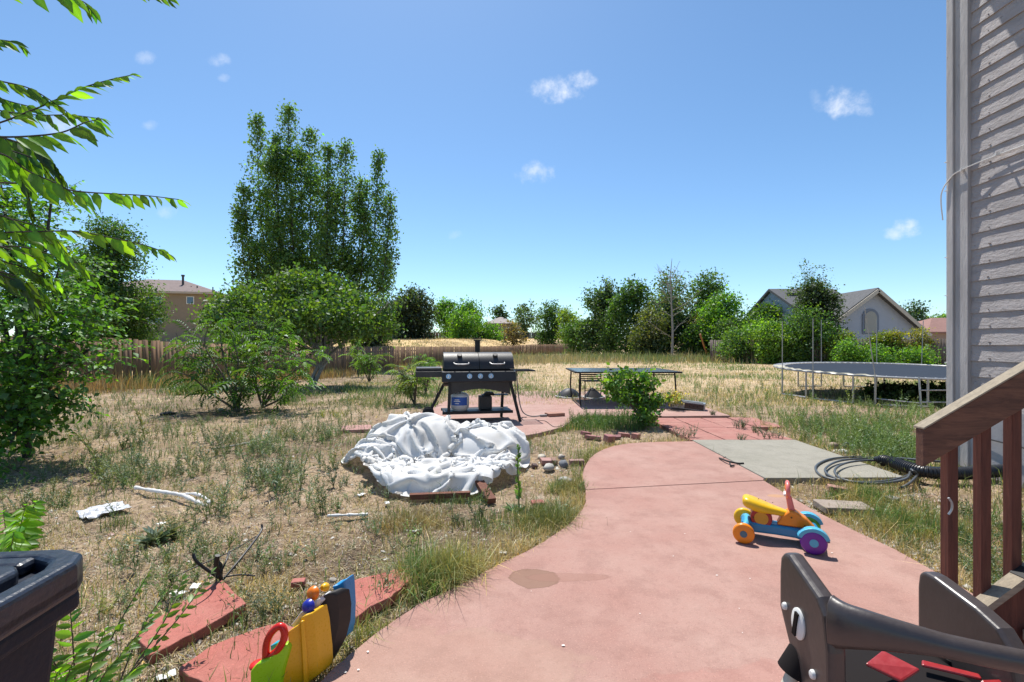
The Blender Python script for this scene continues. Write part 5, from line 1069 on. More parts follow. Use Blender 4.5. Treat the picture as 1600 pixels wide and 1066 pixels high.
def grill():
    gx, gy = -.575, 7.98; t = thing('barbecue_grill', 'black double barrel barbecue grill with a chimney and four silver knobs on the pink patio', 'barbecue', (gx, gy, 0), math.radians(11))
    # firebox: lower half barrel, closed
    R = .285; zc = .835
    def half(x0, x1, a0, a1, r, th, n=18):
        m = MB(); vs = []; fs = []; k = n+1
        for x in (x0, x1):
            for rr_ in (r, r-th):
                for i in range(k):
                    a = a0+(a1-a0)*i/n; vs.append((x, -math.cos(a)*rr_, zc+math.sin(a)*rr_))
        for i in range(n): fs += [(i, i+1, 2*k+i+1, 2*k+i), (k+i, 3*k+i, 3*k+i+1, k+i+1), (i, k+i, k+i+1, i+1), (2*k+i, 2*k+i+1, 3*k+i+1, 3*k+i)]
        fs += [(0, 2*k, 3*k, k), (k-1, 2*k-1, 4*k-1, 3*k-1)]
        m.add(vs, fs)
        for x, s in ((x0, 1), (x1, -1)):
            ring = [(x, -math.cos(a0+(a1-a0)*i/n)*r*.998, zc+math.sin(a0+(a1-a0)*i/n)*r*.998) for i in range(k)]; m.prism(ring, (s*.012, 0, 0))
        return m
    half(-.56, .56, math.pi, 2*math.pi, R-.01, .02).build('firebox', blackm, t, smooth=40)
    half(-.565, -.004, 0.06, math.pi, R, .012).build('lid', blackp, t, smooth=40); l2 = half(.004, .565, .06, math.pi, R, .012).build('lid', blackp, t, smooth=40)
    for x in (-.29, .29):
        h = MB(); h.tube(smooth_pts([(x-.12, -R*.90, zc+.12), (x-.10, -R-.05, zc+.10), (x, -R-.062, zc+.095), (x+.10, -R-.05, zc+.10), (x+.12, -R*.90, zc+.12)], 4), .011, 8); h.build('lid_handle', steel, t, smooth=60)
        a = math.radians(52); c = Vector((x-.02, -math.cos(a)*R, zc+math.sin(a)*R)); n = Vector((0, -math.cos(a), math.sin(a)))
        MB().cyl(c-n*.005, c+n*.028, .042, .038).build('thermometer', rubber, t, smooth=40)
        MB().cyl(c+n*.026, c+n*.031, .030).build('dial', blackp, t)
        for s in (-.2, .2): MB().box((x+s, R*.95, zc+.05), (.06, .03, .09)).build('hinge', blackm, t)
    MB().cyl((.02, .16, zc+.2), (.02, .16, zc+.47), .045).cyl((.02, .16, zc+.47), (.02, .16, zc+.49), .062).cyl((.02, .16, zc+.51), (.02, .16, zc+.525), .066).build('chimney', blackm, t, smooth=40)
    # control panel, side burner, shelves
    MB().prism([(-.60, -.27, .645), (-.60, -.40, .66), (-.60, -.37, .815), (-.60, -.25, .825)], (1.18, 0, 0)).build('control_panel', blackp, t, bevel=.006)
    for x in (-.50, -.17, .0, .17):
        c = Vector((x, -.388, .745)); n = Vector((0, -.98, .18)).normalized(); k = MB().cyl(c-n*.002, c+n*.006, .040).build('knob', chrome, t, smooth=40)
        MB().cyl(c+n*.006, c+n*.034, .024, .020).box(c+n*.036, (.010, .012, .036)).build('knob_grip', chrome, k, smooth=40)
    MB().box((-.80, -.02, .80), (.42, .50, .05)).build('side_burner_shelf', blackm, t, bevel=.006); MB().box((-.80, -.02, .852), (.40, .46, .05)).build('side_burner_lid', blackp, t, bevel=.010)
    MB().box((-.80, -.275, .775), (.42, .02, .09)).build('side_burner_front', blackp, t, bevel=.004)
    sh = MB()
    for i in range(7): sh.box((.74, -.24+.075*i, .815), (.36, .018, .014))
    sh.box((.915, -.01, .815), (.02, .50, .022)).box((.57, -.01, .815), (.02, .50, .022)).box((.74, -.25, .815), (.36, .014, .022)).box((.74, .21, .815), (.36, .02, .022)).build('side_shelf', blackm, t)
    # apron with an arched lower edge
    arc = [(-.50, -.285, .66), (-.50, -.285, .44)]+[(-.42+.84*i/10, -.285, .46+.075*math.sin(math.pi*i/10)) for i in range(11)]+[(.50, -.285, .44), (.50, -.285, .66)]
    MB().prism(arc, (0, .012, 0)).build('front_apron', blackp, t)
    legs = [((-.47, -.27, .66), (-.50, -.30, 0)), ((.50, -.27, .66), (.66, -.32, 0)), ((-.50, .24, .66), (-.80, .20, .075)), ((.48, .24, .66), (.44, .22, 0))]
    for a, b in legs: MB().bar(a, b, .045, .045, (0, 1, 0)).build('leg', blackm, t, bevel=.003)
    for y in (.10, .30): MB().lathe([(.02, -.02), (.085, -.018), (.098, -.01), (.098, .01), (.085, .018), (.02, .02)], (-.80, y, .10), (0, 1, 0), 22).build('wheel', rubber, t, smooth=50)
    MB().cyl((-.80, .08, .10), (-.80, .32, .10), .010).build('axle', steel, t)
    s = MB(); s.box((-.02, -.02, .165), (1.12, .50, .018)); s.box((-.02, -.27, .155), (1.14, .018, .045)).box((-.02, .22, .155), (1.14, .018, .045)); s.build('bottom_shelf', blackm, t, bevel=.003)
    MB().box((.13, .02, .285), (.20, .26, .215)).build('ash_box', mat('dusty_black', (.05, .048, .045), .7, .3, 8), t, bevel=.012); MB().box((.30, .05, .405), (.44, .20, .012)).prism([(.10, .0, .41), (.30, .0, .41), (.26, .0, .45), (.16, .0, .46)], (0, .1, 0)).build('warming_rack', blackm, t)
    # gas bottle on the shelf
    c = Vector((gx, gy, 0))+Matrix.Rotation(math.radians(11), 3, 'Z') @ Vector((-.30, -.10, 0)); g = thing('propane_tank', 'white propane tank with a blue label standing on the grill shelf', 'gas tank', (c.x, c.y, .174), 0)
    MB().lathe([(.11, 0), (.12, .02), (.145, .05), (.152, .10), (.152, .21), (.14, .255), (.10, .285), (.03, .30)], n=28).build('tank', mat('white_enamel', (.70, .70, .68), .35, .08, 8), g, smooth=50)
    MB().lathe([(.11, 0), (.11, .03)], (0, 0, -.004)).build('foot_ring', white_p, g)
    lab = MB(); vs = []; n = 12
    for i in range(n+1):
        a = -math.pi/2-.95+1.9*i/n; vs += [(.1535*math.cos(a), .1535*math.sin(a), .095), (.1535*math.cos(a), .1535*math.sin(a), .225)]
    lab.add(vs, [(2*i, 2*i+2, 2*i+3, 2*i+1) for i in range(n)]); lb = lab.build('label', mat('blue_label', (.02, .10, .42), .5), g)
    for k, (z, wd) in enumerate(((.185, .5), (.16, .7), (.125, .45))):
        vs = []; 
        for i in range(7):
            a = -math.pi/2-.2-wd/2+wd*i/6; vs += [(.1550*math.cos(a), .1550*math.sin(a), z-.006), (.1550*math.cos(a), .1550*math.sin(a), z+.008)]
        MB().add(vs, [(2*i, 2*i+2, 2*i+3, 2*i+1) for i in range(6)]).build('label_stripe', white_p, lb)
    m = MB(); m.cyl((0, 0, .295), (0, 0, .34), .02).cyl((0, 0, .33), (0, 0, .345), .035); m.build('valve', chrome, g)
    ch = Matrix.Rotation(math.radians(11), 3, 'Z'); w_ = lambda v: tuple(Vector((gx, gy, 0))+ch @ Vector(v))
    h = thing('gas_hose', 'grey gas hose hanging from the right grill shelf to a loose end on the patio', 'hose', (w_((.78, .1, 0))[0], w_((.78, .1, 0))[1], 0))
    MB().tube(smooth_pts([w_((.66, .16, .80)), w_((.67, .15, .5)), w_((.70, .12, .15)), w_((.72, .1, .012)), w_((.85, .05, .01))], 6), .008, 6).build('hose', mat('grey_rubber', (.13, .13, .13), .6), h, world=True)
    MB().tube(smooth_pts([w_((.70, .17, .80)), w_((.72, .16, .45)), w_((.78, .12, .12)), w_((.92, .08, .02)), w_((1.12, .10, .02))], 6), .011, 6).build('hose_tail', mat('pale_grey_rubber', (.24, .24, .23), .6), h, world=True)
    MB().box(w_((1.16, .10, .02)), (.12, .05, .035), .2).build('plug', mat('plug_grey', (.28, .27, .26), .7), h, world=True, bevel=.006)
    # power cord trailing over the patio
    tag(MB().tube(smooth_pts([P(840, 657, .006), P(852, 658, .006), P(866, 667, .006), P(880, 664, .006)], 6), .004, 5).build('power_cord', rubber), 'thin dark cord curving over the patio right of the grill', 'cord')
    tag(MB().tube(smooth_pts([w_((-.62, -.1, .62)), w_((-.70, -.2, .35)), w_((-.78, -.3, .06)), w_((-.70, -.5, .008)), w_((-.9, -.45, -.02))], 6), .007, 5).build('rubber_tube', rubber), 'black tube looping down at the left side of the grill', 'hose')
grill()

def patio_table():
    x0, x1, y0, y1, z = 1.28, 3.40, 9.62, 11.3, .70; t = thing('patio_table', 'long dark glass topped patio table on thin black legs', 'table', ((x0+x1)/2, (y0+y1)/2, 0)); tm = mat('table_top_slate', (.085, .10, .105), .22, .1, 3, spec=.7)
    MB().box(((x0+x1)/2, (y0+y1)/2, z), (x1-x0-.06, y1-y0-.06, .010)).build('table_top', tm, t, world=True)
    r = MB(); q = [(x0, y0), (x1, y0), (x1, y1), (x0, y1)]
    for i in range(4): r.bar((*q[i], z-.008), (*q[(i+1) % 4], z-.008), .034, .03)
    r.build('rim', blackm, t, world=True, bevel=.003)
    for (x, y, s, u) in ((x0+.10, y0+.12, -1, -1), (x1-.10, y0+.12, 1, -1), (x0+.10, y1-.12, -1, 1), (x1-.10, y1-.12, 1, 1)):
        MB().tube(smooth_pts([(x, y, z-.02), (x+.015*s, y+.02*u, .35), (x+.0*s, y+.01*u, .12), (x-.02*s, y, 0.0)], 4), .017, 8).build('leg', blackm, t, world=True, smooth=50)
    for y in (y0+.12, y1-.12): MB().tube([(x0+.1, y, z-.06), (x1-.1, y, z-.06)], .011, 6).build('crossbar', blackm, t, world=True)
    tag(MB().ball((x0+.86, y0+.7, z+.022), (.05, .04, .02), 8, 6, .2, 3).build('black_rag', rubber), 'small black rag lying on the patio table top', 'rag')
patio_table()
def patio_chair():
    t = thing('patio_chair', 'black slatted metal chair pushed under the left half of the table', 'chair', (1.86, 11.0, 0), math.radians(4), 'black chairs pushed under the patio table')
    for sx in (-.24, .24):
        MB().tube(smooth_pts([(sx, -.22, 0), (sx, -.22, .30), (sx, -.22, .42)], 3), .012, 7).build('leg', blackm, t, smooth=50)
        MB().tube(smooth_pts([(sx, .26, 0), (sx, .22, .36), (sx, .24, .50), (sx, .27, .64)], 3), .012, 7).build('leg', blackm, t, smooth=50)
    s = MB()
    for i in range(7): s.box((0, -.21+.07*i, .425), (.48, .045, .010))
    s.build('seat', blackm, t); b = MB()
    for i in range(4): b.box((0, .235+.008*i, .46+.05*i), (.48, .008, .022))
    b.build('backrest', blackm, t)
    MB().box((0, -.22, .22), (.48, .014, .014)).build('stretcher', blackm, t); MB().box((0, .225, .22), (.48, .014, .014)).build('stretcher', blackm, t); return t
ch = patio_chair(); c2 = copy_tree(ch); c2.location = (2.62, 11.05, 0); c2.rotation_euler = (0, 0, math.radians(-5)); c2['label'] = 'black slatted metal chair pushed under the right half of the table'
# dark covers with white edges by the table leg
def cover(label, px, py, w_, h_, peak, seed):
    rng = np.random.default_rng(seed); b = P(px, py); t = thing('seat_shell', label, 'seat shell', (b[0], b[1], 0)); n = 26; k = 14; vs = [(b[0]+peak[0]*w_/2, b[1]+.1, h_)]; fs = []; rim = []
    for j in range(1, k+1):
        r = j/k
        for i in range(n):
            a = 6.283*i/n; x = math.cos(a)*w_/2*r+peak[0]*w_/2*(1-r); y = math.sin(a)*w_*.42*r; z = h_*(1-r**peak[1])*(1+.06*math.sin(3*a+seed)*r)+.012
            vs.append((b[0]+x, b[1]+y+.1, z)); 
            if j == k: rim.append((b[0]+x, b[1]+y+.1, .018+.014*math.sin(2*a+seed)))
    for i in range(n): fs.append((0, 1+i, 1+(i+1) % n))
    for j in range(k-1):
        for i in range(n): a_, b_ = 1+j*n+i, 1+j*n+(i+1) % n; fs.append((a_, a_+n, b_+n, b_))
    MB().add(vs, fs).build('shell', mat('dark_navy_mesh', (.016, .018, .028), .55), t, world=True, smooth=180); MB().tube(rim+[rim[0]], .021, 8).build('white_rim', mat('grimy_white', (.55, .55, .53), .6, .2, 10), t, world=True, smooth=180)
cover('dark domed seat shell with a white rim lying left of the front table leg', 889, 622, .60, .21, (.1, 2.2), 1); cover('peaked dark shell with a white edge right of the front table leg', 929, 623, .50, .25, (-.2, 1.15), 2)
def silver_box():
    b = P(1076, 640); t = thing('stereo_receiver', 'silver grey electronics box with a dark front lying tilted beside the shrub', 'receiver', (b[0], b[1], .0), math.radians(-22)); M = Matrix.Rotation(math.radians(5), 3, 'Y')
    MB().box((0, 0, .085), (.60, .26, .145), M=M).build('body', mat('brushed_silver', (.36, .37, .37), .38, .15, 5, metal=.5), t, bevel=.008)
    MB().box((.10, -.134, .075), (.34, .012, .10), M=M).build('front_panel', mat('dark_glass', (.012, .012, .014), .15), t, bevel=.002)
    for x in (.0, .07, .14): MB().cyl((x+.02, -.140, .075), (x+.02, -.152, .075), .014).build('knob', rubber, t)
    MB().box((0, 0, .164), (.52, .18, .008), M=M).build('vent_plate', mat('vent_grey', (.16, .17, .17), .5), t)
silver_box()

def stone(label, px, py, w_, d_, h_, col, seed, name='stone', cat='stone', z=-.035, rz=None, j=.10, o='fieldstone'):
    b = P(px, py); rr_ = random.Random(seed); m = MB().ball((0, 0, 0), (w_/2*.96, d_/2, h_/2), 9, 6, j+.06, seed); ob = m.build(name, mat(name+'_m', col, .9, .3, 14, bump=.5, bscale=50)); ob.location = (b[0], b[1], z+h_*.42)
    for p in ob.data.polygons: p.use_smooth = True
    ob.rotation_euler = (0, 0, rr_.uniform(0, 3) if rz is None else rz); return tag(ob, label, cat)
def brick(label, px, py, sz, rz, col, seed, z=0., tilt=(0, 0), name='brick', cat='brick', chip=True):
    b = P(px, py); rr_ = random.Random(seed); m = MB(); x, y, h = sz[0]/2, sz[1]/2, sz[2]; nn = 14; top = []
    for i, (cx, cy) in enumerate(((-x, -y), (x, -y), (x, y), (-x, y))):
        nx, ny = ((-x, -y), (x, -y), (x, y), (-x, y))[(i+1) % 4]
        for k in range(4):
            f = k/4; top.append((cx+(nx-cx)*f+rr_.uniform(-.03, .03)*min(sz[:2])*(1 if chip else .2), cy+(ny-cy)*f+rr_.uniform(-.03, .03)*min(sz[:2])*(1 if chip else .2), h))
    m.prism(top, (0, 0, -h)); ob = m.build(name, mat(name+'_m', col, .9, .25, 12, bump=.5, bscale=60), bevel=.006); ob.location = (b[0], b[1], z); ob.rotation_euler = (tilt[0], tilt[1], rz); return tag(ob, label, cat)
RED = (.36, .15, .125); 
brick('lone red paving brick lying flat on the patio', 867, 650, (.30, .20, .055), .35, (.42, .22, .16), 1, .002)
brick('broken purple red brick, leftmost in the row behind the pink path', 915, 677, (.13, .09, .05), .6, (.33, .14, .14), 2, -.03, (.1, .2))
brick('flat purple red brick piece, second in the row behind the path', 926, 683, (.20, .11, .05), -.4, (.38, .17, .16), 3, -.03, (-.1, .05))
brick('purple red brick standing on its edge in the middle of the row', 951, 687, (.13, .10, .09), .5, (.35, .15, .15), 4, -.03, (.15, .1))
brick('dark brick leaning on the upright one', 963, 683, (.13, .09, .05), -.3, (.26, .12, .12), 5, -.03, (.2, -.1))
brick('red brick chunk near the shrub stems', 975, 679, (.15, .09, .05), .2, (.40, .20, .17), 6, -.03, (0, .15))
brick('rightmost red brick chunk of the row behind the path', 993, 682, (.12, .09, .07), .9, (.42, .20, .16), 7, -.03, (.1, .1))
stone('cream flat stone at the back of the stone heap', 846, 713, .17, .10, .06, (.52, .47, .38), 11)
brick('broken pink brick with holes in the stone heap', 857, 720, (.17, .11, .05), .2, (.42, .24, .21), 12, -.03, (.08, .05))
stone('rounded white stone at the front of the stone heap', 858, 731, .145, .10, .085, (.50, .48, .43), 13)
stone('angular pale stone at the right back of the heap', 877, 714, .09, .08, .07, (.50, .44, .38), 14, j=.2)
stone('blue grey pointed stone right of the white one', 881, 726, .10, .09, .085, (.20, .21, .23), 15, j=.18)
brick('half brick nearest the pink path edge beside the heap', 901, 722, (.15, .08, .055), .08, (.33, .20, .17), 16, -.03)
brick('dark clinker left of the stone heap', 834, 727, (.06, .05, .045), .5, (.12, .08, .07), 17, -.03, (.3, .2))
stone('small white stone above the sheet corner', 823, 694, .06, .05, .04, (.50, .47, .40), 18); stone('small white stone left of the other small one', 811, 691, .05, .04, .035, (.48, .43, .36), 19)
stone('grey lump half hidden in the edge grass', 882, 748, .14, .10, .05, (.38, .37, .35), 20, j=.25)
brick('small red brick chip next to the tall weed', 840, 786, (.10, .07, .035), .3, (.40, .13, .11), 21, -.02, (.1, .05))
brick('red brick chip on bare dirt above the walker toy', 466, 909, (.065, .05, .03), .2, (.42, .15, .12), 22, -.02)
stone('small round pebble stone right of the brick chip', 520, 900, .05, .035, .028, (.42, .38, .33), 23)
stone('white stone beside the sumac stems', 345, 640, .14, .1, .07, (.52, .48, .40), 24); stone('dark charred stone in the dry patch', 262, 646, .30, .2, .07, (.06, .055, .05), 25)
brick('large flat sandy stepping stone right of the path', 1318, 792, (.34, .20, .05), -.15, (.33, .27, .22), 26, -.03, name='flat_stone', cat='stone')
brick('rusty red brick fragment below the hose coil', 1312, 766, (.18, .07, .05), -.35, (.40, .22, .17), 27, -.02, (.1, .1))
brick('grey slate piece right of the rusty brick', 1392, 778, (.13, .08, .03), .5, (.28, .26, .26), 28, -.02, (.1, .1), name='slate_piece', cat='stone')
stone('grey blue stone behind the grey slab', 1325, 696, .17, .11, .08, (.30, .32, .35), 29); stone('white stone behind the grey slab, left of the hose', 1318, 705, .13, .09, .06, (.55, .53, .48), 30); stone('brown stone behind the grey slab', 1303, 697, .14, .1, .09, (.34, .26, .19), 31)
stone('tall pale grey stone near the black pipe', 1412, 700, .10, .1, .12, (.40, .40, .42), 32, j=.2)
brick('pale sandstone block in the rubble under the leaning tree', 527, 612, (.5, .3, .1), .4, (.46, .40, .32), 33, -.28, name='rubble_block', cat='rubble'); brick('flat pink slab lying left of the white sheet', 557, 671, (.42, .42, .05), .3, (.44, .24, .21), 34, -.02, name='paving_slab', cat='paving slab')
# broken red slabs lower left
def bslab(label, pts, z, seed, th=.045):
    m = MB(); rr_ = random.Random(seed); top = []
    W = [P(a, b, z) for a, b in pts]
    for i, p in enumerate(W):
        q = W[(i+1) % len(W)]
        for k in range(5):
            f = k/5; top.append((p[0]+(q[0]-p[0])*f+rr_.uniform(-.005, .005), p[1]+(q[1]-p[1])*f+rr_.uniform(-.005, .005), z))
    c = np.mean(np.array(W), 0); m.prism(top, (0, 0, -th)); ob = m.build('broken_slab', MT['rslab'], bevel=.004); return tag(ob, label, 'broken slab')
MT['rslab'] = concrete('broken_red_slab', (.40, .135, .11), dust=(.43, .19, .155), vs=3)
bslab('long red slab piece nearest the bin, with the black stakes over its corner', [(213, 988), (300, 930), (346, 905), (386, 942), (300, 990), (234, 1024)], .02, 1)
bslab('red slab piece at the bottom edge, left of the walker toy', [(276, 1046), (330, 1008), (405, 980), (440, 972), (470, 985), (430, 1040), (392, 1075), (330, 1072)], .018, 2)
bslab('red slab piece behind the walker toy reaching the grass tuft', [(530, 912), (585, 898), (628, 887), (644, 904), (610, 932), (575, 950), (540, 976), (505, 975)], .022, 3)

# trampoline
def trampoline():
    cx, cy, R = 9.5, 11.95, 2.62; zt = lambda y: .56+.032*(y-9.5); t = thing('trampoline', 'large round trampoline with bare enclosure poles standing in the weeds', 'trampoline', (cx, cy, -.03)); n = 72
    ring = lambda r, dz=0: [(cx+r*math.cos(6.2832*i/n), cy+r*math.sin(6.2832*i/n), zt(cy+r*math.sin(6.2832*i/n))+dz) for i in range(n)]
    MB().tube(ring(R)+[ring(R)[0]], .022, 8).build('frame_ring', steel, t, world=True, smooth=60)
    a = ring(R-.26, .0); MB().add(a+[(cx, cy, zt(cy)-.06)], [(i, (i+1) % n, n) for i in range(n)]).build('jumping_mat', mat('mat_blue_grey', (.040, .050, .068), 1., .1, 3, spec=.05), t, world=True, smooth=180)
    b0 = ring(R-.26, .008); b1 = ring(R-.22, .010); MB().add(b0+b1, [(i, (i+1) % n, n+(i+1) % n, n+i) for i in range(n)]).build('mat_hem', mat('hem_pale', (.30, .30, .29), .9, spec=.1), t, world=True)
    s = MB()
    for i in range(96):
        a_ = 6.2832*i/96; p = [cx+(R-.225)*math.cos(a_), cy+(R-.225)*math.sin(a_)]; q = [cx+(R-.02)*math.cos(a_), cy+(R-.02)*math.sin(a_)]; s.tube([(*p, zt(p[1])+.004), (*q, zt(q[1])+.004)], .012, 5)
    s.build('springs', steel, t, world=True)
    pad = MB(); n0 = 30; v = []; 
    for i in range(n0+1):
        a_ = math.radians(150+75*i/n0)
        for r in (R-.22, R+.02): v.append((cx+r*math.cos(a_), cy+r*math.sin(a_), zt(cy+r*math.sin(a_))+.02+.012*math.sin(i*2.1)))
    pad.add(v, [(2*i, 2*i+1, 2*i+3, 2*i+2) for i in range(n0)]).build('faded_pad', mat('faded_pad', (.50, .47, .36), .8, .3, 3), t, world=True)
    for k, (deg, hh, ln) in enumerate(((198, 1.25, 0), (175, 1.2, 0), (225, 1.45, -.22), (92, 1.3, 0), (60, 1.3, 0), (38, 1.25, .05), (335, 1.3, .0), (285, 1.4, 0))):
        a_ = math.radians(deg); x, y = cx+(R+.03)*math.cos(a_), cy+(R+.03)*math.sin(a_); g = float(ground_z(x, y)); z = zt(y); m = MB(); a2 = a_+.32; x2, y2 = cx+R*math.cos(a2), cy+R*math.sin(a2); g2 = float(ground_z(x2, y2))
        m.tube([(x, y, z), (x, y, g+.03)], .021, 7); m.tube([(x2, y2, zt(y2)), (x2, y2, g2+.03)], .021, 7); m.tube([(x, y, g+.04), (x2, y2, g2+.04)], .021, 7); m.build('leg_frame', steel, t, world=True, smooth=50)
        MB().tube([(x*1.0, y, g+.1), (x, y, z), (x+ln, y, z+hh)], .0095, 7).build('enclosure_pole', mat('pole_grey', (.42, .42, .40), .5, .2, 6, metal=.3), t, world=True, smooth=50)
    a_ = math.radians(240); x, y = cx+(R+.08)*math.cos(a_), cy+(R+.08)*math.sin(a_); lad = MB()
    for dx in (0, .55): lad.tube([(x+dx, y-.05, -.02), (x+dx, y, zt(y)+.04)], .019, 7)
    for z in (.10, .34): lad.tube([(x, y-.04, z), (x+.55, y-.04, z)], .014, 6)
    lad.build('ladder', steel, t, world=True, smooth=50)
    MB().tube([(cx+(R+.03)*math.cos(math.radians(225)), cy+(R+.03)*math.sin(math.radians(225)), .12), (x, y-.02, .08)], .014, 6).build('brace', steel, t, world=True)
trampoline()
def under_bush():
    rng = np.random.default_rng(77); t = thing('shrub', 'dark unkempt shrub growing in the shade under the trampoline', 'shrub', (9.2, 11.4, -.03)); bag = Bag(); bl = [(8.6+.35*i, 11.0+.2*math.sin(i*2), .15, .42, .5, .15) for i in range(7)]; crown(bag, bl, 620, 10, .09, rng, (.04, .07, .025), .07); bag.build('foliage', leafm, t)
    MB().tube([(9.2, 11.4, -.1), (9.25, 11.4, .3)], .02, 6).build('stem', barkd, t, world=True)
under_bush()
# bare dead tree and the leaning stake in the row
def dead_tree():
    rng = np.random.default_rng(91); Y = 44.5; bx = 250/F*Y; t = thing('dead_tree', 'bare pale dead tree with thin twigs rising above the row', 'tree', (bx, Y, -.03)); m = MB(); tops = [(1051, 404), (1042, 418), (1062, 408), (1030, 425), (1070, 424), (1046, 440), (1058, 430), (1026, 412), (1078, 440), (1035, 450), (1090, 470), (1020, 470), (1080, 492), (1010, 500), (1095, 455)]
    trunk = [(bx, Y, -.1), Q(1051, 520, Y), Q(1049, 470, Y), Q(1048, 430, Y), Q(1050, 404, Y)]; sp = [Vector(p) for p in smooth_pts(trunk, 6)]; m.tube(sp, list(np.linspace(.13, .015, len(sp))), 8)
    for px, py in tops[1:]:
        e = Vector(Q(px, py, Y+rng.uniform(-1.5, 1.5))); i = min(range(len(sp)), key=lambda k: abs(sp[k].z-(e.z-1.6))); mid = sp[i].lerp(e, .5)+Vector((rng.normal(0, .15), 0, -.1)); pts = [Vector(p) for p in smooth_pts([sp[i], mid, e], 4)]; m.tube(pts, list(np.linspace(.035, .010, len(pts))), 5)
        for _ in range(5):
            s = pts[rng.integers(2, len(pts))]; m.tube([s, s+Vector((rng.normal(0, .45), rng.normal(0, .3), rng.uniform(.0, .8)))], [.018, .006], 4, cap=False)
    m.build('trunk', barkp, t, world=True, smooth=60)
    bag = Bag(); bl = [(*Q(a, b, Y), .5, .5, .4) for a, b in ((1040, 470), (1062, 480), (1030, 500), (1075, 470), (1085, 500), (1020, 520))]; crown(bag, bl, 110, 6, .12, rng, (.07, .07, .04), .3, gap=.2); bag.build('dry_leaves', leafm, t)
dead_tree()
tag(MB().tube([P(1107, 561, -.03), Q(1094, 522, 44.0)], [.11, .09], 8).build('wooden_stake', mat('orange_wood', (.42, .20, .10), .8, .2, 5)), 'orange brown wooden stake leaning in front of the bright green tree', 'stake')

# hose coil and corrugated pipe
def hose():
    t = thing('garden_hose', 'grey rubber hose lying in loose loops over the grey slab corner', 'hose', (*P(1350, 738)[:2], 0)); pts = [P(1475, 722, .10), P(1440, 719, .12), P(1400, 716, .07)]; rr_ = random.Random(2)
    for k in range(3):
        for i in range(9):
            a = .9+6.283*i/9; cx = 1352+k*6; rx = 78-k*9; ry = 20-k*1.0; pts.append(P(cx+rx*math.cos(a), 733+k*2.5-ry*math.sin(a)*1.0+rr_.uniform(-1.5, 1.5), .018+.012*k))
    pts += [P(1425, 735, .09), P(1433, 742, .05), P(1420, 756, .02), P(1405, 763, -.015)]
    MB().tube(smooth_pts(pts, 6), .0105, 8).build('hose', mat('hose_grey', (.075, .08, .085), .4), t, world=True, smooth=60)
hose()
def pipe():
    t = thing('drain_pipe', 'black corrugated drain pipe lying beside the house wall', 'pipe', (*P(1425, 740)[:2], 0)); c = [Vector(p) for p in smooth_pts([P(1366, 717, .055), P(1392, 722, .058), P(1420, 731, .06), P(1450, 738, .06), P(1490, 740, .06), P(1530, 738, .06), P(1570, 735, .06)], 24)]; m = MB(); rads = []; pts = []
    L = [0]; 
    for a, b in zip(c[:-1], c[1:]): L.append(L[-1]+(b-a).length)
    n = int(L[-1]/.0055)
    for i in range(n):
        s = L[-1]*i/(n-1); k = max(j for j in range(len(L)) if L[j] <= s+1e-9); k = min(k, len(c)-2); pts.append(c[k].lerp(c[k+1], (s-L[k])/max(1e-6, L[k+1]-L[k]))); e = min(1, .35+s/.12); rads.append((.058 if (i//2) % 2 else .050)*e)
    m.tube(pts, rads, 18); m.build('pipe', mat('pipe_black', (.016, .017, .02), .38), t, world=True, smooth=30)
pipe()
tag(MB().tube(smooth_pts([P(1124, 716, .012), P(1138, 721, .03), P(1152, 724, .014), P(1162, 724, .012)], 5), .009, 6).tube(smooth_pts([P(1140, 722, .02), P(1142, 728, .015), P(1147, 727, .012)], 4), .008, 6).tube([P(1130, 716, .015), P(1134, 714, .05)], .004, 5).build('black_clip', rubber), 'small black plastic clip lying on the joint by the grey slab', 'clip')

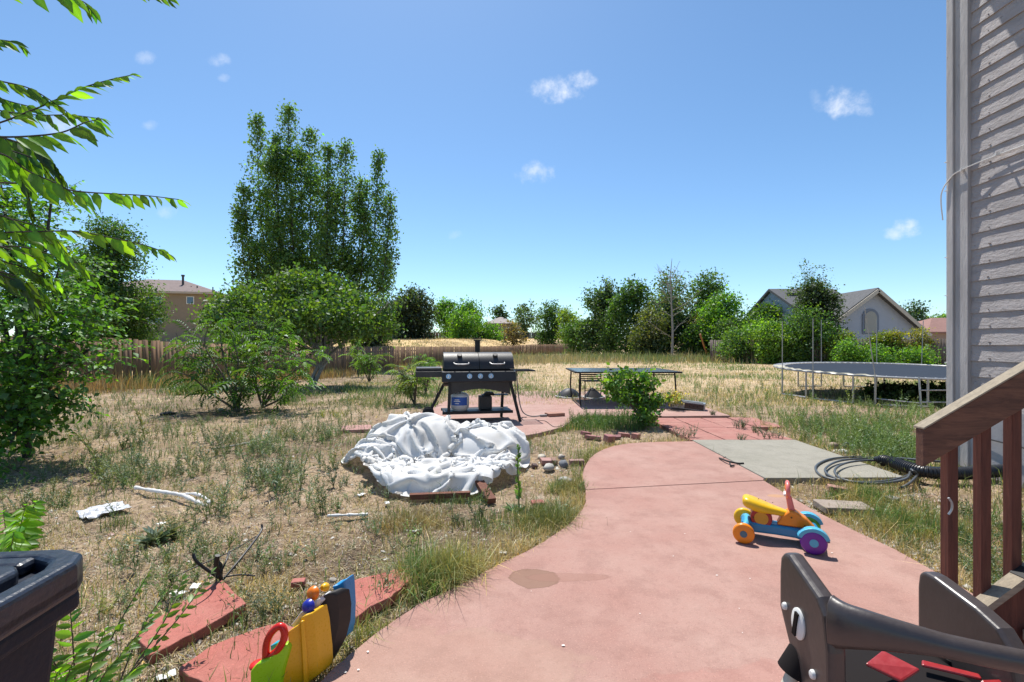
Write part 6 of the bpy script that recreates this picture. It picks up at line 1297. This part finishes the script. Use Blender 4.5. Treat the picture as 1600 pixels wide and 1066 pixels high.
# ride on toy
def ride_on():
    t = thing('ride_on_toy', 'yellow and blue toddler ride on toy with orange and purple wheels', 'ride on toy', (1.668, 3.03, 0), math.radians(-26))
    def pl(n, c, r=.32): return mat('plastic_'+n, c, r, .06, 14, spec=.5)
    Yl = pl('yellow', (.80, .48, .01)); Or = pl('orange', (.85, .25, .01)); Bl = pl('blue', (.02, .22, .42)); Lb = pl('light_blue', (.08, .42, .62)); Pu = pl('purple', (.15, .02, .30)); Gr = pl('green', (.10, .50, .04)); Rd = pl('red', (.35, .02, .02)); Pk = pl('pink', (.75, .20, .18)); Wh = pl('white', (.75, .68, .68)); Dk = pl('grey_blue', (.05, .14, .20))
    def wheel(x, y, r, m, hub):
        prof = [(.012, -.019), (r*.80, -.019), (r*.93, -.016), (r, -.008), (r, .008), (r*.93, .016), (r*.80, .019), (.012, .019)]
        w_ = MB().lathe(prof, (x, y, r), (0, 1, 0), 32).build('wheel', m, t, smooth=50); MB().cyl((x, y-.022, r), (x, y+.022, r), r*.33, n=20).build('hub_cap', hub, w_, smooth=40)
    wheel(-.185, -.155, .062, Or, Dk); wheel(-.185, .155, .062, Yl, Lb); wheel(.185, -.15, .070, Pu, Lb); wheel(.185, .15, .070, Gr, Lb)
    MB().tube(smooth_pts([(-.185, -.13, .066), (-.178, -.10, .085), (-.165, -.05, .10), (-.165, .05, .10), (-.178, .10, .085), (-.185, .13, .066)], 4), .020, 12).build('rear_axle', Lb, t, smooth=60)
    # chassis: waisted beam
    out = [(-.20, -.055), (-.12, -.062), (0, -.052), (.10, -.06), (.16, -.115), (.225, -.125), (.235, 0), (.225, .125), (.16, .115), (.10, .06), (0, .052), (-.12, .062), (-.20, .055)]
    MB().prism([(x, y, .105) for x, y in out], (0, 0, -.062)).build('chassis', Bl, t, bevel=.014, seg=3)
    for s in (-1, 1):
        arch = [(.185+.088*math.cos(a), s*.118, .066+.088*math.sin(a)) for a in np.linspace(.35, math.pi-.35, 12)]+[(.185+.066*math.cos(a), s*.118, .066+.066*math.sin(a)) for a in np.linspace(math.pi-.35, .35, 12)]
        MB().prism(arch, (0, s*.050, 0)).build('mudguard', Lb, t, bevel=.003)
    MB().cyl((-.085, -.052, .135), (-.085, .052, .135), .062, n=28).build('drum', Rd, t, smooth=40, bevel=.006)
    # saddle with a raised tail, running into a neck
    sec = [(-.195, .050, .205, .245), (-.175, .070, .185, .262), (-.13, .080, .168, .250), (-.07, .072, .160, .228), (-.02, .052, .160, .212), (.03, .036, .155, .200), (.09, .034, .145, .185)]; vs = []; fs = []; k = 12
    for (x, hw, z0, z1) in sec:
        for i in range(k):
            a = 6.283*i/k; c_, s_ = math.cos(a), math.sin(a); vs.append((x, hw*abs(c_)**.6*(1 if c_ > 0 else -1), (z0+z1)/2+(z1-z0)/2*abs(s_)**.7*(1 if s_ > 0 else -1)))
    for j in range(len(sec)-1):
        for i in range(k): a_, b_ = j*k+i, j*k+(i+1) % k; fs.append((a_, b_, b_+k, a_+k))
    fs.append(tuple(range(k))); fs.append(tuple((len(sec)-1)*k+i for i in range(k)))
    MB().add(vs, fs).build('saddle', Yl, t, smooth=180, sub=1)
    body = [(.0, .105), (.03, .165), (.07, .205), (.105, .20), (.16, .165), (.215, .105)]; MB().prism([(x, -.045, z) for x, z in body], (0, .09, 0)).build('front_body', Or, t, bevel=.014, seg=3)
    MB().prism([(.065, -.018, .19), (.105, -.018, .19), (.082, -.018, .29), (.050, -.018, .29)], (0, .036, 0)).build('handle_post', Pk, t, bevel=.008, seg=3)
    sm_ = mat('seam_dark', (.10, .06, .01), .6)
    for x in (-.10, -.06, -.02): MB().ball((x, 0, .243-.16*(x+.10)), (.004, .004, .0025), 8, 5).build('seat_stud', sm_, t)
    for x, y, z in ((.08, -.0475, .165), (.15, -.0475, .125), (-.13, -.0545, .135)): MB().cyl((x, y, z), (x, y-.0025, z), .0045, n=12).build('screw', sm_, t)
    for y in (-.0535, .0535): MB().cyl((-.085, y-.001, .135), (-.085, y+.001, .135), .040, n=24).build('drum_badge', pl('badge', (.60, .30, .02)), t)
    h = MB(); loop = [(.062+.012*math.sin(a)*0, .052*math.cos(a), .325+.042*math.sin(a)) for a in np.linspace(-math.pi/2, 1.5*math.pi, 21)]; h.tube(loop, .0125, 10); hb = h.build('handlebar', Pk, t, smooth=180)
    MB().ball((.058, 0, .335), (.012, .030, .028), 14, 10).build('steering_disc', Or, t, smooth=180); MB().tube([(.050, -.03, .298), (.048, 0, .286), (.050, .03, .298)], .009, 8).build('handle_trim', Wh, t, smooth=180)
ride_on()

# ---------------- white sheet over boards: cloth settled over supports ----------------
def white_sheet():
    rng = np.random.default_rng(131); n = 112; u, v = np.meshgrid(np.linspace(-1, 1, n), np.linspace(-1, 1, n)); rest = 3.05/(n-1)
    def sup(x, y):
        z = np.full(x.shape, -.02)
        def dome(cx, cy, rx, ry, h, p=1.): 
            d = ((x-cx)/rx)**2+((y-cy)/ry)**2; return h*np.sqrt(np.clip(1-d, 0, 1))**p
        z = np.maximum(z, dome(-1.02, 5.35, .62, .50, .46)); z = np.maximum(z, dome(-.30, 5.30, .62, .42, .34)); z = np.maximum(z, dome(-1.35, 5.05, .35, .35, .26))
        d = ((x+.72)/.74)**2+((y-4.66)/.66)**2; z = np.maximum(z, np.where(d < 1, .07+.07*d**2, -.02)); return z
    # squeeze the cloth into its outline
    out = [(-1.86, 5.35), (-1.75, 5.0), (-1.45, 4.72), (-1.28, 4.3), (-1.02, 3.98), (-.62, 3.86), (-.28, 3.98), (-.10, 4.32), (.0, 4.70), (.12, 4.62), (.18, 4.86), (.05, 5.35), (-.12, 5.72), (-.55, 5.78), (-1.0, 5.92), (-1.45, 5.85), (-1.75, 5.65)]
    oc = np.array(out); c0 = np.array((-.80, 4.92)); ang = np.arctan2(oc[:, 1]-c0[1], oc[:, 0]-c0[0]); rad = np.hypot(*(oc-c0).T); o_ = np.argsort(ang); ang, rad = ang[o_], rad[o_]; A = np.concatenate([ang-2*math.pi, ang, ang+2*math.pi]); Rr = np.tile(rad, 3)
    th = np.arctan2(v, u); rr_ = np.maximum(np.abs(u), np.abs(v)); R = np.interp(th, A, Rr); x = c0[0]+np.cos(th)*R*rr_; y = c0[1]+np.sin(th)*R*rr_
    z = sup(x, y)+.10+.16*(fbm(x*3.1, y*3.1, 5, 3)-.4)+.05*(fbm(x*6, y*6, 9, 2)-.4)
    p = np.stack([x, y, z], -1); q = p.copy()
    def con(a, b, L, k, sa, sb):
        d = p[sb]-p[sa]; l = np.linalg.norm(d, axis=-1, keepdims=True)+1e-9; c = d*((l-L)/l*.5*k); p[sa] += c; p[sb] -= c
    s_ = slice
    def pair(dx, dy, off, ax):
        # index slices of non overlapping pairs
        if ax == 'x': return (s_(None), s_(off, n-dx, 2*dx)), (s_(None), s_(off+dx, n, 2*dx))
        return (s_(off, n-dx, 2*dx), s_(None)), (s_(off+dx, n, 2*dx), s_(None))
    def fix(sa, sb):
        la = p[sa].shape; lb = p[sb].shape; return sa, sb
    cons = []
    for off in (0, 1):
        for ax in 'xy': cons.append((*pair(1, 0, off, ax), rest, 1.0))
    for oy in (0, 1):
        cons.append(((s_(oy, n-1, 2), s_(0, n-1)), (s_(oy+1, n, 2), s_(1, n)), rest*1.4142, .35)); cons.append(((s_(oy, n-1, 2), s_(1, n)), (s_(oy+1, n, 2), s_(0, n-1)), rest*1.4142, .35))
    for off in (0, 1, 2, 3, 4, 5):
        for ax in 'xy':
            D = 3
            a1, b1 = (s_(off, n-D, 2*D), s_(off+D, n, 2*D)); sa, sb = ((s_(None), a1), (s_(None), b1)) if ax == 'x' else ((a1, s_(None)), (b1, s_(None))); cons.append((sa, sb, rest*D, .05))
    for it in range(150):
        vel = (p-q)*(.94 if it < 90 else .8); q = p.copy(); p = p+vel; p[..., 2] -= .0013
        for _ in range(4):
            for sa, sb, L, k in cons:
                if p[sa].shape != p[sb].shape: continue
                con(None, None, L, k, sa, sb)
        g = sup(p[..., 0], p[..., 1])+.006; m = p[..., 2] < g; p[..., 2] = np.where(m, g, p[..., 2]); p[m, 0:2] = q[m, 0:2]+(p[m, 0:2]-q[m, 0:2])*.15
        # stay within the outline and keep the pile low
        dx, dy = p[..., 0]-c0[0], p[..., 1]-c0[1]; tt = np.arctan2(dy, dx); rr2 = np.hypot(dx, dy); Rm = np.interp(tt, A, Rr)*1.03; f = np.minimum(1, Rm/np.maximum(rr2, 1e-6)); p[..., 0] = c0[0]+dx*f; p[..., 1] = c0[1]+dy*f
        top = sup(p[..., 0], p[..., 1])+.15; p[..., 2] = np.minimum(p[..., 2], np.maximum(top, .02))
    i = np.arange(n*n).reshape(n, n); T = np.stack([i[:-1, :-1], i[:-1, 1:], i[1:, 1:], i[1:, :-1]], -1).reshape(-1, 4)
    m = bpy.data.materials.new('white_sheet_cloth'); m.use_nodes = True; nt = m.node_tree; N = nt.nodes; L = nt.links; N.clear(); o = N.new('ShaderNodeOutputMaterial'); di = N.new('ShaderNodeBsdfDiffuse'); tr = N.new('ShaderNodeBsdfTranslucent'); mx = N.new('ShaderNodeMixShader'); mx.inputs[0].default_value = .26
    tc = N.new('ShaderNodeTexCoord'); no = N.new('ShaderNodeTexNoise'); no.inputs['Scale'].default_value = 3.5; no.inputs['Detail'].default_value = 6; L.new(tc.outputs['Object'], no.inputs['Vector']); cr = N.new('ShaderNodeMapRange'); L.new(no.outputs['Fac'], cr.inputs[0]); cr.inputs[1].default_value = .45; cr.inputs[2].default_value = .75
    mc = N.new('ShaderNodeMixRGB'); L.new(cr.outputs[0], mc.inputs[0]); mc.inputs[1].default_value = (.86, .86, .85, 1); mc.inputs[2].default_value = (.68, .66, .62, 1); L.new(mc.outputs[0], di.inputs['Color']); L.new(mc.outputs[0], tr.inputs['Color'])
    L.new(di.outputs[0], mx.inputs[1]); L.new(tr.outputs[0], mx.inputs[2]); L.new(mx.outputs[0], o.inputs['Surface']); MT['sheet'] = m
    ob = npmesh('white_sheet', p.reshape(-1, 3), T, m, None, smooth=True); sm = ob.modifiers.new('smooth', 'SMOOTH'); sm.factor = .5; sm.iterations = 1
    tag(ob, 'big crumpled white sheet heaped over boards in front of the grill', 'sheet')
white_sheet()
wb = wood_mat('red_brown_board', (.20, .085, .055), (.12, .055, .04), tint=False)
tag(MB().bar(P(748, 752, .06), P(768, 783, .0), .075, .04).build('wooden_board', wb), 'short red brown board end leaning out from under the sheet corner', 'board')
tag(MB().bar(P(735, 772, .02), P(640, 776, .02), .05, .04).build('wooden_board', wb), 'long red brown board lying under the front hem of the sheet', 'board')
def rag(name, label, cat, px, py, w_, d_, h_, seed, rz=0, m=None, n=26):
    u, v = np.meshgrid(np.linspace(-1, 1, n), np.linspace(-1, 1, n)); b = P(px, py); nz = fbm(u*1.7+seed*3, v*1.7, seed, 4); rr_ = 1-.25*(fbm(u*1.2+9, v*1.2+seed, seed+3, 3)-.3); x = u*w_/2*rr_; y = v*d_/2*rr_; z = h_*np.abs(np.sin(nz*7+u*2))*.8+h_*.3*nz
    c, s = math.cos(rz), math.sin(rz); X = b[0]+x*c-y*s; Y = b[1]+x*s+y*c; V = np.stack([X, Y, z-.02], -1).reshape(-1, 3); i = np.arange(n*n).reshape(n, n); T = np.stack([i[:-1, :-1], i[:-1, 1:], i[1:, 1:], i[1:, :-1]], -1).reshape(-1, 4)
    o = npmesh(name, V, T, m or MT['sheet'], None, smooth=True); o.modifiers.new('th', 'SOLIDIFY').thickness = .002; return tag(o, label, cat)
rag('plastic_bag', 'crumpled white plastic bag lying on the dirt at the left', 'bag', 163, 797, .26, .28, .035, 3, -.6, mat('plastic_film', (.62, .63, .66), .25, .15, 9))
def rag_strip(label, pts, r, name='rag', cat='rag', m=None):
    sp = smooth_pts([P(a, b, z) for a, b, z in pts], 6); rr_ = random.Random(len(pts)); return tag(MB().tube(sp, [r*rr_.uniform(.6, 1.25) for _ in sp], 8).build(name, m or MT['sheet'], smooth=180), label, cat)
rag_strip('long twisted white rag lying across the dry dirt', [(212, 762, 0), (235, 766, .01), (262, 770, .012), (285, 774, .015), (305, 783, .01), (320, 790, 0)], .016)
rag_strip('short curled end of white cloth beside the twisted rag', [(288, 772, .01), (305, 772, .02), (322, 779, .01), (327, 787, 0)], .013)
rag_strip('white plastic pipe piece lying on dry grass left of the sheet front', [(512, 806, 0), (540, 805, .008), (575, 804, .004)], .012, 'pipe_piece', 'pipe', white_p)
rag_strip('pale driftwood like stick in the weeds', [(330, 702, 0), (350, 699, .01), (390, 692, .0)], .014, 'stick', 'stick', barkp)
for k, (px, py, w_, lab) in enumerate(((252, 815, .05, 'small white label scrap near the plastic bag'), (565, 770, .07, 'white paper scrap left of the sheet front'), (605, 783, .05, 'tiny paper scrap just below the sheet'), (786, 860, .05, 'white paper scrap by the path edge grass'), (650, 826, .045, 'pale scrap in the dry grass'), (305, 912, .06, 'white scrap under the black stakes'), (278, 922, .07, 'grey white wrapper between the weeds and the red slab'), (260, 1050, .06, 'crumpled wrapper at the bottom by the red slab'), (1300, 846, .04, 'small white scrap right of the path'), (1380, 742, .06, 'white scrap under the hose'), (40, 848, .05, 'white scrap behind the bin'))):
    rag('paper_scrap', lab, 'paper scrap', px, py, w_, w_*.7, .012, 50+k, k, white_p, 8)
# black stakes
def stakes():
    t = thing('fence_stakes', 'tangle of black metal stakes sticking up beside the red slab', 'stakes', (*P(343, 905)[:2], -.03)); 
    for pts, r in (([P(348, 906, 0), P(380, 868, .06), P(407, 832, .10), P(409, 820, .13)], .0065), ([P(345, 905, .0), P(320, 888, .07), P(306, 876, .12), P(302, 866, .15)], .008), ([P(345, 905, .02), P(338, 885, .10), P(340, 868, .16)], .012), ([P(268, 903, .01), P(310, 884, .02), P(360, 862, .03), P(400, 838, .04)], .003), ([P(350, 902, .01), P(375, 898, .01), P(398, 900, .008)], .004), ([P(341, 905, .02), P(330, 918, .05), P(305, 935, .05)], .004), ([P(341, 902, .04), P(352, 880, .1), P(358, 862, .12)], .005)):
        MB().tube(smooth_pts(pts, 4), r, 7).build('stake', blackm, t, world=True, smooth=50)
    MB().ball(P(341, 890, .06), (.022, .022, .055), 8, 6, .25, 4).build('clamp', blackm, t, world=True); MB().ball(P(268, 903, .01), (.014, .012, .02), 8, 6, .1, 4).build('foot', blackm, t, world=True)
stakes()

# ---------------- walker toy ----------------
def walker():
    b = P(470, 1080); t = thing('activity_walker', 'lime and yellow toddler walker with a red loop handle by the path', 'walker', (-.78, 1.72, -.02))
    def pl(n, c, r=.3): return mat('toy_'+n, c, r, .06, 14, spec=.5)
    Ye = pl('yellow', (.82, .45, .01)); Li = pl('lime', (.36, .72, .01)); Re = pl('red', (.62, .02, .015)); Bk = pl('black', (.02, .018, .018), .6); Bu = pl('blue', (.03, .27, .60)); Or = pl('orange', (.85, .20, .01)); Wh = pl('white', (.72, .72, .76)); Db = pl('dark_blue', (.02, .03, .35)); Cy = pl('cyan', (.02, .40, .55))
    z6 = lambda L_: [(200+a*.3125, 850+b_*.3125) for a, b_ in L_]
    def pr(name, poly, Y0, k, off, m, bv=.006, ref=470):
        return MB().prism([Q(px, py, Y0+k*(px-ref)) for px, py in z6(poly)], off).build(name, m, t, world=True, bevel=bv, seg=3)
    pr('front_panel', [(795, 440), (850, 405), (865, 365), (920, 345), (935, 420), (950, 560), (955, 655), (905, 690), (860, 740), (755, 740), (770, 620), (800, 520)], 1.74, .0012, (.03, .07, 0), Ye)
    pr('panel_ridge', [(868, 380), (885, 376), (900, 560), (905, 690), (885, 700), (878, 560)], 1.735, .0012, (.0, -.012, 0), Ye, .004)
    pr('side_base', [(606, 640), (640, 600), (700, 575), (790, 500), (805, 520), (775, 640), (760, 740), (610, 740)], 1.72, .0008, (.02, .10, 0), Li, .010)
    pr('back_shell', [(960, 268), (1000, 246), (1045, 252), (1056, 330), (1052, 410), (1030, 500), (965, 620), (945, 540), (925, 440), (928, 340)], 1.80, .0012, (.035, .05, 0), Bk, .008)
    pr('inner_pocket', [(965, 390), (1010, 350), (1020, 400), (975, 470)], 1.795, .0012, (.0, -.008, 0), blackm, .003)
    pr('blue_edge', [(1015, 215), (1050, 205), (1082, 180), (1088, 220), (1094, 330), (1090, 430), (1078, 480), (1060, 465), (1062, 380), (1050, 300), (1035, 245)], 1.86, .0012, (.02, .06, 0), Bu, .006)
    pr('white_face', [(812, 408), (860, 345), (955, 272), (975, 285), (925, 340), (915, 350), (860, 372), (830, 420)], 1.79, .0012, (.02, .06, 0), Wh, .004)
    for (a, b_), r, m, nm, Y in (((905, 312), (.026, .020, .028), Db, 'blue_knob', 1.79), ((928, 246), (.026, .018, .033), Or, 'orange_ear', 1.83), ((988, 216), (.017, .015, .028), Ye, 'yellow_ear', 1.86)):
        px, py = 200+a*.3125, 850+b_*.3125; c = Q(px, py, Y); MB().lathe([(r[0]*.45, .02), (r[0]*.8, .014), (r[0], 0), (r[0]*.86, -.006), (r[0]*.7, .004), (.001, .012)], c, (-.35, -.9, .25), 24).build(nm, m, t, world=True, smooth=40)
    lp = [(690, 600), (690, 520), (705, 465), (735, 425), (765, 412), (782, 440), (778, 480), (750, 530), (715, 560), (690, 600)]; MB().tube(smooth_pts([Q(px, py, 1.70) for px, py in z6(lp)], 5), .0125, 12).build('loop_handle', Re, t, world=True, smooth=180)
    MB().ball(Q(200+650*.3125, 850+605*.3125, 1.70), (.028, .03, .012), 14, 8).build('handle_base', Re, t, world=True, smooth=180); pr('cyan_spacer', [(710, 510), (745, 495), (740, 530), (715, 545)], 1.73, .0, (.01, .03, 0), Cy, .003)
    c = Vector(Q(200+800*.3125, 850+760*.3125, 1.74)); MB().lathe([(.01, -.02), (.045, -.02), (.05, 0), (.045, .02), (.01, .02)], (c.x, c.y+.03, .03), (0, 1, 0), 24).build('wheel', Or, t, world=True, smooth=40)
walker()

# ---------------- wheelie bin ----------------
def bin_():
    t = thing('wheelie_bin', 'dark blue black wheelie bin with a ridged lid at the lower left corner', 'bin', (-1.02, .52, -.03), math.radians(6)); bm = mat('bin_plastic', (.013, .019, .034), .6, .2, 9, bump=.15, bscale=90, spec=.25); lm = mat('lid_plastic', (.022, .030, .050), .38, .3, 7, bump=.25, bscale=60, spec=.5)
    w_, d_ = .29, .27; m = MB(); v = [(-w_*.82, -d_*.8, .0), (w_*.82, -d_*.8, .0), (w_*.82, d_*.8, .0), (-w_*.82, d_*.8, .0), (-w_, -d_, .83), (w_, -d_, .83), (w_, d_, .83), (-w_, d_, .83)]
    m.add(v, [(0, 3, 2, 1), (4, 5, 6, 7), (0, 1, 5, 4), (1, 2, 6, 5), (2, 3, 7, 6), (3, 0, 4, 7)]).build('body', bm, t, bevel=.02, seg=3)
    MB().box((0, 0, .815), (2*w_+.03, 2*d_+.03, .04)).build('body_rim', bm, t, bevel=.012, seg=3)
    W, D = w_+.035, d_+.035
    out = [(-W, -D+.03), (-W+.04, -D), (W-.05, -D), (W, -D+.05), (W, D-.06), (W-.018, D-.02), (W-.06, D), (-W+.05, D), (-W, D-.04)]
    MB().prism([(x, y, .868) for x, y in out], (0, 0, -.03)).build('lid', lm, t, bevel=.008, seg=2)
    inn = [(x*.895, y*.89) for x, y in out]; m = MB(); n = len(out)
    m.add([(x, y, .893) for x, y in out]+[(x, y, .893) for x, y in inn]+[(x, y, .84) for x, y in out]+[(x, y, .86) for x, y in inn], [(i, (i+1) % n, n+(i+1) % n, n+i) for i in range(n)]+[(2*n+i, 2*n+(i+1) % n, (i+1) % n, i) for i in range(n)]+[(n+i, n+(i+1) % n, 3*n+(i+1) % n, 3*n+i) for i in range(n)]+[(2*n+i, 3*n+i, 3*n+(i+1) % n, 2*n+(i+1) % n) for i in range(n)]).build('lid_rim', lm, t, bevel=.010, seg=3)
    for x0, x1 in ((W-.135, W-.062), (W-.235, W-.162), (-W*.8, W-.262)):
        MB().prism([(x0, -D*.8, .897), (x1, -D*.8, .897), (x1, D*.70, .897), (x1-.02, D*.77, .897), (x0, D*.77, .897)], (0, 0, -.032)).build('lid_plateau', lm, t, bevel=.009, seg=3)
    MB().box((-.02, D*.86, .880), (2*W*.80, D*.12, .022)).build('lid_back_flat', lm, t, bevel=.008, seg=2)
    MB().tube([(-.2, -D-.02, .86), (.2, -D-.02, .86)], .014, 10).build('handle', bm, t, smooth=60)
    for x in (-.22, .22): MB().lathe([(.02, -.025), (.09, -.025), (.10, -.01), (.10, .01), (.09, .025), (.02, .025)], (x, -d_*.9, .10), (1, 0, 0), 22).build('wheel', rubber, t, smooth=40)
bin_()

# ---------------- stair rail ----------------
def stairs():
    t = thing('stair_railing', 'reddish brown wooden stair with a sloping handrail and three balusters in view', 'stairs', (2.2, 1.4, 0)); rm = wood_mat('stained_red_wood', (.150, .055, .038), (.080, .032, .025), (14, 14, 1.2), .6, .4, tint=False); hm = wood_mat('handrail_wood', (.19, .095, .062), (.085, .045, .034), (1.5, 12, 12), .6, .5, tint=False); pale = wood_mat('pale_tread_wood', (.36, .30, .22), (.24, .20, .15), (2, 14, 14), .8, .5, tint=False)
    a = Vector(Q(1437, 700, 1.80)); e = Vector(Q(1604, 602, 1.80)); d = (e-a).normalized(); b = a+d*1.6
    # handrail with a vertical end cut
    hh = .072; th = .038; v = []
    for y in (1.782, 1.782+th): v += [(a.x, y, a.z-hh+.004), (b.x, y, b.z-hh), (b.x, y, b.z+hh), (a.x, y, a.z+hh)]
    MB().add(v, [(0, 1, 2, 3), (7, 6, 5, 4), (0, 4, 5, 1), (1, 5, 6, 2), (2, 6, 7, 3), (3, 7, 4, 0)]).build('handrail', hm, t, world=True, bevel=.004)
    v = [(p[0], p[1], p[2]) for p in ((a.x-.003, 1.777, a.z+hh), (b.x, 1.777, b.z+hh), (b.x, 1.826, b.z+hh), (a.x-.003, 1.826, a.z+hh))]
    MB().prism([(p[0], p[1], p[2]+.008) for p in v], (0, 0, -.0075)).build('weathered_sunlit_cap', pale, t, world=True, bevel=.002)  # thin pale strip: weathered rail top, with its sunlit edge in the colour
    s0 = Vector(Q(1450, 1010, 1.80)); s1 = Vector(Q(1604, 896, 1.80)); sd = (s1-s0).normalized(); s2 = s0+sd*1.7
    # stringer with black grip tape over a strip coloured pale for its weathered, sunlit top edge
    v = []
    for y in (1.77, 1.808): v += [(s0.x, y, s0.z-.28), (s2.x, y, s2.z-.28), (s2.x, y, s2.z), (s0.x, y, s0.z)]
    MB().add(v, [(0, 1, 2, 3), (7, 6, 5, 4), (0, 4, 5, 1), (1, 5, 6, 2), (2, 6, 7, 3), (3, 7, 4, 0)]).build('stringer', rm, t, world=True)
    def strip(f0, f1, wz, nm, m, up_):
        p, q = s0+(s2-s0)*f0, s0+(s2-s0)*f1; MB().prism([(p.x, 1.762, p.z+up_), (q.x, 1.762, q.z+up_), (q.x, 1.816, q.z+up_), (p.x, 1.816, p.z+up_)], (0, 0, -wz)).build(nm, m, t, world=True)
    strip(0, 1, .03, 'weathered_sunlit_edge', pale, .032)
    L = (s2-s0).length
    for f in (.17, .40, .68): strip(f/L*1.0, (f+.045)/L, .037, 'grip_tape', rubber, .035)
    for px in (1479, 1530, 1577, 1624, 1675, 1730):
        x = (px-800)/F*1.84; f = (x-a.x)/(b.x-a.x); zt = a.z+(b.z-a.z)*f; f2 = (x-s0.x)/(s2.x-s0.x); zb = s0.z+(s2.z-s0.z)*f2-.16; MB().box((x, 1.829, (zt+zb)/2), (.037, .037, zt-zb)).build('baluster', rm, t, world=True, bevel=.003)
    m = MB().tube(smooth_pts([Q(1482, 778, 1.146), Q(1487, 786, 1.144), Q(1487, 796, 1.144), Q(1482, 804, 1.146)], 4), .0025, 5); m.build('bent_staple', steel, t, world=True)
    for i in range(4): MB().box((2.0+.25*i, 1.25, .17+.17*i), (.28, 1.0, .038)).build('tread', pale if i else pale, t, world=True, bevel=.003)
    MB().box((3.1, 1.86, .9), (.09, .09, 1.9)).build('post', rm, t, world=True)
    MB().box((2.5, 1.25, .05), (1.0, .95, .09)).build('base_block', rm, t, world=True)
stairs()

# ---------------- child's high chair ----------------
def high_chair():
    t = thing('high_chair', 'brown plastic child high chair with white screw caps and a red seat pad', 'high chair', (.76, .92, 0)); bm = mat('brown_plastic', (.062, .050, .048), .34, .12, 12, bump=.05, bscale=70, spec=.55); wh = mat('cap_white', (.72, .72, .70), .4); rd = mat('red_vinyl', (.33, .022, .025), .35, .15, 12, bump=.1); cr = mat('cream_tube', (.55, .52, .44), .35); dk = mat('dark_shell', (.014, .011, .011), .8, spec=.15)
    def panel(X, dz, sgn):
        # side panel lies in the depth direction
        out = [(1.040, .735), (1.036, .767), (1.022, .783), (1.002, .786), (.905, .748), (.884, .722), (.872, .66), (.868, .50), (.935, .46), (.965, .53), (1.012, .61), (1.040, .66)] if dz == 0 else [(1.062, .735), (1.058, .765), (1.045, .776), (1.02, .776), (.93, .760), (.885, .745), (.862, .720), (.850, .66), (.846, .52), (.95, .42), (1.00, .44), (1.035, .53), (1.062, .64)]
        return MB().prism([(X, y, z+dz) for y, z in out], (.034*sgn, 0, 0)).build('side_panel', bm, t, world=True, bevel=.011, seg=4)
    p1 = panel(.577, 0, 1); p2 = panel(.895, -.045, 1)
    def cap(y, z, r, rz_=1.): 
        q = MB().lathe([(r, 0), (r, .003), (r*.8, .006), (.001, .007)], (.577, y, z), (-1, 0, 0), 28); q.v = [(v[0], y+(v[1]-y)*(.68 if r > .02 else .8), v[2]) for v in q.v]; o = q.build('screw_cap', wh, p1, world=True, smooth=40); return o
    cap(.965, .662, .031); MB().box((.5695, .965, .662), (.004, .010, .050), M=Matrix.Rotation(math.radians(12), 3, 'X')).build('slot', dk, p1, world=True); cap(1.012, .672, .008); cap(.918, .592, .009)
    # front bar sweeping across from panel to panel
    path = smooth_pts([(.590, .885, .712), (.600, .865, .716), (.625, .842, .722), (.66, .822, .724), (.70, .806, .723), (.76, .787, .718), (.83, .774, .710), (.90, .770, .700), (.935, .79, .69)], 6); hgt = np.interp(np.linspace(0, 1, len(path)), [0, .15, .35, .55, 1], [.050, .040, .028, .019, .017]); vs = []; fs = []; k = 10
    P_ = np.array(path); 
    for i, p in enumerate(P_):
        d = P_[min(i+1, len(P_)-1)]-P_[max(i-1, 0)]; d /= np.linalg.norm(d); nrm = np.array([d[1], -d[0], 0]); nrm /= np.linalg.norm(nrm)
        for j in range(k):
            a = 6.283*j/k; vs.append(tuple(p+nrm*math.cos(a)*.017+np.array([0, 0, 1])*abs(math.sin(a))**.7*(1 if math.sin(a) > 0 else -1)*hgt[i]))
    for i in range(len(P_)-1):
        for j in range(k): a_, b_ = i*k+j, i*k+(j+1) % k; fs.append((a_, b_, b_+k, a_+k))
    fs.append(tuple(range(k))); fs.append(tuple((len(P_)-1)*k+j for j in range(k)))
    MB().add(vs, fs).build('front_bar', bm, t, world=True, smooth=180)
    MB().box((.755, .93, .52), (.27, .20, .12)).build('seat_shell', dk, t, world=True, bevel=.02)
    c = [P(1352, 1036, .615), P(1379, 1015, .625), P(1438, 1045, .62), P(1409, 1064, .605)]; MB().prism(c, (0, 0, -.006)).build('seat_pad', rd, t, world=True, bevel=.006)
    c = [P(1440, 1030, .60), P(1530, 1052, .60), P(1535, 1060, .60), P(1440, 1038, .60)]; MB().prism(c, (0, 0, -.006)).build('pad_edge', rd, t, world=True, bevel=.004)
    MB().prism([P(1530, 1060, .61), P(1650, 1056, .61), P(1650, 1110, .58), P(1545, 1110, .58)], (0, 0, -.02)).build('leg_rest', rd, t, world=True, bevel=.006)
    # legs
    for (top, bot) in (((.600, .985, .60), (.36, 1.02, .0)), ((.60, .90, .55), (.42, .60, .0)), ((.91, .99, .56), (1.0, 1.05, .0)), ((.91, .90, .55), (1.0, .62, .0))):
        top, bot = Vector(top), Vector(bot); d = (bot-top).normalized(); l = MB().cyl(top+d*.02, bot, .0125, n=16).build('leg', cr, t, world=True, smooth=40); MB().tube([top-d*.02, top+d*.01, top+d*.055], [.016, .026, .031], 20).build('leg_socket', dk, l, world=False, smooth=50) if False else MB().tube([top-d*.02, top+d*.01, top+d*.055], [.016, .026, .031], 20).build('leg_socket', dk, t, world=True, smooth=50)
high_chair()
